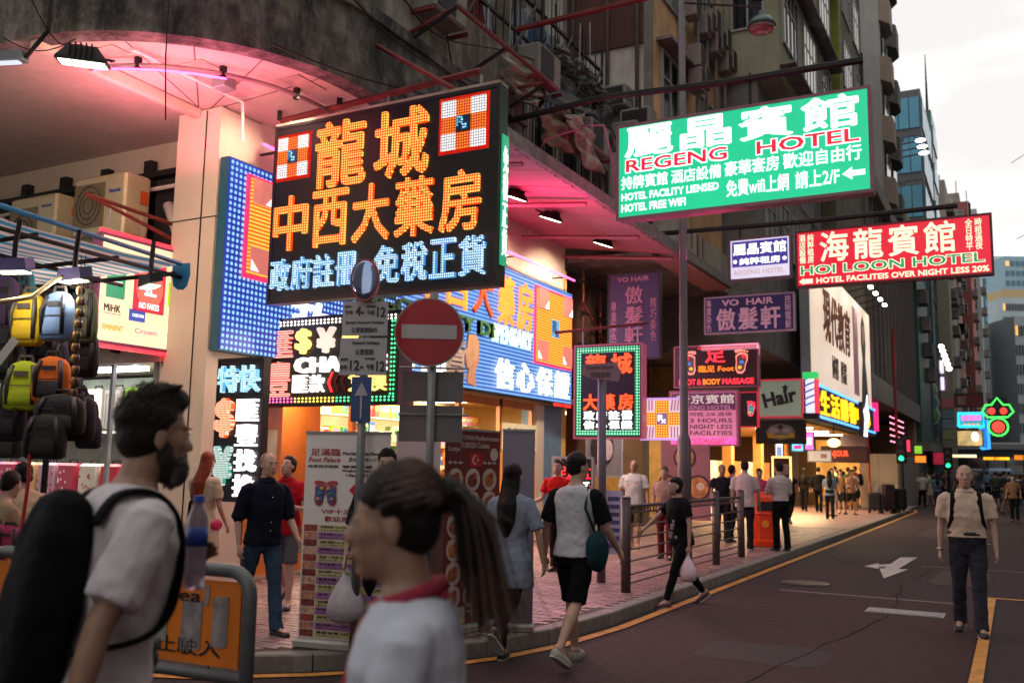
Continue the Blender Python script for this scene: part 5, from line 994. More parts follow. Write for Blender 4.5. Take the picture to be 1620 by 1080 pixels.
# tall lamp post
a = AX(1083, 805, -4.3); t = thing('street_lamp', 'tall lamp post with mushroom lamp on a long arm', 'street lamp', (-4.3, a.y, .12))
MB().tube([(0, 0, 0), (0, 0, 1.9), (0, 0, 2.0), (0, 0, 9.1)], [.105, .1, .062, .052], 16).build('pole', mat('grey mauve lamp post', '#6a6064', .5, .4, .12, 5, .05), t, smooth=True)
e = AY(1205, 40, a.y+.2); e2 = AY(1205, 10, a.y+.2); top = Vector((0, 0, 8.9))
MB().tube([top, (e.x+4.3, .2, e2.z-.12+.1), (e.x+4.5, .2, e2.z-.12+.15)], .022, 6).build('arm', BLACKM, t); MB().tube([top-Vector((0, 0, .15)), (e.x+4.3, .2, e2.z-.12-.02)], .018, 6).build('arm', BLACKM, t)
c = Vector((e.x+4.3, .2, e.z-.12)); rr = [[(c.x+r_*math.cos(q*math.pi/10), c.y+r_*math.sin(q*math.pi/10), c.z+z) for q in range(20)] for r_, z in ((.05, .22), (.06, .13), (.15, .1), (.2, .03), (.215, -.03))]
MB().loft(rr).build('lamp_hood', mat('teal grey hood', '#4c5c5c', .4, .4), t, smooth=True); rr = [[(c.x+r_*math.cos(q*math.pi/10), c.y+r_*math.sin(q*math.pi/10), c.z+z) for q in range(20)] for r_, z in ((.205, -.031), (.18, -.09), (.08, -.12))]; MB().loft(rr).build('lamp_bowl', mat('rosy lamp bowl', '#8a5c58', .2, 0, .2, 3), t, smooth=True)
# ---------------------------------------------------------------- roll-up banners
def rollup(name, lab, pl, pr, py_top, m, z0=.12):
    a = AG(*pl, z0); b = AG(*pr, z0); d = b-a; rz = math.atan2(d.y, d.x); W = d.length; D_ = (a-Vector((0, 0, EYE))).dot(fw); H = AD(pl[0], py_top, D_).z-z0
    t = thing(name, lab, 'roll-up banner', a, rz, 'roll-up banners on the pavement'); MB().box(0, W, 0, .008, .08, H).build('sheet', m, t)
    MB().cbox(-.01, W+.01, -.09, .08, .0, .08, .02).build('base', mat('white banner base', '#9c9894', .5, .2), t); MB().box(-.005, W+.005, -.01, .02, H, H+.02).build('top_rail', GALV, t); MB().tube([(W/2, .03, .05), (W/2, .03, H)], .01, 5).build('support_pole', GALV, t)
    return t, W, H
t, W, H = rollup('rollup_banner', 'tall foot massage banner with striped yellow and lilac price list', (470, 1022), (606, 1034), 684, mat('banner pale grey', '#d4cdca', .6, 0, .04, 3))
RDI = mat('banner red ink', '#a01828', .6); BKI = mat('banner dark ink', '#2c2428', .6)
text(t, '足滿臨', W*.06, W*.42, H*.895, H*.93, RDI, -.001, .002, .02); text(t, 'Foot Palace', W*.04, W*.42, H*.865, H*.888, RDI, -.001, .002, .01, shear=.2); text(t, 'Meridian Foot Massage', W*.45, W*.95, H*.895, H*.915, BKI, -.001, .002); text(t, '足のマッサージ', W*.52, W*.85, H*.868, H*.888, BKI, -.001, .002)
text(t, '旺角西洋菜街', W*.04, W*.4, H*.838, H*.852, BKI, -.001, .002); text(t, '營業時間', W*.45, W*.8, H*.838, H*.852, BKI, -.001, .002); text(t, 'Mongkok Opening Hours', W*.45, W*.92, H*.818, H*.832, BKI, -.001, .002); text(t, '10am-02:00am', W*.5, W*.95, H*.798, H*.812, BKI, -.001, .002)
for s_ in (0, 1):
    foot(t, W*(.18+.22*s_)-.02, H*.66, H*.1, bool(s_), (mat('print red', '#a83840', .6), mat('print blue', '#38588c', .6), mat('print orange', '#c07838', .6), mat('print teal', '#388080', .6), mat('print yellow', '#c0a040', .6)))
MB().ell((W*.76, -.004, H*.735), (W*.22, .003, H*.04), 28, 4).build('red_oval', mat('oval red print', '#b01c24', .6), t); text(t, '$88', W*.62, W*.88, H*.71, H*.76, mat('gold ink', '#d8a828', .6), -.009, .003, .04)
text(t, 'VIP十次送一', W*.22, W*.8, H*.62, H*.645, RDI, -.001, .002, .02); text(t, '歡迎男女顧客', W*.26, W*.84, H*.585, H*.61, RDI, -.001, .002, .02)
items = ['足部按摩 Foot Massage', '全身按摩 Body Massage', '足部+頭部 Foot & Head', '肩頸按摩 Neck & Shoulder', '足底 + 全身 60 mins', '中式按摩 Chinese', '泰式按摩 Thai Massage', '香薰按摩 Aroma', '去死皮 Pedicure', '修甲 Manicure', '拔罐 Cupping', '刮痧 Scraping', '採耳 Ear Care', '熱石按摩 Hot Stone', '貴賓套餐 VIP']
n = 15; zt0, zt1 = .05, .57
for i in range(n):
    z1_ = H*(zt1-(zt1-zt0)*i/n); z0_ = H*(zt1-(zt1-zt0)*(i+1)/n); MB().box(W*.19, W*.985, -.0035, -.0005, z0_+.002, z1_-.002).build('price_stripe', mat('stripe yellow', '#b8ae80', .6) if i % 2 == 0 else mat('stripe lilac', '#9c6aa0', .6), t)
    text(t, items[i], W*.22, W*.6, z0_+(z1_-z0_)*.5, z1_-.008, BKI, -.0036, .001); text(t, '$%d' % (88+20*i), W*.84, W*.95, z0_+(z1_-z0_)*.35, z1_-.012, BKI, -.0036, .001); MB().box(W*.02, W*.18, -.003, -.0005, z0_+.003, z1_-.003).build('photo_print', mat('photo print %d' % (i % 4), ('#8a3c34', '#b07860', '#703028', '#c09880')[i % 4], .6, 0, .6, 25), t)
    text(t, ('フットマッサージ', 'ボディマッサージ', 'ヘッドマッサージ')[i % 3], W*.22, W*.5, z0_+.008, z0_+(z1_-z0_)*.4, BKI, -.0036, .001)
t, W, H = rollup('rollup_banner', 'dark red Turkish food banner with plates of food and small flag', (697, 1008), (786, 990), 678, mat('banner dark red', '#681c1e', .55, 0, .1, 3))
WI = mat('banner white ink', '#b8a8a4', .6)
text(t, '1453 OTTOMAN', W*.05, W*.5, H*.955, H*.98, WI, -.001, .002, .01); text(t, 'Mediterranean', W*.52, W*.96, H*.955, H*.98, WI, -.001, .002); text(t, 'TURKISH Cuisine', W*.25, W*.78, H*.915, H*.945, WI, -.001, .002, .02); text(t, 'Turkiye', W*.03, W*.25, H*.89, H*.92, WI, -.001, .002, shear=.3)
MB().box(W*.42, W*.66, -.004, -.0005, H*.82, H*.89).build('flag_print', mat('flag red', '#b0141c', .6), t); MB().poly([(W*(.52+.05*math.cos(a)), H*.855+W*.055*math.sin(a)) for a in [R(q) for q in range(50, 311, 20)]]+[(W*(.535+.04*math.cos(a)), H*.855+W*.042*math.sin(a)) for a in [R(q) for q in range(300, 59, -20)]], -.006, -.0042).build('crescent', WI, t); MB().ell((W*.57, -.005, H*.855), (W*.018, .001, W*.018), 5, 3).build('star', WI, t)
MB().disc((W*.88, H*.885), W*.075, -.004, -.0005, 20).build('round_logo', WI, t)
for i in range(6): x = W*(.05+.09*(i % 3)+.62*(i//3)); MB().poly([(x, H*.84), (x+W*.03, H*.85), (x+W*.03, H*.844), (x+W*.07, H*.844), (x+W*.07, H*.836), (x+W*.03, H*.836), (x+W*.03, H*.83)], -.004, -.0005).build('arrow', WI, t)
for r_ in range(6):
    for c_ in range(3):
        x = W*(.18+.31*c_); z = H*(.755-.115*r_); q = W*.13
        MB().disc((x, z), q, -.004, -.0005, 22).build('plate_print', mat('plate white print', '#b4a49c', .6), t); MB().ell((x-.01, -.0045, z-.01), (q*.7, .002, q*.6), 12, 4).build('food_print', mat('food print %d' % ((r_*2+c_) % 4), ('#8a4a20', '#6a3018', '#a06028', '#902820')[(r_*2+c_) % 4], .6, 0, .6, 30), t); MB().ell((x+q*.2, -.007, z+q*.35), (q*.3, .002, q*.3), 8, 4).build('garnish_print', mat('garnish print', '#a03020', .6, 0, .4, 30), t)
        text(t, ('Doner Kebab', 'Adana Kebab', 'Mixed Grill')[c_], x-q*.8, x+q*.8, z-q*1.45, z-q*1.2, WI, -.001, .001)
MB().box(W*.05, W*.4, -.004, -.0005, H*.05, H*.13).build('map_print', mat('map print', '#b0b4a0', .6, 0, .2, 20), t); MB().box(W*.05, W*.4, -.0065, -.0042, H*.05, H*.062).build('map_strip', mat('yellow strip', '#c8a830', .6), t); text(t, 'Halal', W*.5, W*.9, H*.08, H*.12, WI, -.001, .002)
t, W, H = rollup('rollup_banner', 'plain grey back of a banner beside the Turkish one', (790, 998), (842, 1000), 680, mat('banner grey back', '#787280', .6, 0, .08, 2))
t, W, H = rollup('rollup_banner', 'blank white banner back beyond the foot massage banner', (618, 985), (690, 975), 684, mat('banner white back', '#cfc0c8', .6, 0, .06, 2))
t = thing('stacked_boards', 'brown folding boards stacked between the two banners', 'board', AG(672, 980, .12), YAW)
for i in range(4): MB().box(-.3+.05*i, .3-.02*i, .03*i, .03*i+.02, 0, 1.22-.03*i).build('board', mat('brown board', '#5c4a48', .7, 0, .2, 4), t)
# ---------------------------------------------------------------- pedestrian barrier in the foreground
a = AD(398, 905, 4.5); rz = YAW-R(26); t = thing('crowd_barrier', 'grey tube barrier with orange pedestrian area panel and torn stickers', 'barrier', (a.x, a.y, 0), rz)
BP_ = mat('grey barrier paint', '#5c5e60', .45, .2, .15, 8, .1); r_ = .034; L_ = 1.9; zt_ = a.z
pth = [(0, 0, .05)]+[(0, 0, zt_-.12)]+[(-.12+.12*math.cos(q), 0, zt_-.12+.12*math.sin(q)) for q in [R(x) for x in range(15, 91, 15)]]+[(-L_+.12, 0, zt_)]+[(-L_+.12-.12*math.sin(q), 0, zt_-.12+.12*math.cos(q)) for q in [R(x) for x in range(15, 91, 15)]]+[(-L_, 0, .05)]
MB().tube(pth, r_, 14, ref=(0, 1, 0)).build('frame_tube', BP_, t, smooth=True); MB().tube([(-L_, 0, zt_-.50), (0, 0, zt_-.50)], .028, 12).build('lower_tube', BP_, t, smooth=True)
for x in (0, -L_): MB().box(x-.03, x+.03, -.3, .3, .01, .05).build('foot', BP_, t)
MB().box(-L_+.05, -.05, -.008, .008, zt_-.455, zt_-.05).build('orange_panel', mat('orange barrier panel', '#d8741c', .5, 0, .12, 5, .05, dirt=.25), t)
P0 = zt_-.455; PL = L_-.1
text(t, 'Pedestrian Area', -L_+.55, -.30, P0+.29, P0+.355, BKL, -.009, .002, .02); text(t, '行人專用區', -L_+.3, -.75, P0+.185, P0+.27, BKL, -.009, .002); text(t, 'All vehicles prohibited', -L_+.3, -.72, P0+.135, P0+.165, BKL, -.009, .002); text(t, '所有車輛禁止駛入', -L_+.6, -.16, P0+.04, P0+.12, BKL, -.009, .002, .02)
ST = mat('torn grey sticker', '#8c8484', .8, 0, .35, 18, .1, dirt=.4)
for x0_, z0_, w_, h_, ro in ((-.22, .09, .1, .24, -3), (-.42, .06, .13, .24, 1), (-.62, .09, .11, .2, 0), (-.28, .28, .03, .1, 0), (-.8, .05, .04, .1, 5), (-.55, .33, .075, .055, -6)):
    n_ = 12; pts = [(x0_+w_*(.5+.5*u)+random.uniform(-.004, .004), P0+z0_+h_*(.5+.5*v)+random.uniform(-.006, .006)) for u, v in ((-1, -1), (-.3, -.97), (.4, -1), (1, -.96), (.97, -.2), (1, .4), (.98, 1), (.3, .97), (-.4, 1), (-1, .95), (-.97, .3), (-1, -.4))]
    MB().poly(pts, -.0125, -.0095).build('sticker', ST if h_ > .08 else mat('white sticker', '#b8b4b4', .7), t)
text(t, 'WORKER', -.545, -.485, P0+.345, P0+.372, BKL, -.014, .002, .01)
t = thing('litter_post', 'pale green rounded post top at the lower left corner', 'bollard', AD(-4, 990, 3.4)); t.location.z = 0; MB().tube([(0, 0, 0), (0, 0, .95), (0, 0, 1.02)], [.05, .05, .03], 14).build('post', mat('lime bollard', '#78904c', .5), t, smooth=True); MB().tube([(0, 0, 0), (0, 0, .06)], .1, 14).build('base', BLACKM, t)
# ---------------------------------------------------------------- pavement railing
a = AG(990, 937, .12); b = AG(1152, 880, .12); RB = mat('dusty brown railing', '#5a4c4c', .5, .3, .12, 6, .05)
X_ = a.x; ys = [a.y, (a.y+b.y)/2-.6, b.y]; 
t = thing('pavement_railing', 'grey brown steel railing along the kerb with three posts', 'railing', (X_, a.y, .12)); Ln = b.y-a.y
for y_ in (0, 1.95, 3.9, Ln): MB().tube([(0, y_, 0), (0, y_, 1.12)], .06, 12).build('post', RB, t, smooth=True); MB().ell((0, y_, 1.13), (.066, .066, .02), 12, 4).build('post_cap', RB, t)
for z in (1.02, .94, .78, .64, .5, .36, .2, .1):
    MB().tube([(0, .07, z), (0, Ln-.07, z)], .022 if z > 1 else .011, 6).build('rail', RB, t)
for i in range(int(Ln/.11)): MB().box(-.006, .006, .1+i*.11, .112+i*.11, .95, 1.0).build('picket', RB, t)
# litter bin
a = AG(1213, 864, .12); t = thing('litter_bin', 'orange hooded litter bin behind the man in white shirt', 'litter bin', a, R(10)); OB = mat('bright orange plastic', '#d83c0c', .4, 0, .06, 3)
def bring(r_, z): return [(r_*math.copysign(abs(math.cos(q*math.pi/10))**.7, math.cos(q*math.pi/10)), r_*math.copysign(abs(math.sin(q*math.pi/10))**.7, math.sin(q*math.pi/10)), z) for q in range(20)]
MB().loft([bring(.27, .02), bring(.28, .12), bring(.25, .14), bring(.26, .62), bring(.29, .64), bring(.28, .66), bring(.26, .95), bring(.22, 1.02), bring(.12, 1.05)]).build('body', OB, t, smooth=False)
MB().box(-.15, .15, -.285, -.24, .7, .88).build('opening', BLACKM, t); MB().disc((0, .45), .07, -.275, -.25, 20).build('round_mark', mat('yellow mark', '#d89018', .5), t); MB().box(-.28, .28, -.28, .28, 0, .02).build('base', BLACKM, t)
# ---------------------------------------------------------------- upper buildings along the street
WF = mat('pale window frame', '#8f9090', .5, .3, .1, 5)
FRAMES = {}
def window(parent, X=None, Y=None, a0=0, a1=1, z0=0, z1=1, mull=2, fm=WF, gm=GLASS, d=.06):
    """window on a wall facing +X (X given) or -Y (Y given)"""
    w_, h = a1-a0, z1-z0; key = (round(w_, 2), round(h, 2), mull)
    if key not in FRAMES:
        f = MB(); f.box(0, w_, -d, 0, 0, .06).box(0, w_, -d, 0, h-.06, h).box(0, .06, -d, 0, .06, h-.06).box(w_-.06, w_, -d, 0, .06, h-.06)
        for i in range(1, mull): f.box(w_*i/mull-.025, w_*i/mull+.025, -d+.01, 0, .06, h-.06)
        f.box(.06, w_-.06, -d+.012, -.001, h*.62, h*.62+.05)
        g_ = MB().box(.06, w_-.06, -.02, -.008, .06, h-.06); FRAMES[key] = (f.mesh('window'), g_.mesh('pane'))
        FRAMES[key][0].materials.append(WF); FRAMES[key][1].materials.append(GLASS)
    fmesh, gmesh = FRAMES[key]
    o = obj('window', fmesh, fm, parent); p = obj('pane', gmesh, gm, o)
    if X is not None: o.location = (X, a0, z0); o.rotation_euler = (0, 0, R(90))
    else: o.location = (a0, Y, z0)
    return o
CURT = mat('curtained glass', '#5a5c58', .4, 0, .3, 1.5); LITW = em('warm lit window', '#ffc070', .9)
# building B: grey side wall with brown blank panel, tan street face
bB = thing('tenement', 'grey and tan tenement with a large brown blank panel on its near wall', 'building')
GW = mat('weathered grey render', '#bab6ac', .9, 0, .12, 2.5, .2, dirt=.35); TAN = mat('peeling tan paint', '#c89e74', .9, 0, .12, 2.5, .2, dirt=.45)
MB().box(-14, -6.62, 18.52, 23.88, 6.9, 24).build('wall', GW, bB); MB().box(-6.615, -6.56, 18.52, 23.88, 6.9, 24).build('street_wall', TAN, bB)
MB().box(-8.6, -6.75, 18.46, 18.515, 10.85, 12.3).build('brown_panel', mat('rust brown boarding', '#4a2a24', .8, 0, .25, 3, .2, dirt=.3), bB); MB().box(-8.7, -8.6, 18.42, 18.515, 6.9, 24).box(-6.75, -6.56, 18.44, 18.515, 6.9, 24).build('corner_pilaster', mat('grey pilaster', '#6e6862', .9, 0, .2, 4, .2), bB)
for k in range(3): MB().box(-8.6, -6.75, 18.47, 18.515, 13.2+3*k, 15.2+3*k).build('brown_panel', MC['rust brown boarding'], bB)
for k in range(4):
    for i in range(2): window(bB, X=-6.56, a0=19.0+i*2.6, a1=20.8+i*2.6, z0=9.2+k*2.9, z1=10.9+k*2.9, mull=3, gm=CURT if (k+i) % 2 else GLASS)
    MB().box(-6.56, -6.2, 18.7, 21.0, 10.95+k*2.9, 11.02+k*2.9).build('canopy_slab', CONC, bB)
for i, x_ in enumerate((-8.45, -7.6, -6.9)): MB().tube([(x_, 18.42, 6.9), (x_, 18.42, 22)], .045, 8).build('drain_pipe', mat('iron drain pipe', '#5c5450', .6, .2), bB, smooth=True)
for i in range(3):
    t = MB().cbox(-.35, .35, -.45, 0, 0, .5, .03).build('air_conditioner', MC['dusty grey casing'], None, loc=(-7.9+i*.55, 18.46, 8.0+(i*1.3) % 1.9), label=('left', 'middle', 'right')[i]+' grey box unit on the near wall of the tan tenement', cat='air conditioner', group='box units on the tan tenement'); MB().box(-.28, .28, -.465, -.452, .06, .44).build('grille', BLACKM, t)
# verandah parapet of B with red stains
MB().box(-6.62, -6.45, 18.6, 24.6, 6.2, 7.15).build('verandah_parapet', mat('stained white parapet', '#a8a094', .9, 0, .1, 3, .2, dirt=.3), bB); MB().box(-8.6, -6.62, 18.6, 23.88, 6.1, 6.2).build('verandah_floor', CONC, bB)
for i in range(5): MB().box(-6.449, -6.446, 19.9+i*.45, 19.98+i*.45+.05*(i % 2), 6.5+.1*(i % 3), 7.15).build('rust_stain', mat('red rust stain', '#6a2c22', .9), bB)
# clutter of meter boxes and AC on B/C junction
for i in range(12):
    px, py = 1095+(i*17) % 60, 30+(i*29) % 120; p = AX(px, py, -6.2)
    t = MB().cbox(-.16, .16, -.2, .2, 0, .55, .02).build('duct_box', mat('pinkish grey duct box', '#7c706c', .6, .2, .12, 4), None, loc=p, label='pinkish grey metal box, %s of the cluster between tan and green buildings' % ('top', 'upper left', 'upper middle', 'upper right', 'left', 'centre', 'right', 'lower left', 'lower middle', 'lower right', 'bottom left', 'bottom right')[[0, 5, 10, 3, 8, 1, 6, 11, 4, 9, 2, 7][i]], cat='duct box', group='duct boxes clustered on the wall'); MB().box(.161, .17, -.15, .15, .05, .5).build('louvre', BLACKM, t)
for i in range(4):
    p = AX(1105+14*i, 180, -6.25); MB().tube([p-Vector((0, 0, 2)), p+Vector((0, 0, 5))], .04, 6).build('drain_pipe', mat('grey drain pipe', '#6a6866', .6), None, label='thin grey drain pipe below the cluster of boxes', cat='pipe', group='drain pipes on the tenement')
# building C: green
bC = thing('green_tenement', 'olive green tenement projecting over the pavement with barred windows', 'building')
GRW = mat('olive green render', '#96967c', .9, 0, .08, 2, .15, dirt=.3); YG = mat('yellow green render', '#86883a', .9, 0, .1, 3, .1, dirt=.3)
MB().box(-14, -5.0, 23.9, 33.0, 11.9, 30).build('wall', GRW, bC); MB().box(-14, -5.6, 24.0, 33.0, 4.7, 11.9).build('lower_wall', mat('dim grey lower wall', '#6c6a66', .9, 0, .2, 3, .2), bC)
MB().box(-14, -5.06, 33.02, 40.0, 7.3, 29).build('rear_wall', mat('grey brown render', '#6c6456', .9, 0, .15, 2, .2, dirt=.4), bC); MB().box(-14, -5.0, 40.02, 40.4, 7.3, 24).build('end_wall', MC['grey brown render'], bC)
MB().box(-4.999, -4.75, 32.6, 33.0, 12, 27).build('fin', YG, bC)
for k in range(5):
    window(bC, Y=23.9, a0=-6.25, a1=-5.35, z0=13.3+k*3, z1=15.2+k*3, mull=2, gm=GLASS)
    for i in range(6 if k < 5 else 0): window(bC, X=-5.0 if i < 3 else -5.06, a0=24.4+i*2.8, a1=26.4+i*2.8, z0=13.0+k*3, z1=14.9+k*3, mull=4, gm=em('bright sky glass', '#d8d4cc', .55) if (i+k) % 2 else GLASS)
    MB().box(-5.0, -4.6, 24.0, 32.4, 12.2+k*3, 12.28+k*3).build('ledge', CONC, bC)
for k in range(2):
    for i in range(5): window(bC, X=-5.6, a0=24.6+i*1.7, a1=25.9+i*1.7, z0=7.7+k*2.1, z1=9.2+k*2.1, mull=2, gm=CURT)
for i in range(4): window(bC, Y=24.0, a0=-8.5+i*.75, a1=-7.9+i*.75, z0=8.6, z1=11.2, mull=1, gm=CURT)
for i in range(10):
    p = Vector((-5.0, 24.8+(i*3.7) % 14, 14.6+(i*2.9) % 11)); t = MB().box(.05, .55, -.35, .35, 0, .5).build('air_conditioner', GALV, None, loc=p, label='small grey window air conditioner on the green tenement', cat='air conditioner', group='window air conditioners on the green tenement'); MB().box(.56, .565, -.3, .3, .05, .45).build('grille', BLACKM, t)
# white billboard with a woman and characters
X_ = -4.95
t = thing('billboard', 'tall white lit billboard with brown Chinese characters and a pink figure', 'billboard', (X_, 27.2, 4.05), R(90)); W = 12.6; H = 2.95+.9
MB().box(0, W, .03, .3, 0, H).build('frame', GALV, t); MB().box(.05, W-.05, 0, .028, .05, H-.05).build('face', em('cream billboard face', '#f8dcc4', .72, .1, .4), t)
BR = mat('brown billboard print', '#7c3c24', .6); 
for i, ch in enumerate('現代教育'): text(t, ch, 2.0+i*1.35, 3.25+i*1.35, 1.5, 3.1, BR, -.002, .02, .035, name='character')
for i in range(2): text(t, '你的選擇' if i == 0 else '優質課程', 3.4+i*1.7, 4.6+i*1.7, .45, 1.2, mat('grey billboard print', '#6c5c54', .6), -.002, .01)
MB().box(8.0, 9.2, -.006, -.001, .3, 3.5).build('pink_print', mat('pink print wash', '#d8a0b0', .6, 0, .1, 1), t)
MB().poly([(9.8, .1), (11.6, .1), (11.3, 1.1), (11.0, 1.8), (11.2, 2.4), (11.0, 3.2), (10.5, 3.5), (10.1, 3.1), (10.0, 2.4), (10.3, 1.8), (10.0, 1.0)], -.012, -.002).build('figure_hair_print', mat('olive hair print', '#4a4a34', .6), t); MB().ell((10.6, -.015, 2.75), (.3, .006, .42), 14, 6).build('figure_face_print', mat('face print', '#d8b094', .6), t)
for i in range(9):
    MB().box(.9+i*1.35, 1.2+i*1.35, -.75, -.62, H+.2, H+.28).build('spot_lamp', em('billboard spot', '#fff4e0', 14), t); MB().tube([(1.05+i*1.35, -.7, H+.29), (1.05+i*1.35, .1, H+.1)], .02, 5).build('spot_arm', BLACKM, t)
    if i % 2 == 0: lamp('SPOT', (1.05+i*1.35, -.7, H+.18), 90, (1, .9, .75), t, target=(1.05+i*1.35, .3, H*.4), spot=120)
t = thing('pharmacy_board', 'black board with tall amber neon characters between two blue neon lines', 'sign', (-4.85, 26.6, 3.1), R(90)); W = 12.8; H = .95
MB().box(0, W, .02, .25, 0, H).build('case', DARKM, t); MB().box(0, W, 0, .019, .02, H-.02).build('face', mat('brown black face', '#2a2018', .5), t)
for z_ in (.03, H-.03): MB().tube([(0, -.04, z_), (W, -.04, z_)], .04, 6).build('neon_line', em('blue neon line', '#3f90ff', 3), t)
text(t, '生活購物中心', 1.0, 11.6, .12, H-.12, em('amber neon characters', '#ffb010', 2.2), -.005, .04, .03, split=True, gap=.08)
t = thing('neon_emblem', 'glowing white blue neon emblem at the end of the amber neon board', 'sign', AX(1368, 690, -4.6), R(90)); MB().poly([(-.2, 0), (.5, 0), (.7, .5), (1.2, .8), (.9, 1.0), (.8, 1.5), (.5, 1.1), (-.1, .9), (.2, .6)], -.03, 0).build('glow_shape', em('white blue glow', '#d8e8ff', 3), t); MB().box(-.2, .8, .01, .15, 0, 1.2).build('case', DARKM, t)
# shops under building C
sC = thing('cosmetics_shop', 'brightly lit cosmetics shop with red capital lettering beyond the railing', 'shop')
MB().box(-14, -5.4, 27.6, 41, 3.0, 3.08).build('ceiling', WARMW, sC); MB().box(-12, -11.9, 27.6, 41, .12, 3).box(-14, -8.2, 41.0, 41.1, .12, 4.5).build('back_wall', em('glowing shop back wall', '#f09830', 1.1, .4, 1.2), sC)  # back wall given its own glow in place of shop light
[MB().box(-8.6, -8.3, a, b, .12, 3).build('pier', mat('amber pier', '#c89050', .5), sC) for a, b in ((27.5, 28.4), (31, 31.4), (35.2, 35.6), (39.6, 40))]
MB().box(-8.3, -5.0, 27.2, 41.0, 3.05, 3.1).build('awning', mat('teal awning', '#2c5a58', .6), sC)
MB().box(-8.2, -5.9, 44.5, 44.6, .12, 3).build('arcade_back', em('glowing arcade back', '#f0a040', .9, .5, 1.5), sC)  # added wall, warm interior light put in as emission
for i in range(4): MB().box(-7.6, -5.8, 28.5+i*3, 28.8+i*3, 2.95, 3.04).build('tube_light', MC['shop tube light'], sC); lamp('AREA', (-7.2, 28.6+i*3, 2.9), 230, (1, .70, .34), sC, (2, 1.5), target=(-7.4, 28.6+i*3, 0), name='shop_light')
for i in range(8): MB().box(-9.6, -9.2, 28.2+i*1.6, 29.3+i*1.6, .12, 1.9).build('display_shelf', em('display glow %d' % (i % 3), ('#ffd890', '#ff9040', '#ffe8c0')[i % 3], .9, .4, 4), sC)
t, W, H = face_sign('cosmetics_sign', 'black fascia with glowing red capitals over the bright shop', 'sign', 33, 1300, 1372, 706, 731, .4); panelbox(t, W, H, .4, mat('maroon fascia', '#3a1216', .5), DARKM, .03); text(t, 'BONJOUR', W*.02, W*.6, H*.25, H*.75, em('red coral letters', '#ff4828', 2.2), -.005, .03, .03)
t, W, H = face_sign('shop_sign', 'white hanging panel with faint red figures left of the red capitals', 'sign', 30, 1278, 1316, 712, 730, .1); panelbox(t, W, H, .1, em('off white panel', '#d8c8b8', .6), GALV, .02); text(t, '88', W*.55, W*.8, H*.3, H*.7, RDI, -.002, .005)
for k, (px0, px1, a, b, c_) in enumerate(((1252, 1272, 700, 714, '#58c8ff'), (1273, 1288, 683, 712, '#ff70c0'), (1227, 1240, 690, 745, '#f0f0ff'))):
    t, W, H = face_sign('shop_sign', ('glowing cyan and pink box sign under the cloth banner', 'pink and white lit upright sign beside the cyan one', 'tall white lit door strip near the queue')[k], 'sign', 26+k, px0, px1, a, b, .1); panelbox(t, W, H, .1, em('glow face %d' % k, c_, 1.6, .5, 7), GALV, .02); MB().box(W*.2, W*.8, -.01, -.001, H*.3, H*.7).build('print_block', em('glow print %d' % k, ('#ff4090', '#ffffff', '#8098c8')[k], 1.2), t)
t, W, H = face_sign('poster_board', 'dark red lit poster with a round motif and glowing edge', 'poster', 24.5, 1222, 1252, 722, 762, .08); panelbox(t, W, H, .08, mat('dark red poster', '#5a1c1c', .5), em('amber rim', '#ffc870', 2), .04); MB().disc((W*.7, H*.5), .14, -.01, -.001, 16).build('round_motif', mat('pale motif', '#a89088', .6), t)
t = thing('globe_lamp', 'round warm globe lamp glowing over the cosmetics shop', 'lamp', AY(1319, 700, 31)); MB().ell((0, 0, 0), (.2, .2, .14), 14, 8).build('globe', em('warm globe', '#ffc878', 5), t, smooth=True); MB().tube([(0, 0, .1), (0, 0, .8)], .015, 5).build('rod', BLACKM, t)
# podium with dark stripes
bP = thing('striped_podium', 'dark glazed podium with pale upright fins over a pale stone band', 'building')
STN = mat('pale stone band', '#77706c', .7, 0, .1, 2, .1); MB().box(-14, -4.95, 40.42, 62, 4.6, 5.6).build('stone_band', STN, bP); MB().box(-14, -5.1, 40.5, 62, 5.6, 13.5).build('dark_glazing', mat('dark podium glass', '#14131a', .15, 0, .2, 2), bP)
for i in range(14): MB().box(-5.1, -4.95, 40.6+i*1.5, 40.75+i*1.5, 5.62, 13.4).build('fin', mat('grey brown fin', '#6a605c', .6), bP)
for i in range(4): MB().box(-6.8+i*.5, -6.7+i*.5, 40.38, 40.5, 5.62, 11).build('front_fin', MC['grey brown fin'], bP)
MB().box(-14, -4.7, 40.42, 62, 13.5, 14.2).build('cornice', STN, bP); MB().box(-13, -8, 40.5, 62, .12, 4.6).build('ground_floor', mat('dim ground floor', '#2a1c20', .6), bP)
MB().box(-7.9, -6.2, 42.0, 42.2, 3.1, 4.55).box(-5.6, -5.0, 42, 42.2, 3.3, 4.5).build('pink_panel', em('hot pink panel', '#ff2c80', 1.2, .2, 1), bP)
MB().box(-6.2, -5.7, 42, 42.2, 3.1, 4.55).build('coral_panel', em('coral panel', '#ff7060', .9), bP)
for i in range(3): MB().box(-6.4+i*.2, -6.0+i*.2, 41.0+i, 41.3+i, 4.5, 4.58).build('soffit_light', MC['shop tube light'], bP)
pk = MB()
for i in range(9):
    for j in range(5): pk.ell((-4.95, 46+i*.7, 3.0+j*.28), (.04, .04, .04), 5, 3)
pk.build('pink_fairy_lights', em('pink fairy light', '#ff90b0', 3), bP, kind='stuff')
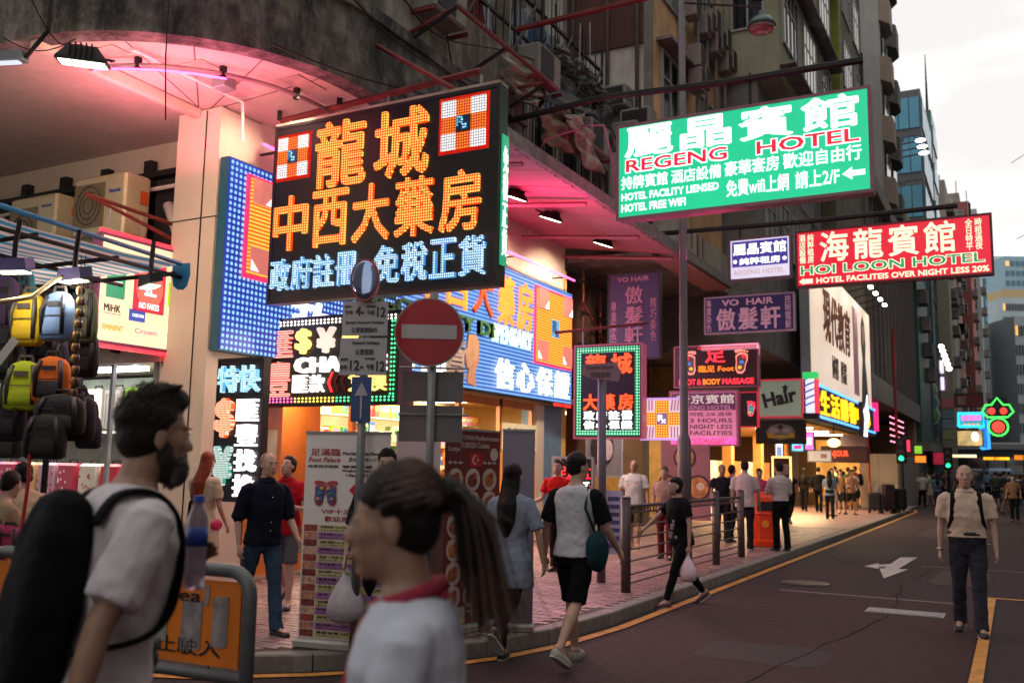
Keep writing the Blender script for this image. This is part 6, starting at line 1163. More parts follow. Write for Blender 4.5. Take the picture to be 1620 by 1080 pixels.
# neon string on C: spot row
# tower D
def tower(name, lab, x0, x1, y0, y1, z0, z1, m, wins_y, wins_x, fh, gm=GLASS, fm=WF, ledge=None, hood=None):
    b = thing(name, lab, 'building'); MB().box(x0, x1, y0, y1, z0, z1).build('wall', m, b)
    k = 0; z = z0+fh*.35
    while z < z1-fh*.6:
        for (a0, a1) in wins_y:
            window(b, Y=y0, a0=a0, a1=a1, z0=z, z1=z+fh*.45, mull=3, gm=gm if (k % 3) else CURT, fm=fm)
            if hood: MB().box(a0-.15, a1+.15, y0-.7, y0, z+fh*.47, z+fh*.5+.08).box(a0-.15, a1+.15, y0-.5, y0, z-.35, z-.1).build('window_hood', hood, b)
        for (a0, a1) in wins_x: window(b, X=x1, a0=a0, a1=a1, z0=z, z1=z+fh*.5, mull=2, gm=gm, fm=fm)
        if ledge:
            MB().box(x1, x1+.9, y0+.6, y1-.6, z-fh*.3, z+fh*.05).build('balcony', ledge, b)
        z += fh; k += 1
    return b
TG = mat('grey tower render', '#a4a2a0', .9, 0, .06, 1, .1, dirt=.25)
b = tower('grey_tower', 'tall grey residential tower with hooded windows and zigzag balconies', -16, -5, 47, 53.5, 14.25, 42, TG, [(-8.6, -6.9)], [], 3.1, hood=mat('grey hood', '#5a5c5c', .7))
BT = mat('tan balcony side', '#8c7c70', .8, 0, .1, 2); DG = mat('dark balcony front', '#4c4e4e', .8, 0, .1, 2)
for k in range(9):
    z = 14.6+3.1*k
    for i in range(2):
        y_ = 47.3+i*3.1; bm = MB().loft([[(-5, y_, z), (-4.55, y_+.7, z), (-4.55, y_+2.0, z), (-5, y_+2.7, z)], [(-5, y_, z+1.3), (-4.55, y_+.7, z+1.3), (-4.55, y_+2.0, z+1.3), (-5, y_+2.7, z+1.3)]]); bm.build('balcony', DG if i % 2 else BT, b)
        MB().box(-4.99, -4.9, y_+.6, y_+2.2, z+1.4, z+2.9).build('window', GLASS, b)
E1 = AY(1455, 140, 71); E2 = AY(1474, 180, 82)
b = tower('glass_tower', 'blue glass office tower with thin mast against the white sky', -16, E1.x, 71, 80, 0, E1.z, mat('grey tower frame', '#56585e', .6, .2, .08, 1), [(-7.6, -6.35), (-6.15, -4.9)], [(71.8+i*2.7, 74+i*2.7) for i in range(3)], 3.3, gm=mat('sky blue glass', '#5f9cb8', .2, .2, .25, .4), fm=mat('dark blue frame', '#3c4450', .5))
GT = b
MB().box(-14, E2.x, 81, 86, 0, E2.z).build('lower_block', mat('teal grey cladding', '#3c5c5c', .3, .2, .1, .5), b); MB().tube([(E2.x-.3, 81.5, E2.z), (E2.x-.3, 81.5, E2.z+5)], [.12, .03], 6).build('mast', BLACKM, b)
for k in range(8): MB().box(E2.x, E2.x+.1, 81.3, 85.7, E2.z-2.8-k*3.2, E2.z-1.2-k*3.2).build('window', MC['sky blue glass'], b)
for i in range(3):
    p = AY(1456+i*3, 222+i*10, 60); t = MB().ell((0, 0, 0), (.3, .2, .1), 12, 6).build('flood_lamp', em('cold bright lamp', '#f8f4ff', 9), None, loc=p, label='%s of three bright white lamps high on the glass tower' % ('top', 'middle', 'lowest')[i], cat='lamp', group='bright lamps on the glass tower'); MB().tube([(0, 0, 0), (-1.5, 1, .2)], .05, 5).build('arm', BLACKM, t)
for k, (x0, y0, y1, z1, c_, lab) in enumerate(((-5.2, 60.5, 69.5, 17.5, '#a88c74', 'narrow tan building between the grey tower and the glass one'), (-5, 88, 104, 26.5, '#7e766e', 'stepped grey block with small balconies behind the glass tower'), (-5, 106, 126, 26.0, '#6d3f3c', 'dull red topped apartment block farther along the street'), (-5, 128, 150, 20, '#8f877a', 'cream block beyond the red topped one'))):
    b = tower('apartment_block', lab, -20, x0, y0, y1, 0, z1, mat('block render %d' % k, c_, .9, 0, .1, .8, .1, dirt=.3), [(-8, -5.7)], [(y0+1+i*3.5, y0+3.2+i*3.5) for i in range(int((y1-y0)/3.6))], 3.2, gm=GLASS if k != 3 else CURT)
    for i in range(5): MB().box(x0, x0+.8, y0+1+i*(y1-y0)/6, y0+2.4+i*(y1-y0)/6, z1-3-i*1.5-.9, z1-3-i*1.5).build('balcony_box', CONC, b)
    MB().box(x0-3, x0-1, y0+2, y0+5, z1, z1+1.6).build('roof_hut', CONC, b)
for k in range(8):
    z = E1.z-2.9-k*3.3
    if z < 14: break
    for i in range(4): MB().box(E1.x-.1-.72*(i+1)+.06, E1.x-.1-.72*i, 70.9, 70.99, z, z+2.3).build('glass_panel', MC['sky blue glass'], GT)
    for i in range(4): MB().box(E1.x+.01, E1.x+.1, 71.4+2.1*i, 73.2+2.1*i, z, z+2.3).build('glass_panel', MC['sky blue glass'], GT)
for k, (px, py, Y, c_, lab) in enumerate(((1494, 284, 100, '#8a8078', 'grey stepped block rising behind the glass tower with small balconies'), (1505, 312, 116, '#9a948a', 'pale block with roof huts above the red hotel sign'), (1530, 318, 132, '#7c4440', 'dark red roofed block above the right end of the red sign'), (1545, 330, 150, '#98a0a0', 'pale grey blue block beyond the dark red roofed one'))):
    q = AY(px, py, Y); b = thing('apartment_block', lab, 'building'); m = mat('skyline render %d' % k, c_, .9, 0, .1, .8, .1, dirt=.3); MB().box(-24, q.x, Y, Y+14, 0, q.z).build('wall', m, b); MB().box(q.x-3.2, q.x-1, Y+2, Y+6, q.z, q.z+1.8).build('roof_hut', CONC, b); MB().tube([(q.x-1.4, Y+4, q.z), (q.x-1.4, Y+4, q.z+4)], .06, 5).build('aerial', BLACKM, b)
    for f_ in range(9):
        z = q.z-2.6-f_*3.1
        if z < 5: break
        for i in range(3): window(b, Y=Y, a0=q.x-1.9-i*2.4, a1=q.x-.5-i*2.4, z0=z, z1=z+1.5, mull=2)
        MB().box(q.x, q.x+.7, Y+1, Y+4, z-.5, z+.4).build('balcony', CONC, b)
# teal building with petals
bT = thing('teal_building', 'teal green clad building with three overlapping petal shapes', 'building'); p0 = AX(1455, 560, -4.6); 
TEAL = mat('teal cladding', '#0e4c44', .5, 0, .12, 1); MB().box(-16, -4.9, 62.1, 70, 3.2, 14.2).build('block', TEAL, bT); p = AY(1474, 690, 72); MB().box(-9, p.x+.4, 71.9, 72.4, 4.0, 16).build('teal_wing', TEAL, bT)
MB().box(-9, -4.4, 62, 71, 2.9, 3.4).build('canopy', STN, bT)
for i, (px, py, c_) in enumerate(((1466, 618, '#8a9a84'), (1468, 637, '#3c7c94'), (1470, 657, '#4c8c50'))):
    p = AY(px, py, 71.8); MB().ell((p.x-.3, 71.7-.05*i, p.z), (.95, .06, .75), 20, 6).build('petal', mat('petal %d' % i, c_, .5), bT, smooth=True); MB().ell((p.x-.3, 71.78-.05*i, p.z), (1.08, .05, .88), 20, 6).build('petal_rim', mat('petal rim', '#a8b4a0', .5), bT, smooth=True)
t = thing('light_column', 'pale column building edge with coloured stripes beside the teal building', 'building', AY(1493, 745, 80)); t.location.z = 0; MB().box(-.9, .9, 0, 3, 0, 17).build('column', mat('pale cream column', '#8c8674', .7), t)
for i, c_ in enumerate(('#c06878', '#708890', '#8090a0', '#a09c70')): MB().box(-.92, .92, -.05, -.01, 6.6-i*.8, 7.3-i*.8).build('stripe_panel', mat('stripe panel %d' % i, c_, .6), t)
for i in range(2): MB().box(-.3, .3, -.1, -.055, 8+i*1.3, 9+i*1.3).build('lit_panel', em('lilac lit panel', '#e8d0ff', 1.5), t)
# far right: distant towers closing the view, haze put into their pale colours
def fartower(px0, px1, pyt, D, c_, lab, gm, nx=4, fh=3.0, crown=0):
    a = AD(px0, pyt, D); b2 = AD(px1, pyt, D); w_ = (b2-a).length; t = thing('distant_tower', lab, 'building', (a.x, a.y, 0), YAW); H = a.z
    MB().box(0, w_, 0, 18, 0, H).build('wall', mat('far '+c_, c_, .9, 0, .08, .4), t)
    n = int(H/fh)
    fm_ = MB().box(0, w_/nx*.62, -.25, 0, 0, fh*.5).mesh('window'); fm_.materials.append(gm)
    for k in range(max(2, n-1)):
        if H-k*fh < 8: break
        for i in range(nx):
            o = bpy.data.objects.new('window', fm_); C.objects.link(o); o.parent = t; o.location = (w_*(i+.2)/nx, 0, H-fh*(k+1)); o.material_slots[0].link = 'OBJECT'; o.material_slots[0].material = gm if (i*7+k*5) % 97 else LITW
    if crown: MB().box(w_*.1, w_*.9, 1, 10, H, H+crown).build('roof_band', mat('tan band', '#a08a64', .8), t)
FG = mat('far blue glass', '#3c5c6c', .2, .1, .2, .3); FGD = mat('far dark window', '#3a4044', .3)
fartower(1572, 1590, 405, 330, '#a3adb2', 'distant pale tower left of the blue glass one', FGD, 6)
fartower(1588, 1640, 405, 300, '#74909c', 'distant blue green glass tower at the right edge', FG, 6, 3.2)
fartower(1585, 1632, 470, 210, '#93a0a6', 'distant grey residential tower low at the right edge', FGD, 10, 3, 2)
fartower(1562, 1590, 492, 230, '#a0a8ac', 'distant slim grey tower in front of the glass one', FGD, 6, 3, 1.5)
fartower(1548, 1560, 440, 190, '#3c6470', 'distant narrow cyan glass slab beside the cream block', mat('far cyan glass', '#3f8098', .2, .1, .2, .3), 2)
fartower(1604, 1660, 500, 140, '#868e94', 'nearer grey block at the right edge with rows of dark windows', FGD, 12, 2.9)
t = thing('distant_buildings', 'low dark buildings closing the end of the street', 'building', (-12, 160, 0)); MB().box(0, 40, 0, 10, 0, 13).build('block', mat('dim end block', '#3c4248', .9), t)
for i in range(12): MB().box(1+i*3, 3+i*3, -.2, 0, 6, 8).build('window', FGD, t)
# unseen blocks beyond the frame edge, added and sized to hold back sky light
bR = thing('unseen_right_building', 'unseen light-blocking plain grey building lining the right side of the street', 'building'); MB().box(9.5, 22, 20, 120, 0, 34).build('wall', TG, bR)
bR2 = thing('unseen_corner_block', 'unseen light-blocking grey corner block on the right side behind the viewer', 'building'); MB().box(9.5, 24, -30, 12, 0, 26).build('wall', TG, bR2); MB().box(9.3, 9.5, -20, 10, 3, 3.6).build('canopy', STN, bR2)
bR3 = thing('unseen_opposite_block', 'unseen light-blocking grey block across the side street behind the viewer', 'building'); MB().box(-40, -5, -26, -14, 0, 24).build('wall', TG, bR3); MB().box(-40, -5, -13.99, -13.5, 3.2, 3.8).build('canopy', STN, bR3)
for k in range(4):
    for i in range(10): o = window(bR, X=9.5, a0=22+i*6, a1=25+i*6, z0=4+k*4, z1=6+k*4, mull=3); o.rotation_euler = (0, 0, R(-90)); o.location = (9.5, 25+i*6, 4+k*4)
# far neon
def neon_outline(name, lab, px0, px1, py0, py1, Y, c1, s1, chars, c2, grp=None):
    t, W, H = face_sign(name, lab, 'sign', Y, px0, px1, py0, py1, .3); MB().box(.1, W-.1, .03, .3, .1, H-.1).build('case', DARKM, t); MB().box(.15, W-.15, 0, .03, .15, H-.15).build('face', em('face '+c1, c1, s1*.35, .2), t)
    MB().tube([(.1, -.05, .1), (W-.1, -.05, .1), (W-.1, -.05, H-.1), (.1, -.05, H-.1), (.1, -.05, .1)], .09, 6).build('neon_outline', em('outline '+c1, c1, s1), t)
    if chars: text(t, chars, W*.15, W*.85, H*.45, H*.8, em('chars '+c2, c2, 2.2), -.06, .03, .03); text(t, '★★★★', W*.2, W*.8, H*.18, H*.32, em('orange bits', '#ff9038', 1.5), -.06, .03, .02)
    return t
neon_outline('neon_sign', 'cyan outlined neon sign with pink characters far down the street', 1514, 1560, 651, 677, 62, '#28d0e8', 1.6, '金銀首飾', '#ff50b0')
neon_outline('neon_sign', 'small blue outlined neon frame lower right of the cyan sign', 1550, 1568, 662, 712, 66, '#38a0ff', 1.6, '', '#ffffff')
t, W, H = face_sign('shop_sign', 'dull red sign board above the cyan neon sign', 'sign', 63, 1510, 1556, 622, 644, .3); panelbox(t, W, H, .3, mat('dull red board', '#6a2024', .6), DARKM, .05); text(t, '龍記', W*.12, W*.4, H*.2, H*.8, mat('pale pink far print', '#b08888', .6), -.002, .03, .03)
t = thing('neon_sign', 'green outlined neon flower shape with red inside at far right', 'sign', AY(1579, 668, 60)); GN = em('green neon outline', '#40e850', 2.6); RN = em('red neon filling', '#ff3c30', 2)
MB().tube([(.5*math.cos(a), 0, .5*math.sin(a)-.25) for a in [R(q) for q in range(0, 361, 24)]], .05, 6).build('green_ring', GN, t); MB().tube([(-.8, 0, .6), (-.5, 0, .3), (.5, 0, .3), (.8, 0, .6), (.6, 0, 1.0), (.3, 0, 1.0), (0, 0, 1.4), (-.3, 0, 1.0), (-.6, 0, 1.0), (-.8, 0, .6)], .05, 6).build('green_crown', GN, t); MB().ell((0, .05, -.25), (.34, .04, .34), 12, 5).ell((-.3, .05, .65), (.2, .04, .2), 10, 4).ell((.3, .05, .65), (.2, .04, .2), 10, 4).build('red_filling', RN, t)
t, W, H = face_sign('shop_sign', 'pale lit picture sign under the cyan neon sign', 'sign', 63, 1514, 1556, 680, 706, .3); panelbox(t, W, H, .3, em('beige lit picture', '#d8b878', .8, .6, 1.4), DARKM, .05); MB().ell((W*.7, -.02, H*.6), (W*.15, .02, H*.3), 12, 5).build('bright_shape', em('bright white shape', '#ffffff', 1.8), t)
for k, (px0, px1, a, b, c_, Y, lab, tx) in enumerate(((1555, 1598, 722, 728, '#ffb020', 70, 'thin amber fascia strip under a dark canopy at far right', '錶行'), (1604, 1640, 719, 728, '#e88818', 72, 'orange fascia at the right edge', '藥房'), (1505, 1546, 718, 724, '#ffe0b0', 66, 'bright cream shop fascia far down the street', ''), (1446, 1460, 704, 718, '#90d840', 52, 'small lime lit sign by the traffic lights', ''), (1447, 1466, 720, 732, '#ff7820', 53, 'orange glowing sign below the lime one', ''), (1434, 1441, 695, 715, '#ff3050', 51, 'small red upright sign by the traffic lights', ''), (1476, 1496, 715, 735, '#b0203c', 66, 'dim crimson shop panel', ''))):
    t, W, H = face_sign('shop_sign', lab, 'sign', Y, px0, px1, a, b, .3); panelbox(t, W, H, .3, em('far glow %d' % k, c_, (1.6, 1.2, 1.6, 1.0, 2.0, 2, .6)[k], .3, 1), DARKM, .03)
    if tx: text(t, tx, W*.4, W*.6, H*.1, H*.9, BKI, -.002, .02, .02)
for i in range(6):
    p = AY(1489+i*2.5, 548+i*7, 45); MB().ell((0, 0, 0), (.12, .3, .1), 10, 5).build('spot_lamp', em('white far spot', '#fff8f0', 10), None, loc=(p.x, p.y, p.z), label='white spot lamp in the slanting row beside the apartment blocks', cat='lamp', group='slanting row of white spot lamps')
# street furniture far: hoarding, traffic lights, sign posts
t = thing('hoarding', 'white board hoarding round works at the end of the pavement', 'hoarding', (0, 0, 0)); HB = mat('cream hoarding board', '#b8a894', .7, 0, .06, 2, .05, dirt=.15)
a = AG(1432, 808, .12); 
for i in range(2): p = Vector((-4.3-i*.75, 42.0+.0*i, .12)); MB().box(p.x-.74, p.x, p.y, p.y+.05, .12, 2.35).build('board', HB, t)
for i in range(5): MB().box(-4.29, -4.24, 42.1+i*1.3, 43.35+i*1.3, .12, 2.3).build('board', mat('grey hoarding board', '#8c8884', .7), t)
for k, (px, py, Y, lab) in enumerate(((1426, 712, 39.5, 'traffic light with green and red lamps lit near the hoarding'), (1500, 725, 47, 'traffic light showing green across the junction'))):
    p = AY(px, py, Y); t = thing('traffic_light', lab, 'traffic light', (p.x, Y, .0), 0, 'traffic lights at the junction'); MB().tube([(0, 0, 0), (0, 0, p.z)], .06, 8).build('pole', BLACKM, t); MB().cbox(-.18, .18, -.14, .14, p.z-.5, p.z+.5, .03).build('head', BLACKM, t)
    for i, (c_, n_) in enumerate((('#300808', 'off red lens'), ('#302008', 'off amber lens'), ('#20ff90', 'green lens'))): MB().disc((0, p.z+.3-.3*i), .1, -.16, -.141, 14).build('lens', em(n_, c_, 4 if i == 2 else .1), t)
    for i in range(3): MB().tube([(-.11, -.17, p.z+.3-.3*i), (0, -.25, p.z+.42-.3*i), (.11, -.17, p.z+.3-.3*i)], .015, 5).build('visor', BLACKM, t)
p = AG(1398, 812, .12); t = thing('notice_post', 'thin red post holding a grey notice board above the queue', 'sign', (-4.9, 38, .12)); RP = mat('red post paint', '#8c1c20', .5); MB().tube([(0, 0, 0), (0, 0, 3.5)], .04, 8).build('post', RP, t); MB().box(-1.0, -.05, -.02, .02, 1.9, 3.0).build('board', mat('mauve notice board', '#7c6c70', .6, 0, .15, 4), t); MB().box(-1.0, 0, -.03, .03, 3.0, 3.05).build('rail', RP, t)
t = thing('red_post', 'tall thin red post at the podium corner', 'post', (-4.6, 45, 0)); MB().tube([(0, 0, 0), (0, 0, 8)], .06, 8).build('pole', RP, t); MB().box(-.1, .1, -.1, .1, 0, .1).build('base', BLACKM, t)
# vehicles far
def van(px, py, Y, c_, lab, s=1., kind='van'):
    a = AY(px, py, Y); t = thing(kind, lab, kind, (a.x, Y, 0), R(3), 'vehicles waiting at the junction'); m = mat('vehicle paint '+c_, c_, .3, .1, .05, 1)
    pr = [(-.9, .3), (-.95, .9), (-.9, 1.15), (-.78, 1.8), (-.6, 1.95), (.6, 1.95), (.78, 1.8), (.9, 1.15), (.95, .9), (.9, .3)]
    MB().loft([[(x*s, y_*s, z*s*k_) for x, z in pr] for y_, k_ in ((0, .92), (.15, 1), (4.2, 1), (4.4, .95))]).build('body', m, t)
    MB().poly([(-.72*s, 1.15*s), (.72*s, 1.15*s), (.62*s, 1.72*s), (-.62*s, 1.72*s)], -.05, -.01).build('windscreen', GLASS, t)
    for sx in (-1, 1):
        MB().ell((sx*.7*s, -.03, .75*s), (.13*s, .05, .09*s), 10, 5).build('headlight', em('headlight glass', '#fff4dc', 5), t)
        for y_ in (.8, 3.4): w_ = MB().tube([(sx*.8*s, y_*s, .32*s), (sx*.95*s, y_*s, .32*s)], .32*s, 14).build('wheel', BLACKM, t)
    MB().box(-.55*s, .55*s, -.06, -.01, .42*s, .55*s).build('bumper', DARKM, t); return t
van(1540, 760, 74, '#4a5058', 'dark van with bright headlights in the middle of the junction'); van(1583, 760, 66, '#7c98b0', 'pale blue van facing us at the junction'); van(1612, 760, 84, '#303438', 'dark car at the right edge of the junction', .9)
t = thing('bus', 'long dark blue bus with white roof crossing the far junction', 'bus', (AY(1500, 720, 92).x, 92, 0)); MB().cbox(0, 9, 0, 2.4, .4, 3.6, .15).build('body', mat('dark blue bus', '#182840', .4), t); MB().cbox(-.02, 9.02, -.02, 2.42, 3.6, 4.3, .12).build('roof', mat('white bus roof', '#a0a4a8', .4), t)
for i in range(6): MB().box(.4+i*1.4, 1.6+i*1.4, -.04, -.001, 1.8, 3.0).build('window', GLASS, t)
for x in (1.6, 7): MB().tube([(x, -.02, .5), (x, .3, .5)], .5, 14).build('wheel', BLACKM, t)
# overhead wires in the sky
for i, (a, b) in enumerate((((1600, 258), (1640, 232)), ((1608, 378), (1640, 362)))): MB().tube([AD(*a, 40), AD(*b, 30)], .015, 4).build('overhead_wire', BLACKM, None, label='short black wire against the white sky, %s' % ('upper one', 'lower one above the red hotel sign')[i], cat='cable')
# ---------------------------------------------------------------- people
def fuse(mb, vox, smooth=4, disp=0., name='person'):
    me = mb.mesh('f'); o = bpy.data.objects.new('f', me)
    r_ = o.modifiers.new('r', 'REMESH'); r_.mode = 'VOXEL'; r_.voxel_size = vox; r_.use_smooth_shade = True
    s_ = o.modifiers.new('s', 'SMOOTH'); s_.factor = .5; s_.iterations = smooth
    if disp:
        tx = bpy.data.textures.get('folds') or bpy.data.textures.new('folds', 'CLOUDS'); tx.noise_scale = .085; tx.noise_depth = 1
        d = o.modifiers.new('d', 'DISPLACE'); d.texture = tx; d.strength = disp; d.mid_level = .5; d.texture_coords = 'LOCAL'
    m = bake(o); m.name = name; m.materials.clear(); bpy.data.meshes.remove(me); return m
def V(*a): return Vector(a)
SKIN = {'fair': (.42, .25, .19), 'tan': (.30, .165, .11), 'pale': (.50, .32, .25)}
def skinmat(k):
    if 'skin '+k in MC: return MC['skin '+k]
    m = mat('skin '+k, SKIN[k], .5, 0, .08, 30, .05, 90); b = m.node_tree.nodes['Principled BSDF']; b.inputs['Subsurface Weight'].default_value = .1; b.inputs['Subsurface Radius'].default_value = (.01, .004, .002); return m
def cloth(c_, pattern=0.): return mat('cloth %s' % c_, c_, .9, 0, (.1 if not pattern else pattern), 3 if not pattern else 40, .55, 13, spec=.15, stretch=(1, 1, .7))
def person(lab, pos, H, face, legs=((8, 5), (-8, 10)), arms=((8, 8, 15), (-8, 8, 15)), lean=2, head=(0, 0), top=None, bottom=None, shoes='#1a1818', skin='fair', hair=('#141010', 'short'), vox=.012, build=1., female=False, group=None, z=.12, extras=None, clothdisp=.02, twist=0):
    if z > 0 and len(pos) > 2 and abs(pos[2]) < 1e-6: pos = (pos[0]*(EYE-z)/EYE, pos[1]*(EYE-z)/EYE, 0)
    if z > 0: H *= .945
    s = H/1.75; far = vox >= .02
    t = thing('person', lab, 'person', (pos[0], pos[1], z), -math.atan2(pos[0], pos[1])-R(face), group)
    nb = 8 if far else 12; body = MB(); shw = (.175 if female else .19)*build**.5; hw = .088
    # legs
    hips = V(0, 0, 0); J = {}; low = 0
    for i, sx in enumerate((-1, 1)):
        th, kn = legs[i]; a = R(th); hp = V(sx*hw, 0, -.03); kn_p = hp+V(sx*.01, math.sin(a), -math.cos(a)).normalized()*.42; b_ = R(th-kn); an = kn_p+V(0, math.sin(b_), -math.cos(b_))*.41
        ft = R(min(0, (th-kn))*.75 if kn > 12 else 0); fd = V(sx*.15, math.cos(ft), math.sin(ft)).normalized(); up_ = V(0, -math.sin(ft), math.cos(ft))
        toe = an+fd*.15-up_*.065; heel = an-fd*.05-up_*.06; low = min(low, toe.z-.03, heel.z-.03); J[i] = (hp, kn_p, an, fd, up_, toe, heel)
    hz = -low; base = V(0, 0, hz)
    def S(v): return (v+base)*s
    for i in (0, 1):
        hp, kn_p, an, fd, up_, toe, heel = J[i]; calf = kn_p.lerp(an, .35)-V(0, .012, 0)
        body.tube([S(hp), S(hp.lerp(kn_p, .5)), S(kn_p), S(calf), S(kn_p.lerp(an, .75)), S(an)], [x*s for x in (.082, .068, .05, .053, .038, .033)], nb, True)
        body.tube([S(an-up_*.02-fd*.03), S(an+fd*.03-up_*.03), S(toe)], [x*s for x in (.036, .036, .025)], nb, True)
    T = Matrix.Rotation(-R(lean), 4, 'X') @ Matrix.Rotation(R(twist), 4, 'Z')
    def U(v): return (T.to_3x3() @ v+base)*s
    def ring(z_, rx_, ry_, yo=0., n=18, ex=.85): return [U(V(rx_*math.copysign(abs(math.cos(q))**ex, math.cos(q)), yo+ry_*math.copysign(abs(math.sin(q))**ex, math.sin(q)), z_)) for q in [2*math.pi*k/n for k in range(n)]]
    B = build; wz = .84 if female else .95
    prof = [(-.12, .10, .08, -.01), (-.06, .155, .11, -.012), (.02, .158*B, .115*B, -.005), (.13, .142*B*wz, .10*B, .005), (.27, .155*B, .112*B, .008), (.40, .168, .108, 0), (.47, .152, .086, -.01), (.512, .10, .066, -.012), (.55, .064, .057, -.005)]
    body.loft([ring(a, b, c_, d) for a, b, c_, d in prof])
    hy, hp_ = head; HM = T.to_3x3() @ Matrix.Rotation(R(-hy), 3, 'Z') @ Matrix.Rotation(-R(hp_), 3, 'X')
    hc = V(0, .022, .672); 
    def Hd(v): return (HM @ v)+T.to_3x3() @ hc
    def SH(v): return (Hd(v)+base)*s
    body.tube([U(V(0, -.01, .5)), U(V(0, .0, .58)), SH(V(0, -.01, -.04))], [.060*s, .055*s, .056*s], nb, True)
    def E(c_, r_, tgt=body, n=None, m=8): 
        n = n or (10 if far else 16); rows = []
        for j in range(m+1):
            a = -1.5+3.0*j/m; q = math.cos(a); rows.append([SH(V(c_[0]+r_[0]*q*math.cos(2*math.pi*k/n), c_[1]+r_[1]*q*math.sin(2*math.pi*k/n), c_[2]+r_[2]*math.sin(a))) for k in range(n)])
        tgt.loft(rows)
    E((0, -.012, .045), (.074, .092, .085)); E((0, .022, -.035), (.058, .064, .078)); E((0, .03, .0), (.064, .062, .06))
    E((0, .058, -.088), (.026, .026, .02))
    if not far:
        body.tube([SH(V(0, .080, .028)), SH(V(0, .092, .0)), SH(V(0, .100, -.018))], [.008*s, .010*s, .012*s], 8, True)
        E((-.011, .090, -.024), (.009, .009, .008), n=8, m=5); E((.011, .090, -.024), (.009, .009, .008), n=8, m=5)
        E((0, .084, -.050), (.024, .011, .0065), n=10, m=5); E((0, .082, -.063), (.021, .011, .007), n=10, m=5)
        if not female: E((0, .070, .040), (.048, .018, .010), n=12, m=5)
        E((-.036, .052, -.012), (.022, .024, .02)); E((.036, .052, -.012), (.022, .024, .02))
        for sx in (-1, 1): E((sx*.073, -.008, -.002), (.009, .019, .031), n=10, m=6)
    # arms
    HH = {}
    AR = []
    for i, sx in enumerate((-1, 1)):
        a, ab, el = [R(x) for x in arms[i][:3]]; inw = R(arms[i][3]) if len(arms[i]) > 3 else 0
        sp = T.to_3x3() @ V(sx*shw, -.012, .445); ud = V(sx*math.sin(ab), math.sin(a)*math.cos(ab), -math.cos(a)*math.cos(ab)); e_ = sp+ud*.285
        fdv = V(sx*math.sin(ab*.4)-sx*math.sin(inw), math.sin(a+el)*math.cos(inw), -math.cos(a+el)*math.cos(inw)).normalized(); w_ = e_+fdv*.25; AR.append((sp, e_, w_, fdv, sx))
        body.tube([S(sp-V(sx*.03, 0, -.005)), S(sp.lerp(e_, .25)), S(sp.lerp(e_, .6)), S(e_), S(e_.lerp(w_, .3)), S(w_)], [x*s*(.9 if female else 1.05) for x in (.05, .046, .04, .034, .035, .022)], nb, True)
        side = V(0, 0, 1).cross(fdv); n_ = V(-sx, 0, 0); n_ = (n_-fdv*n_.dot(fdv)).normalized(); wd = fdv.cross(n_)*(-sx); wd = wd if wd.dot(V(0, 1, .3)) > 0 else -wd
        HH[sx] = (w_, fdv, n_, wd)
        if far: body.tube([S(w_), S(w_+fdv*.08), S(w_+fdv*.14+n_*.02)], [.026*s, .032*s, .018*s], 6, True, flat=1)
        else:
            k_ = .9 if female else 1.
            body.tube([S(w_), S(w_+fdv*.03*k_), S(w_+fdv*.075*k_)], [x*s*k_ for x in (.022, .03, .034)], 10, True, ref=n_, flat=.55)
            for f in range(4):
                bq = w_+fdv*.082*k_+wd*(f-1.5)*-.0205*k_; ln = (.068, .076, .07, .055)[f]*k_; c1 = (fdv+n_*.35).normalized(); c2 = (fdv+n_*1.1).normalized(); c3 = (fdv+n_*2.2).normalized()
                body.tube([S(bq-fdv*.012), S(bq+c1*ln*.45), S(bq+c1*ln*.45+c2*ln*.32), S(bq+c1*ln*.45+c2*ln*.32+c3*ln*.23)], [x*s*k_ for x in (.0095, .009, .008, .007)], 8, True)
            bq = w_+fdv*.03*k_+wd*.024*k_; body.tube([S(bq), S(bq+(fdv*.7+wd*.7)*.035*k_+n_*.008), S(bq+(fdv*.9+wd*.45)*.066*k_+n_*.018)], [x*s*k_ for x in (.013, .0105, .008)], 8, True)
    obj('body', fuse(body, vox*s, 2 if far else (6 if female and vox < .008 else 4), name='body'), skinmat(skin), t)
    # trousers
    cv = max(vox, .009)*s; cd_ = 0 if far else clothdisp
    if bottom:
        c_, kind = bottom[:2]; mb = MB(); lo = bottom[2] if len(bottom) > 2 else 0.
        if kind == 'skirt':
            mb.loft([ring(.14, .15*B, .112*B, 0), ring(0, .175*B, .13*B), ring(-.2, .2, .15), ring(-.42, .23, .18)])
        else:
            for i in (0, 1):
                hp, kn_p, an, fd, up_, toe, heel = J[i]; g_ = {'long': 1.28, 'leggings': 1.1, 'shorts': 1.34}[kind]*(1+lo)
                pts = [hp+V(0, 0, .02), hp.lerp(kn_p, .5), kn_p, kn_p.lerp(an, .35)-V(0, .01, 0), kn_p.lerp(an, .8), kn_p.lerp(an, 1.09 if kind == 'long' else 1.0)]; rr = [.082*1.13, .068*g_*1.02, .052*g_, .053*g_*(1.0), .042*g_*(1.18 if kind == 'long' else 1), .038*g_*(1.48 if kind == 'long' else 1)]
                if kind == 'shorts': pts = pts[:3]; pts[2] = kn_p+(kn_p-hp)*-.02; rr = [.095, .09, .078]
                mb.tube([S(p_) for p_ in pts], [x*s for x in rr], 14, False)
            mb.loft([ring(.14, .148*B+.006, .105*B+.008, 0), ring(.05, .160*B+.004, .122*B+.006), ring(-.04, .168, .125, -.01), ring(-.13, .12, .1, -.01)])
        o = obj('skirt' if kind == 'skirt' else ('shorts' if kind == 'shorts' else 'trousers'), fuse(mb, cv, 3, cd_*.8), cloth(c_, bottom[3] if len(bottom) > 3 else 0.), t)
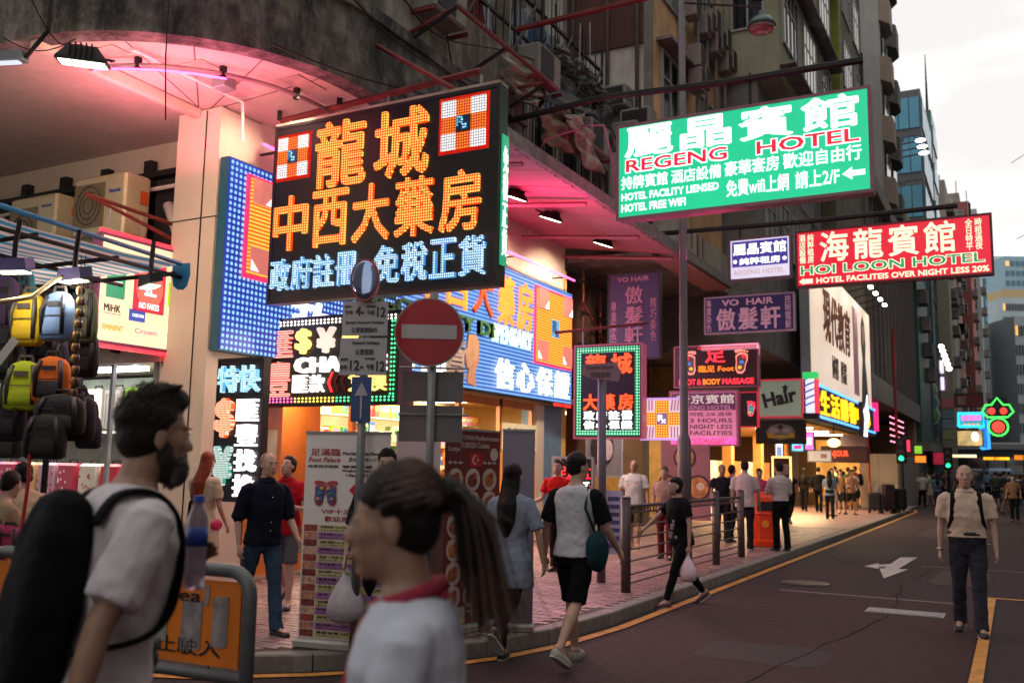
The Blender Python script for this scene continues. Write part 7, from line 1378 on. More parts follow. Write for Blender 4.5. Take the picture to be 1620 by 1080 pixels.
    if top:
        c_ = top['c']; slv = top.get('sleeve', .6); ln = top.get('len', -.04); mb = MB(); lo = top.get('loose', .014); fl = top.get('flare', 0)
        rr = [ring(ln, .165*B+lo+fl, .122*B+lo+fl, -.005)]
        if ln < -.1: rr.append(ring(-.05, .168*B+lo+fl*.4, .125*B+lo+fl*.4, -.005))
        rr += [ring(z_, a*B2+lo, b*B2+lo, yo) for z_, a, b, yo, B2 in ((.05, .150, .112, 0, B), (.14, .143*wz, .104, .005, B), (.27, .155, .114, .008, B), (.40, .172, .112, 0, 1), (.475, .158, .092, -.01, 1), (.515, .105, .072, -.012, 1))]
        rr.append(ring(.536, .070+lo*.3, .062+lo*.2, -.008)); mb.loft(rr)
        sm = MB()
        for (sp, e_, w_, fdv, sx) in AR:
            if slv <= 0: continue
            pts = [sp-V(sx*.03, 0, -.004), sp, sp.lerp(e_, .25), sp.lerp(e_, min(1, slv))]; q = [.060, .064, .060+lo*.4, .054+lo*.7]
            sm = MB(); (sm if top.get('sleevec') else mb).ell(S(sp-V(sx*.012, 0, -.002)), (.062*s, .06*s, .06*s), 12, 8)
            if slv > 1: pts += [e_, e_.lerp(w_, (slv-1)*.95)] if slv > 1.05 else []; q += [.046, .034] if slv > 1.05 else []
            (sm if top.get('sleevec') else mb).tube([S(p_) for p_ in pts], [x*s*(.92 if female else 1.05) for x in q], 14, False)
            if top.get('sleevec'): obj('sleeve', fuse(sm, cv, 3, cd_*.6), cloth(top['sleevec']), t)
        o = obj('shirt' if not top.get('dress') else 'dress', fuse(mb, cv, 3, cd_), cloth(c_, top.get('pattern', 0.)), t)
    if top and top.get('collar'):
        cm = MB(); cr1 = ring(.518, .084, .070, -.006, 20); cr2 = ring(.562, .070, .064, .002, 20); cr3 = ring(.525, .096, .086, .0, 20); cm.loft([cr1, cr2, cr3], cap=False); obj('collar', cm.mesh('collar', True), cloth(top['c']), t)
    # shoes
    if shoes:
        for i in (0, 1):
            hp, kn_p, an, fd, up_, toe, heel = J[i]; mb = MB(); sd_ = fd.cross(up_).normalized()
            def fr_(p_, wx, hh, lift=0.): return [S(p_+sd_*wx*math.cos(q)+up_*(lift+max(-.0, math.sin(q))*hh - (0.012 if math.sin(q) < -.1 else 0))) for q in [2*math.pi*k/14 for k in range(14)]]
            g0 = an-up_*.075; mb.loft([fr_(g0-fd*.065, .018, .045), fr_(g0-fd*.05, .036, .065), fr_(g0+fd*.0, .04, .075), fr_(g0+fd*.06, .044, .058), fr_(g0+fd*.12, .047, .042), fr_(g0+fd*.17, .036, .034), fr_(g0+fd*.188, .014, .018)])
            obj('shoe', mb.mesh('shoe', True), mat('shoe '+shoes, shoes, .5, 0, .1, 6), t)
            if not far: obj('sole', MB().loft([[S(g0+fd*a_+sd_*b_*c2+up_*h_) for a_, b_ in ((-.068, .02), (-.03, .038), (.06, .042), (.13, .046), (.185, .02), (.185, -.02), (.13, -.046), (.06, -.042), (-.03, -.038), (-.068, -.02)) for c2 in (1.03,)] for h_ in (-.026, -.006)]).mesh('sole'), mat('pale shoe sole', '#a09c98', .6), t)
    # hair
    hc_, style = hair; hm = mat('hair '+hc_, lin(hc_), .5, 0, .35, 40, .9, 90, spec=.22, stretch=(1.6, 1.6, .16)); mb = MB()
    if style != 'bald':
        E((0, -.026, .058), (.083, .094, .085), mb, 18); E((0, -.045, .01), (.078, .066, .075), mb, 18)
        if style == 'short' or style == 'quiff': E((0, -.02, .075), (.072, .094, .078), mb)
        if style == 'quiff':
            E((0, .03, .115), (.055, .06, .045), mb)
            for q in range(16):
                a = random.uniform(-1, 1); mb.tube([SH(V(.045*a, random.uniform(-.08, .05), .12)), SH(V(.05*a, random.uniform(-.04, .05), .150+random.uniform(0, .012)))], [.016*s, .008*s], 6, True)
        if style in ('bob', 'long', 'pony', 'bun'): E((0, -.02, .07), (.082, .098, .08), mb, 18)
        if style == 'bob': E((0, -.04, -.02), (.086, .07, .075), mb, 18); E((0, .045, .075), (.066, .05, .035), mb)
        if style == 'long':
            w2 = top_w = .085; mb.tube([SH(V(0, -.04, .05)), SH(V(0, -.07, -.1)), U(V(0, -.125, .42)), U(V(0, -.14, .28)), U(V(.0, -.13, .18))], [x*s for x in (.085, .092, .098, .085, .04)], 14, True, flat=.68, ref=(0, 1, 0))
        if style == 'pony':
            for q in range(9):
                ox, oy = .018*math.cos(q*2.4), .02*math.sin(q*2.4); P_ = spline([SH(V(ox*.5, -.09, .075+oy*.4)), SH(V(ox, -.14+oy*.3, .08+oy*.6)), SH(V(ox*1.2, -.175+oy, .02)), SH(V(ox*1.3, -.185+oy*1.2, -.07)), SH(V(ox*1.3+.01, -.20+oy*1.3, -.15)), SH(V(ox*1.5, -.215+oy*(1.5+.5*math.sin(q*3)), -.19-.012*(q % 4)))], 3)
                n__ = len(P_); mb.tube(P_, [(.014+.012*math.sin(math.pi*min(1, k_/n__*1.15)))*s*(1-.7*(k_/n__)**4) for k_ in range(n__)], 8, True)
        if style == 'bun': E((0, -.12, .0), (.045, .04, .045), mb)
        hme = fuse(mb, max(vox, .008)*s, 2, .006 if not far else 0, 'hair'); obj('hair', hme, hm, t)
        if vox < .008:     # loose strands over the moulded mass
            st_ = MB()
            for q in range(420 if style == 'pony' else 520):
                az = random.uniform(-math.pi, math.pi); el = random.uniform(-.2, 1.35)
                def on(az, el, k=1.): return V(.0865*k*math.cos(el)*math.sin(az), -.022+.0985*k*math.cos(el)*math.cos(az), .06+.0905*k*math.sin(el))
                if math.cos(az)*math.cos(el) > .55 and el < .75: continue
                if style == 'pony':
                    P0 = on(az, el, random.uniform(.97, 1.02)); P2 = V(0, -.115, .08); P1 = (P0+P2)/2; d_ = (P1-V(0, -.022, .055)); P1 = V(0, -.022, .055)+d_.normalized()*(.096+random.uniform(-.004, .006)); pts = spline([P0, P0.lerp(P1, .5)+d_.normalized()*.006, P1, P2], 3)
                else:
                    P0 = on(az, el, .95); dr = V(math.sin(az)*.5+random.uniform(-.4, .4), .5+random.uniform(-.3, .4), .5+.6*math.sin(el)).normalized(); pts = [P0, P0+(P0-V(0, -.02, .05)).normalized()*.008+dr*.006, P0+(P0-V(0, -.02, .05)).normalized()*.011+dr*random.uniform(.012, .022)]
                st_.tube([SH(p_) for p_ in pts], .0011, 3)
            if style == 'pony':
                for q in range(120):
                    ox, oy = random.gauss(0, .022), random.gauss(0, .02); st_.tube(spline([SH(V(ox*.3, -.1, .085+oy*.3)), SH(V(ox, -.15+oy*.5, .085+oy*.8)), SH(V(ox*1.4, -.185+oy*1.3, .01)), SH(V(ox*1.6, -.20+oy*1.6, -.08)), SH(V(ox*1.9, -.21+oy*2, -.17)), SH(V(ox*2.2, -.22+oy*2.4, random.uniform(-.24, -.19)))], 3), .0012, 3)
            obj('hair_strands', st_.mesh('hair_strands'), mat('fine hair '+hc_, ((.055, .022, .014) if style == 'pony' else (.03, .018, .012)), .5, 0, .3, 30), t, kind='stuff')
        if style == 'pony': obj('hair_band', MB().tube([SH(V(.028*math.cos(q), -.125, .078+.028*math.sin(q))) for q in [2*math.pi*k/12 for k in range(13)]], .008*s, 6).mesh('b', True), BLACKM, t)
    else:
        m2 = MB(); E((0, -.028, .049), (.0765, .0895, .0845), m2, 16); obj('hair', m2.mesh('hair', True), mat('cropped hair '+hc_, tuple(.5*a+.5*b for a, b in zip(lin(hc_), SKIN[skin])), .8, 0, .3, 50, .4, 120), t)
    if style == 'bald' and not far:
        for sx in (-1, 1): m2 = MB(); E((sx*.064, -.04, .015), (.020, .05, .045), m2); obj('hair', fuse(m2, .008*s, 2, .002), mat('hair grey', '#5c5856', .7, 0, .3, 60, .4, 100), t)
    if not far:
        for sx in (-1, 1):
            m2 = MB(); E((sx*.031, .0755, .014), (.013, .009, .0065), m2, 10, 6); o = obj('eye', m2.mesh('eye', True), mat('eye white', '#b8b0a8', .3), t); m2 = MB(); E((sx*.031, .0815, .014), (.0062, .0042, .0062), m2, 8, 5); obj('iris', m2.mesh('iris', True), mat('dark iris', '#120c0a', .2), o)
            m2 = MB(); E((sx*.033, .084, .036), (.019, .005, .0035), m2, 10, 5); obj('eyebrow', m2.mesh('eyebrow', True), mat('eyebrow', '#1c1412', .8), t)
            m2 = MB(); E((sx*.031, .079, .0215), (.0155, .009, .0035), m2, 10, 5); obj('eyelid', m2.mesh('eyelid', True), skinmat(skin), t)
        m2 = MB(); E((0, .0895, -.0555), (.020, .008, .0085), m2, 12, 6); obj('lips', m2.mesh('lips', True), mat('lip colour', (.30, .12, .10), .4), t)
    ctx = dict(t=t, s=s, S=S, U=U, SH=SH, H=HH, E=E, J=J, AR=AR, ring=ring, B=B)
    if extras: extras(ctx)
    return ctx
def foot_at(px, py): return AG(px, py, 0.)
# extras
def x_backpack(c_, h=.46, w_=.3, d=.2, sw=.045, straps=True):
    def f(k):
        U, t = k['U'], k['t']; m = cloth(c_); rr = []
        for z_, a, b in ((-.02, .75, .6), (.02, 1, .95), (.2, 1.05, 1.1), (.38, .95, .95), (.47, .7, .7), (.5, .3, .3)):
            rr.append([U(V(w_/2*a*math.copysign(abs(math.cos(q))**.6, math.cos(q)), -.10-d/2+d/2*b*math.copysign(abs(math.sin(q))**.6, math.sin(q))-.0, z_)) for q in [2*math.pi*i/18 for i in range(18)]])
        me = fuse(MB().loft(rr), .014, 3, .012); obj('backpack', me, m, t)
        if straps: 
            for sx in (-1, 1): x_ = sx*.115; obj('backpack_strap', MB().tube(spline([U(V(x_, -.13, .42)), U(V(x_, -.09, .50)), U(V(x_, -.01, .525)), U(V(x_, .06, .492)), U(V(x_*1.04, .104, .42)), U(V(x_*1.1, .120, .3)), U(V(x_*1.24, .102, .2)), U(V(x_*1.36, .03, .14)), U(V(x_*1.25, -.13, .10))]), sw*.62*k['s']*1.25, 10, False, .22, (0, 0, 1)).mesh('s', True), m, t)
    return f
def x_bag(side, c_, r_=.11, z_off=-.02, label=None, ptype='plastic_bag'):
    def f(k):
        w_, fd, n_, wd = k['H'][side]; p = k['S'](w_+fd*.09+n_*.02); s = 1; W = k['t'].matrix_basis
        pw = Matrix.Translation(k['t'].location) @ Matrix.Rotation(k['t'].rotation_euler.z, 4, 'Z') @ p
        t = thing(ptype, label, 'bag', pw, k['t'].rotation_euler.z); rr = []
        for z_, q in ((.0, .12), (-.05, .2), (-.12, .55), (-.2, .9), (-.27, 1.0), (-.33, .92), (-.36, .6)): rr.append([((r_*q*(1+.08*math.sin(3*a+z_*9)))*math.cos(a), r_*.7*q*math.sin(a), z_*r_/.13) for a in [2*math.pi*i/16 for i in range(16)]])
        m = mat('thin plastic '+c_, c_, .35, 0, .12, 5, .4, 14); b = MB().loft(rr).build('bag', m, t, smooth=True)
        for sx in (-1, 1): MB().tube([(sx*.015, 0, -.06), (sx*.02, 0, -.01), (0, 0, .02)], .006, 6).build('handle', m, t)
    return f
def both(*fs):
    def f(k):
        for g_ in fs: g_(k)
    return f
def x_strap(c_, sx=1, wid=.016):
    def f(k):
        U, t = k['U'], k['t']; obj('shoulder_strap', MB().tube([U(V(-sx*.17, -.05, -.02)), U(V(-sx*.08, -.14, .2)), U(V(sx*.08, -.12, .42)), U(V(sx*.11, -.02, .53)), U(V(sx*.08, .11, .44)), U(V(-sx*.02, .16, .25)), U(V(-sx*.17, .1, .0))], wid, 8, False, .4, (0, 0, 1)).mesh('s', True), cloth(c_), t)
    return f
def x_print(c_, w_=.14, h=.2, z0=.12, back=False):
    def f(k):
        U, t = k['U'], k['t']; m = mat('shirt print '+c_, c_, .8, 0, .5, 40); sg = -1 if back else 1
        for i in range(7):
            x = w_*(-.5+(i*.37) % 1); z_ = z0+h*((i*.61) % 1); mb = MB(); mb.ell(U(V(x, sg*.128, z_)), (.03+.01*(i % 3), .012, .022+.01*(i % 2)), 10, 5); obj('shirt_print', mb.mesh('p', True), m, t)
    return f
def x_belt(c_='#141214'):
    def f(k): obj('belt', MB().loft([k['ring'](.08, .150*k['B']+.02, .112*k['B']+.022), k['ring'](.115, .148*k['B']+.018, .108*k['B']+.022)]).mesh('b', True), mat('belt leather', c_, .4), k['t'])
    return f
def x_watch(side):
    def f(k): w_, fd, n_, wd = k['H'][side]; obj('wrist_watch', MB().tube([k['S'](w_-fd*.012), k['S'](w_+fd*.012)], .031*k['s'], 12).mesh('w', True), mat('watch steel', '#a8a8a8', .3, .8), k['t'])
    return f
# -- foreground bearded man
def x_beard(k):
    sb = MB(); 
    for q in range(420):
        a = random.uniform(-1.5, 1.5); e_ = random.uniform(-1.3, .4); P0 = V(.058*math.sin(a)*math.cos(e_), .034+.056*math.cos(a)*math.cos(e_), -.072+.05*math.sin(e_)); n_ = (P0-V(0, .02, -.06)).normalized()
        if P0.z > -.055 and abs(P0.x) < .03: continue
        sb.tube([k['SH'](P0), k['SH'](P0+n_*.006+V(0, 0, -.004)), k['SH'](P0+n_*.010+V(random.uniform(-.004, .004), 0, -random.uniform(.006, .014)))], .0010, 3)
    obj('beard_strands', sb.mesh('beard_strands'), mat('fine beard hair', (.03, .016, .01), .4), k['t'], kind='stuff')
    mb = MB(); E = k['E']; E((0, .038, -.072), (.058, .056, .052), mb, 16); E((0, .066, -.095), (.036, .034, .034), mb, 12); E((0, .085, -.040), (.024, .010, .006), mb, 10)
    E((-.058, .012, -.04), (.012, .026, .04), mb, 10); E((.058, .012, -.04), (.012, .026, .04), mb, 10); obj('beard', fuse(mb, .008, 2, .005), mat('hair beard', '#1a100c', .7, 0, .4, 60, .6, 120), k['t'])
def x_bottle(k):
    w_, fd, n_, wd = k['H'][-1]; p = k['S'](w_+fd*.07+n_*.045); p = Matrix.Translation(k['t'].location) @ Matrix.Rotation(k['t'].rotation_euler.z, 4, 'Z') @ p
    t = thing('water_bottle', 'clear plastic water bottle with blue cap and label held by the bearded man', 'bottle', p, k['t'].rotation_euler.z); PL = mat('clear bottle plastic', '#b8a8b8', .12, 0, .05, 3); PL.node_tree.nodes['Principled BSDF'].inputs['Transmission Weight'].default_value = .5
    rg = lambda r_, z_: [(r_*math.cos(2*math.pi*i/20), r_*math.sin(2*math.pi*i/20), z_) for i in range(20)]
    MB().loft([rg(.03, -.1), rg(.033, -.09), rg(.033, -.02), rg(.030, 0), rg(.033, .02), rg(.033, .10), rg(.03, .13), rg(.015, .165), rg(.013, .175)]).build('bottle_body', PL, t, smooth=True)
    MB().loft([rg(.0345, .035), rg(.0345, .095)]).build('bottle_label', mat('blue label', '#20449c', .4, 0, .3, 20), t, smooth=True); MB().loft([rg(.017, .172), rg(.017, .192)]).build('cap', mat('bright blue cap', '#2060c8', .4), t)
p = AD(174, 690, 2.72)
person('bearded man in white t-shirt with black backpack and raised water bottle', (p.x, p.y, 0), 1.83, 72, legs=((14, 8), (-14, 20)), arms=((-2, 2, 122, 6), (-26, 6, 12)), lean=9, head=(4, -8), top=dict(c='#c4bcc0', sleeve=.78, len=-.12, loose=.02), bottom=('#4a4a40', 'shorts'), skin='tan', hair=('#1c110c', 'quiff'), vox=.0065, z=0, clothdisp=.02, extras=both(x_backpack('#0c0b0d', w_=.28, d=.16), x_beard, x_bottle, x_print('#5c5c60', .12, .18, .08)))
# -- foreground woman
def x_scarf(k):
    U = k['U']; m = mat('crimson checked scarf', '#8c2038', .9, 0, .35, 45, .4, 60)
    obj('scarf', MB().tube([U(V(-.02, -.07, .53)), U(V(.06, -.05, .545)), U(V(.075, .03, .53)), U(V(.07, .10, .46)), U(V(.06, .15, .3)), U(V(.05, .16, .1))], [x*.62 for x in (.045, .05, .05, .05, .055, .06)], 12, True, .5, (0, 0, 1)).mesh('s', True), m, k['t'])
    obj('scarf_collar', MB().tube([U(V(.078*math.cos(q), -.01+.072*math.sin(q), .53-.02*math.sin(q))) for q in [2*math.pi*i/14 for i in range(15)]], .016, 10).mesh('s', True), m, k['t'])
p = AD(672, 810, 1.9)
person('young woman in white top with long ponytail and crimson scarf passing close by', (p.x, p.y, 0), 1.61, 275, legs=((12, 6), (-12, 15)), arms=((10, 8, 20), (-12, 8, 20)), lean=4, head=(0, -2), top=dict(c='#b8bcc8', sleeve=.7, len=-.08, loose=.014), bottom=('#3c1c20', 'long'), skin='tan', hair=('#120c0c', 'pony'), vox=.0062, female=True, z=0, clothdisp=.014, extras=x_scarf)
# -- couple
f1, f2 = foot_at(805, 1046), foot_at(908, 1050)
def x_sidebag(k):
    U, t = k['U'], k['t']; mb = MB(); mb.ell(U(V(.22, -.02, .0)), (.09, .13, .17), 14, 8); obj('shoulder_bag', fuse(mb, .014, 2, .015), cloth('#18343c'), t); obj('bag_strap', MB().tube([U(V(.2, -.02, .14)), U(V(.15, -.12, .35)), U(V(.13, -.04, .53)), U(V(.15, .1, .4)), U(V(.2, .05, .14))], .018, 8, False, .4, (0, 0, 1)).mesh('s', True), cloth('#18343c'), t)
G_ = 'people walking on the road'
person('long haired woman in grey blue long shirt and black leggings', f1, 1.62, 22, legs=((6, 4), (-22, 42)), arms=((0, 8, 8), (-2, 20, 8)), top=dict(c='#7c8494', sleeve=.85, len=-.30, loose=.03, flare=.025), bottom=('#0c0c0e', 'leggings'), shoes='#161618', hair=('#0d0a0b', 'long'), vox=.0095, female=True, z=0, group=G_, head=(10, -3))
person('man in white t-shirt with black raglan sleeves and black shorts holding her hand', f2, 1.74, 28, legs=((16, 6), (-20, 22)), arms=((2, 20, 8), (12, 16, 30)), top=dict(c='#b4b4ba', sleeve=.8, len=-.06, loose=.022, sleevec='#121216'), bottom=('#0c0c0e', 'shorts'), shoes='#9a9488', hair=('#100c0c', 'short'), vox=.0095, z=0, group=G_, extras=x_sidebag, head=(25, 2))
# -- bag woman
person('woman in black printed t-shirt striding across with a white plastic bag', foot_at(1078, 958), 1.56, 235, legs=((24, 5), (-20, 22)), arms=((-3, 12, 8), (35, 30, 12)), lean=7, head=(0, -22), top=dict(c='#141216', sleeve=.6, len=-.1, loose=.025), bottom=('#100e12', 'leggings'), shoes='#4a2428', hair=('#151012', 'bob'), vox=.010, female=True, z=0, group=G_, extras=both(x_print('#8c8088', .13, .26, .02), x_bag(-1, '#c8b0bc', .12, label='white plastic carrier bag hanging from the striding woman')))
# -- old man
person('bald elderly man in cream short sleeved shirt and grey trousers walking toward us', foot_at(1537, 1004), 1.70, 178, legs=((10, 4), (-10, 16)), arms=((4, 9, 10), (-4, 9, 8)), lean=3, head=(0, -6), top=dict(c='#c4ac98', sleeve=.72, len=.06, loose=.022, collar=1), bottom=('#33333c', 'long', .05), shoes='#161214', skin='fair', hair=('#3c3634', 'bald'), vox=.0095, build=1.14, z=0, group=G_, extras=both(x_backpack('#101216'), x_belt(), x_watch(1), lambda k: [obj('shirt_button', MB().ell(k['U'](V(0, .146, .12+.07*i)), (.005, .004, .005), 6, 4).mesh('b', True), mat('button', '#a09080', .4), k['t']) for i in range(5)]))
# -- navy shirt man, red shirt man, left girls
person('balding man in dark navy shirt and jeans walking past the barrier', foot_at(408, 1004), 1.67, 150, legs=((14, 5), (-18, 24)), arms=((10, 12, 25), (-8, 12, 25)), head=(0, -2), top=dict(c='#0f1322', sleeve=1.15, len=-.08, loose=.02, collar=1), bottom=('#2e4258', 'long'), shoes='#191417', skin='fair', hair=('#3c3634', 'bald'), vox=.010, build=1.05, z=.12, extras=lambda k: [obj('shirt_button', MB().ell(k['U'](V(0, .134, -.02+.08*i)), (.006, .004, .006), 6, 4).mesh('b', True), mat('pale button', '#b0a8a0', .4), k['t']) for i in range(6)])
person('young man in red polo shirt and grey shorts behind navy shirt man', foot_at(446, 962), 1.64, 195, legs=((10, 5), (-14, 30)), arms=((25, 10, 75, 35), (-4, 10, 20)), head=(20, -22), top=dict(c='#a01420', sleeve=.62, len=-.1, loose=.02, collar=1), bottom=('#54565c', 'shorts'), shoes='#161618', hair=('#151010', 'short'), vox=.011, z=.12)
def x_pinkbag(k): U = k['U']; mb = MB(); mb.ell(U(V(.2, .02, -.05)), (.03, .10, .065), 12, 7); obj('handbag', fuse(mb, .014, 1), mat('hot pink bag', '#c02458', .4), k['t'])
person('red haired woman in pale belted dress with a pink handbag facing the luggage', foot_at(312, 952), 1.66, 40, legs=((4, 3), (-6, 6)), arms=((30, 8, 90), (4, 10, 25)), head=(-10, 5), top=dict(c='#b8a890', sleeve=.7, len=-.38, loose=.02, flare=.05, dress=True), bottom=None, shoes='#5c4840', hair=('#7a3018', 'long'), vox=.012, female=True, z=.12, extras=both(x_pinkbag, x_strap('#201c1c')))
person('dark haired woman in cream blouse bending at the market stall', AD(52, 770, 8.0)*1.0, 1.58, 330, legs=((4, 4), (-4, 4)), arms=((20, 10, 30), (15, 10, 40)), lean=16, head=(0, -20), top=dict(c='#b8a488', sleeve=.7, len=-.06), bottom=('#302828', 'long'), hair=('#181010', 'bun'), vox=.013, female=True, z=.0, extras=x_strap('#3c3438'))
person('seller in pale shirt seated low at the far left of the stall', AD(-12, 800, 7.4), 1.5, 60, legs=((10, 10), (4, 10)), arms=((30, 10, 50), (30, 10, 50)), lean=12, top=dict(c='#a08c70', sleeve=.6), bottom=('#403430', 'long'), hair=('#181010', 'short'), vox=.02, female=True, z=.0)
# man with plastic bag hidden behind the near woman
person('dark clothed man mostly hidden behind the ponytail woman, holding a bag', AG(602, 1056), 1.72, 185, legs=((5, 4), (-8, 10)), arms=((5, 12, 12), (6, 17, 10)), top=dict(c='#16161c', sleeve=1.0, len=-.1), bottom=('#14141a', 'long'), shoes='#141414', hair=('#120d0d', 'short'), vox=.012, z=.0, extras=x_bag(1, '#a8a0a8', .15, label='white takeaway bag in front of the striped price banner'))
# -- pavement people
PG = 'people standing and walking on the pavement'
person('cropped haired man in light grey t-shirt and khaki shorts by the glowing board', foot_at(1003, 868), 1.72, 190, legs=((6, 4), (-10, 14)), arms=((4, 14, 16), (-4, 14, 14)), head=(5, -12), top=dict(c='#a8a8ac', sleeve=.75, len=-.1, loose=.03), bottom=('#4a4234', 'shorts'), shoes='#a08868', skin='tan', hair=('#3c3634', 'bald'), vox=.012, build=1.08, group=PG, extras=x_print('#a86870', .2, .06, .3))
person('shop worker in red shirt inside the shop behind the raglan shirt man', AG(882, 905), 1.68, 200, legs=((4, 4), (-4, 4)), arms=((20, 20, 40), (20, 10, 60)), top=dict(c='#b81818', sleeve=.65), bottom=('#241c1c', 'long'), hair=('#241414', 'short'), vox=.014, group=PG)
person('person in beige top half hidden behind the striding woman', foot_at(1052, 885), 1.6, 190, legs=((4, 4), (-6, 6)), top=dict(c='#9c8078', sleeve=.7), bottom=('#5c2028', 'long', 0, .5), hair=('#5c4c40', 'short'), vox=.016, female=True, group=PG)
person('grey haired man in black t-shirt behind the railing facing us', foot_at(1143, 858), 1.66, 170, legs=((3, 3), (-3, 3)), arms=((15, 14, 60, 20), (5, 10, 20)), top=dict(c='#1a1c22', sleeve=.6), bottom=('#28282c', 'long'), hair=('#787068', 'short'), skin='tan', vox=.014, group=PG)
person('broad man in pale pink white shirt seen from behind with dark jeans', foot_at(1180, 872), 1.74, 5, legs=((3, 3), (-3, 3)), arms=((5, 10, 15), (5, 10, 15)), top=dict(c='#b0a0a0', sleeve=.75, len=-.1, loose=.025, collar=1), bottom=('#1c1c24', 'long'), shoes='#8c8880', hair=('#141010', 'short'), vox=.013, build=1.08, group=PG)
person('person in patterned shirt beside the pale shirted man', foot_at(1158, 858), 1.66, 40, top=dict(c='#8a7c78', sleeve=.6, pattern=.5), bottom=('#1c1c20', 'long'), hair=('#20120f', 'short'), vox=.018, group=PG)
person('woman in pink t-shirt facing us behind the litter bin', foot_at(1203, 852), 1.6, 185, arms=((10, 8, 60, 30), (10, 8, 60, 30)), top=dict(c='#b03c68', sleeve=.6), bottom=('#202028', 'long'), hair=('#1c1210', 'short'), vox=.016, female=True, group=PG)
person('young man in white shirt and black trousers at the kerb facing away left', foot_at(1236, 872), 1.72, 330, legs=((2, 3), (-4, 5)), arms=((20, 8, 70, 25), (10, 8, 40)), top=dict(c='#b8aca8', sleeve=.95, len=.04, loose=.02, collar=1), bottom=('#0e0e12', 'long'), hair=('#181010', 'short'), vox=.013, group=PG)
person('woman in dark plum blouse walking away past the litter bin', foot_at(1251, 828), 1.62, 20, legs=((14, 5), (-14, 24)), top=dict(c='#241820', sleeve=.4, len=-.1), bottom=('#101014', 'leggings'), hair=('#20140f', 'bun'), skin='tan', vox=.018, female=True, group=PG)
person('long haired woman in black walking away, left of the suited man', foot_at(1273, 808), 1.64, 10, legs=((10, 5), (-10, 14)), top=dict(c='#121014', sleeve=1.6), bottom=('#0f0f12', 'long'), hair=('#100c0c', 'long'), vox=.02, female=True, group=PG)
person('man in black suit walking away with a pale bag', foot_at(1296, 810), 1.72, 8, legs=((12, 5), (-8, 12)), arms=((5, 10, 10), (5, 12, 12)), top=dict(c='#0e0e12', sleeve=1.8, len=-.14, loose=.03), bottom=('#0c0c10', 'long'), hair=('#120e0e', 'short'), vox=.02, group=PG, extras=x_bag(1, '#b8a8a0', .14, label='pale shopping bag carried by the man in black suit'))
# -- crowd: each with own clothes and pose
TOPS = [('#9cb890', 'pale green'), ('#b08870', 'peach'), ('#c8bcb0', 'cream'), ('#5a5c64', 'grey'), ('#2c2c34', 'charcoal'), ('#6c88a8', 'light blue'), ('#7c3c34', 'brick red'), ('#b8b4b0', 'white'), ('#26303c', 'dark blue'), ('#886c50', 'tan'), ('#503848', 'plum'), ('#3c4c3c', 'bottle green')]
BOTS = [('#1a1a20', 'long', 'black trousers'), ('#3c4458', 'long', 'blue jeans'), ('#6c6050', 'shorts', 'khaki shorts'), ('#b0a090', 'skirt', 'pale skirt'), ('#26262c', 'shorts', 'dark shorts')]
cr_ = [(1335, 800, 1), (1350, 802, 1), (1322, 792, 0), (1312, 788, 1), (1362, 790, 0), (1374, 796, 1), (1386, 800, 0), (1398, 801, 1), (1408, 802, 0), (1342, 784, 0), (1357, 780, 1), (1330, 778, 1), (1372, 778, 0),
       (1460, 802, 0), (1472, 800, 1), (1484, 804, 1), (1494, 794, 0), (1505, 796, 1), (1450, 788, 1), (1478, 788, 0), (1515, 786, 0), (1577, 806, 0), (1590, 812, 1), (1606, 826, 1), (1598, 796, 0), (1612, 800, 0), (1584, 792, 1), (1566, 790, 0), (1618, 806, 1), (1316, 0, 1), (1326, 0, 0), (1346, 0, 1), (1354, 0, 0), (1366, 0, 1), (1380, 0, 0), (1390, 0, 1), (1403, 0, 0)]+[(1442+(i*61 % 176), 778+(i*17 % 20), i % 2) for i in range(22)]
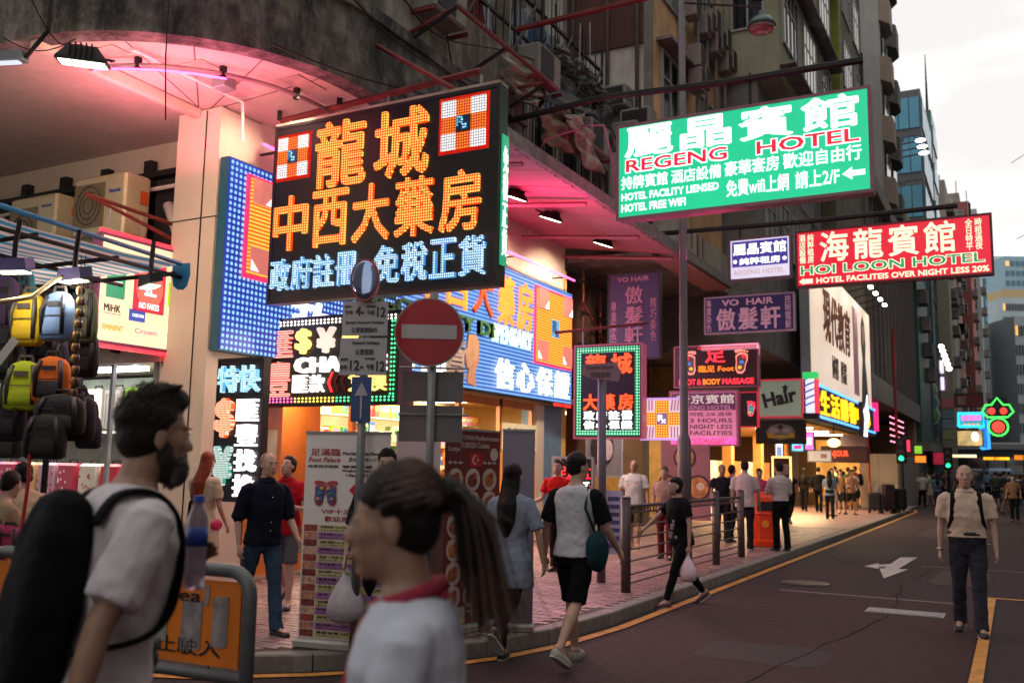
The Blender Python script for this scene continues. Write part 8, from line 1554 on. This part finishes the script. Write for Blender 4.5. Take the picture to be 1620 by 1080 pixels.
for i, (px, py, fem) in enumerate(cr_):
    tc_, tn = TOPS[(i*5+2) % 12]; bc, bk, bn = BOTS[(i*3+1) % 5]; fem = bool(fem)
    if bk == 'skirt' and not fem: bc, bk, bn = BOTS[0]
    where = 'in the queue' if px < 1412 else ('crossing left of the elderly man' if px < 1530 else 'crossing at right edge')
    q = ['near the kerb ', 'further back ', 'half hidden '][i % 3]
    if i > 36: q = ['beyond the others ', 'far along the road ', 'small and distant '][i % 3]
    xx_ = -6.7+(i*37 % 23)/23*1.9; pos_ = AX(px, 760, xx_) if px < 1412 else AG(px, py, 0)
    person('%s in %s top, %s, %s%s' % ('woman' if fem else 'man', tn, bn, q, where), pos_, 1.55+.04*(i*7 % 5)+(.0 if fem else .06), (20, 190, 90, 350, 270, 160)[(i*5) % 6]+random.uniform(-20, 20), legs=((random.uniform(0, 18), 5), (-random.uniform(0, 18), random.uniform(5, 25))), arms=((random.uniform(-5, 25), 10, random.uniform(10, 70)), (random.uniform(-5, 25), 10, random.uniform(10, 60))), top=dict(c=tc_, sleeve=.65 if i % 4 else 1.6, len=-.1), bottom=(bc, bk), hair=(('#141010', '#241814', '#100c0c')[i % 3], ('long' if i % 2 else 'bun') if fem else 'short'), skin=('fair', 'tan', 'pale')[i % 3], vox=.026, female=fem, group='people in the far crowd', z=.12 if px < 1412 else 0, clothdisp=0, extras=(x_backpack(('#202830', '#3c2c28')[i % 2], straps=False) if i % 4 == 0 else None))
# folded trolleys and bags heaped at the pavement end
for i in range(5):
    p = AG(1385+i*10, 812-(i % 2)*3, .12); t = thing('hand_trolley', ('leftmost', 'second', 'third', 'fourth', 'rightmost')[i]+' of the loaded hand trolleys parked by the kerb end', 'trolley', p, R(20*i), 'loaded trolleys by the kerb end'); c_ = ('#2a2a30', '#5c6470', '#3a2c30', '#707880', '#202024')[i]
    MB().cbox(-.22, .22, -.18, .18, .15, .75+.15*(i % 3), .05).build('load', cloth(c_), t); MB().tube([(-.2, .2, .1), (-.2, .25, 1.1), (.2, .25, 1.1), (.2, .2, .1)], .015, 6).build('frame', GALV, t)
    for sx in (-1, 1): MB().tube([(sx*.2, .15, .1), (sx*.25, .15, .1)], .1, 12).build('wheel', BLACKM, t)
bpy.data.scenes.remove(TMP)
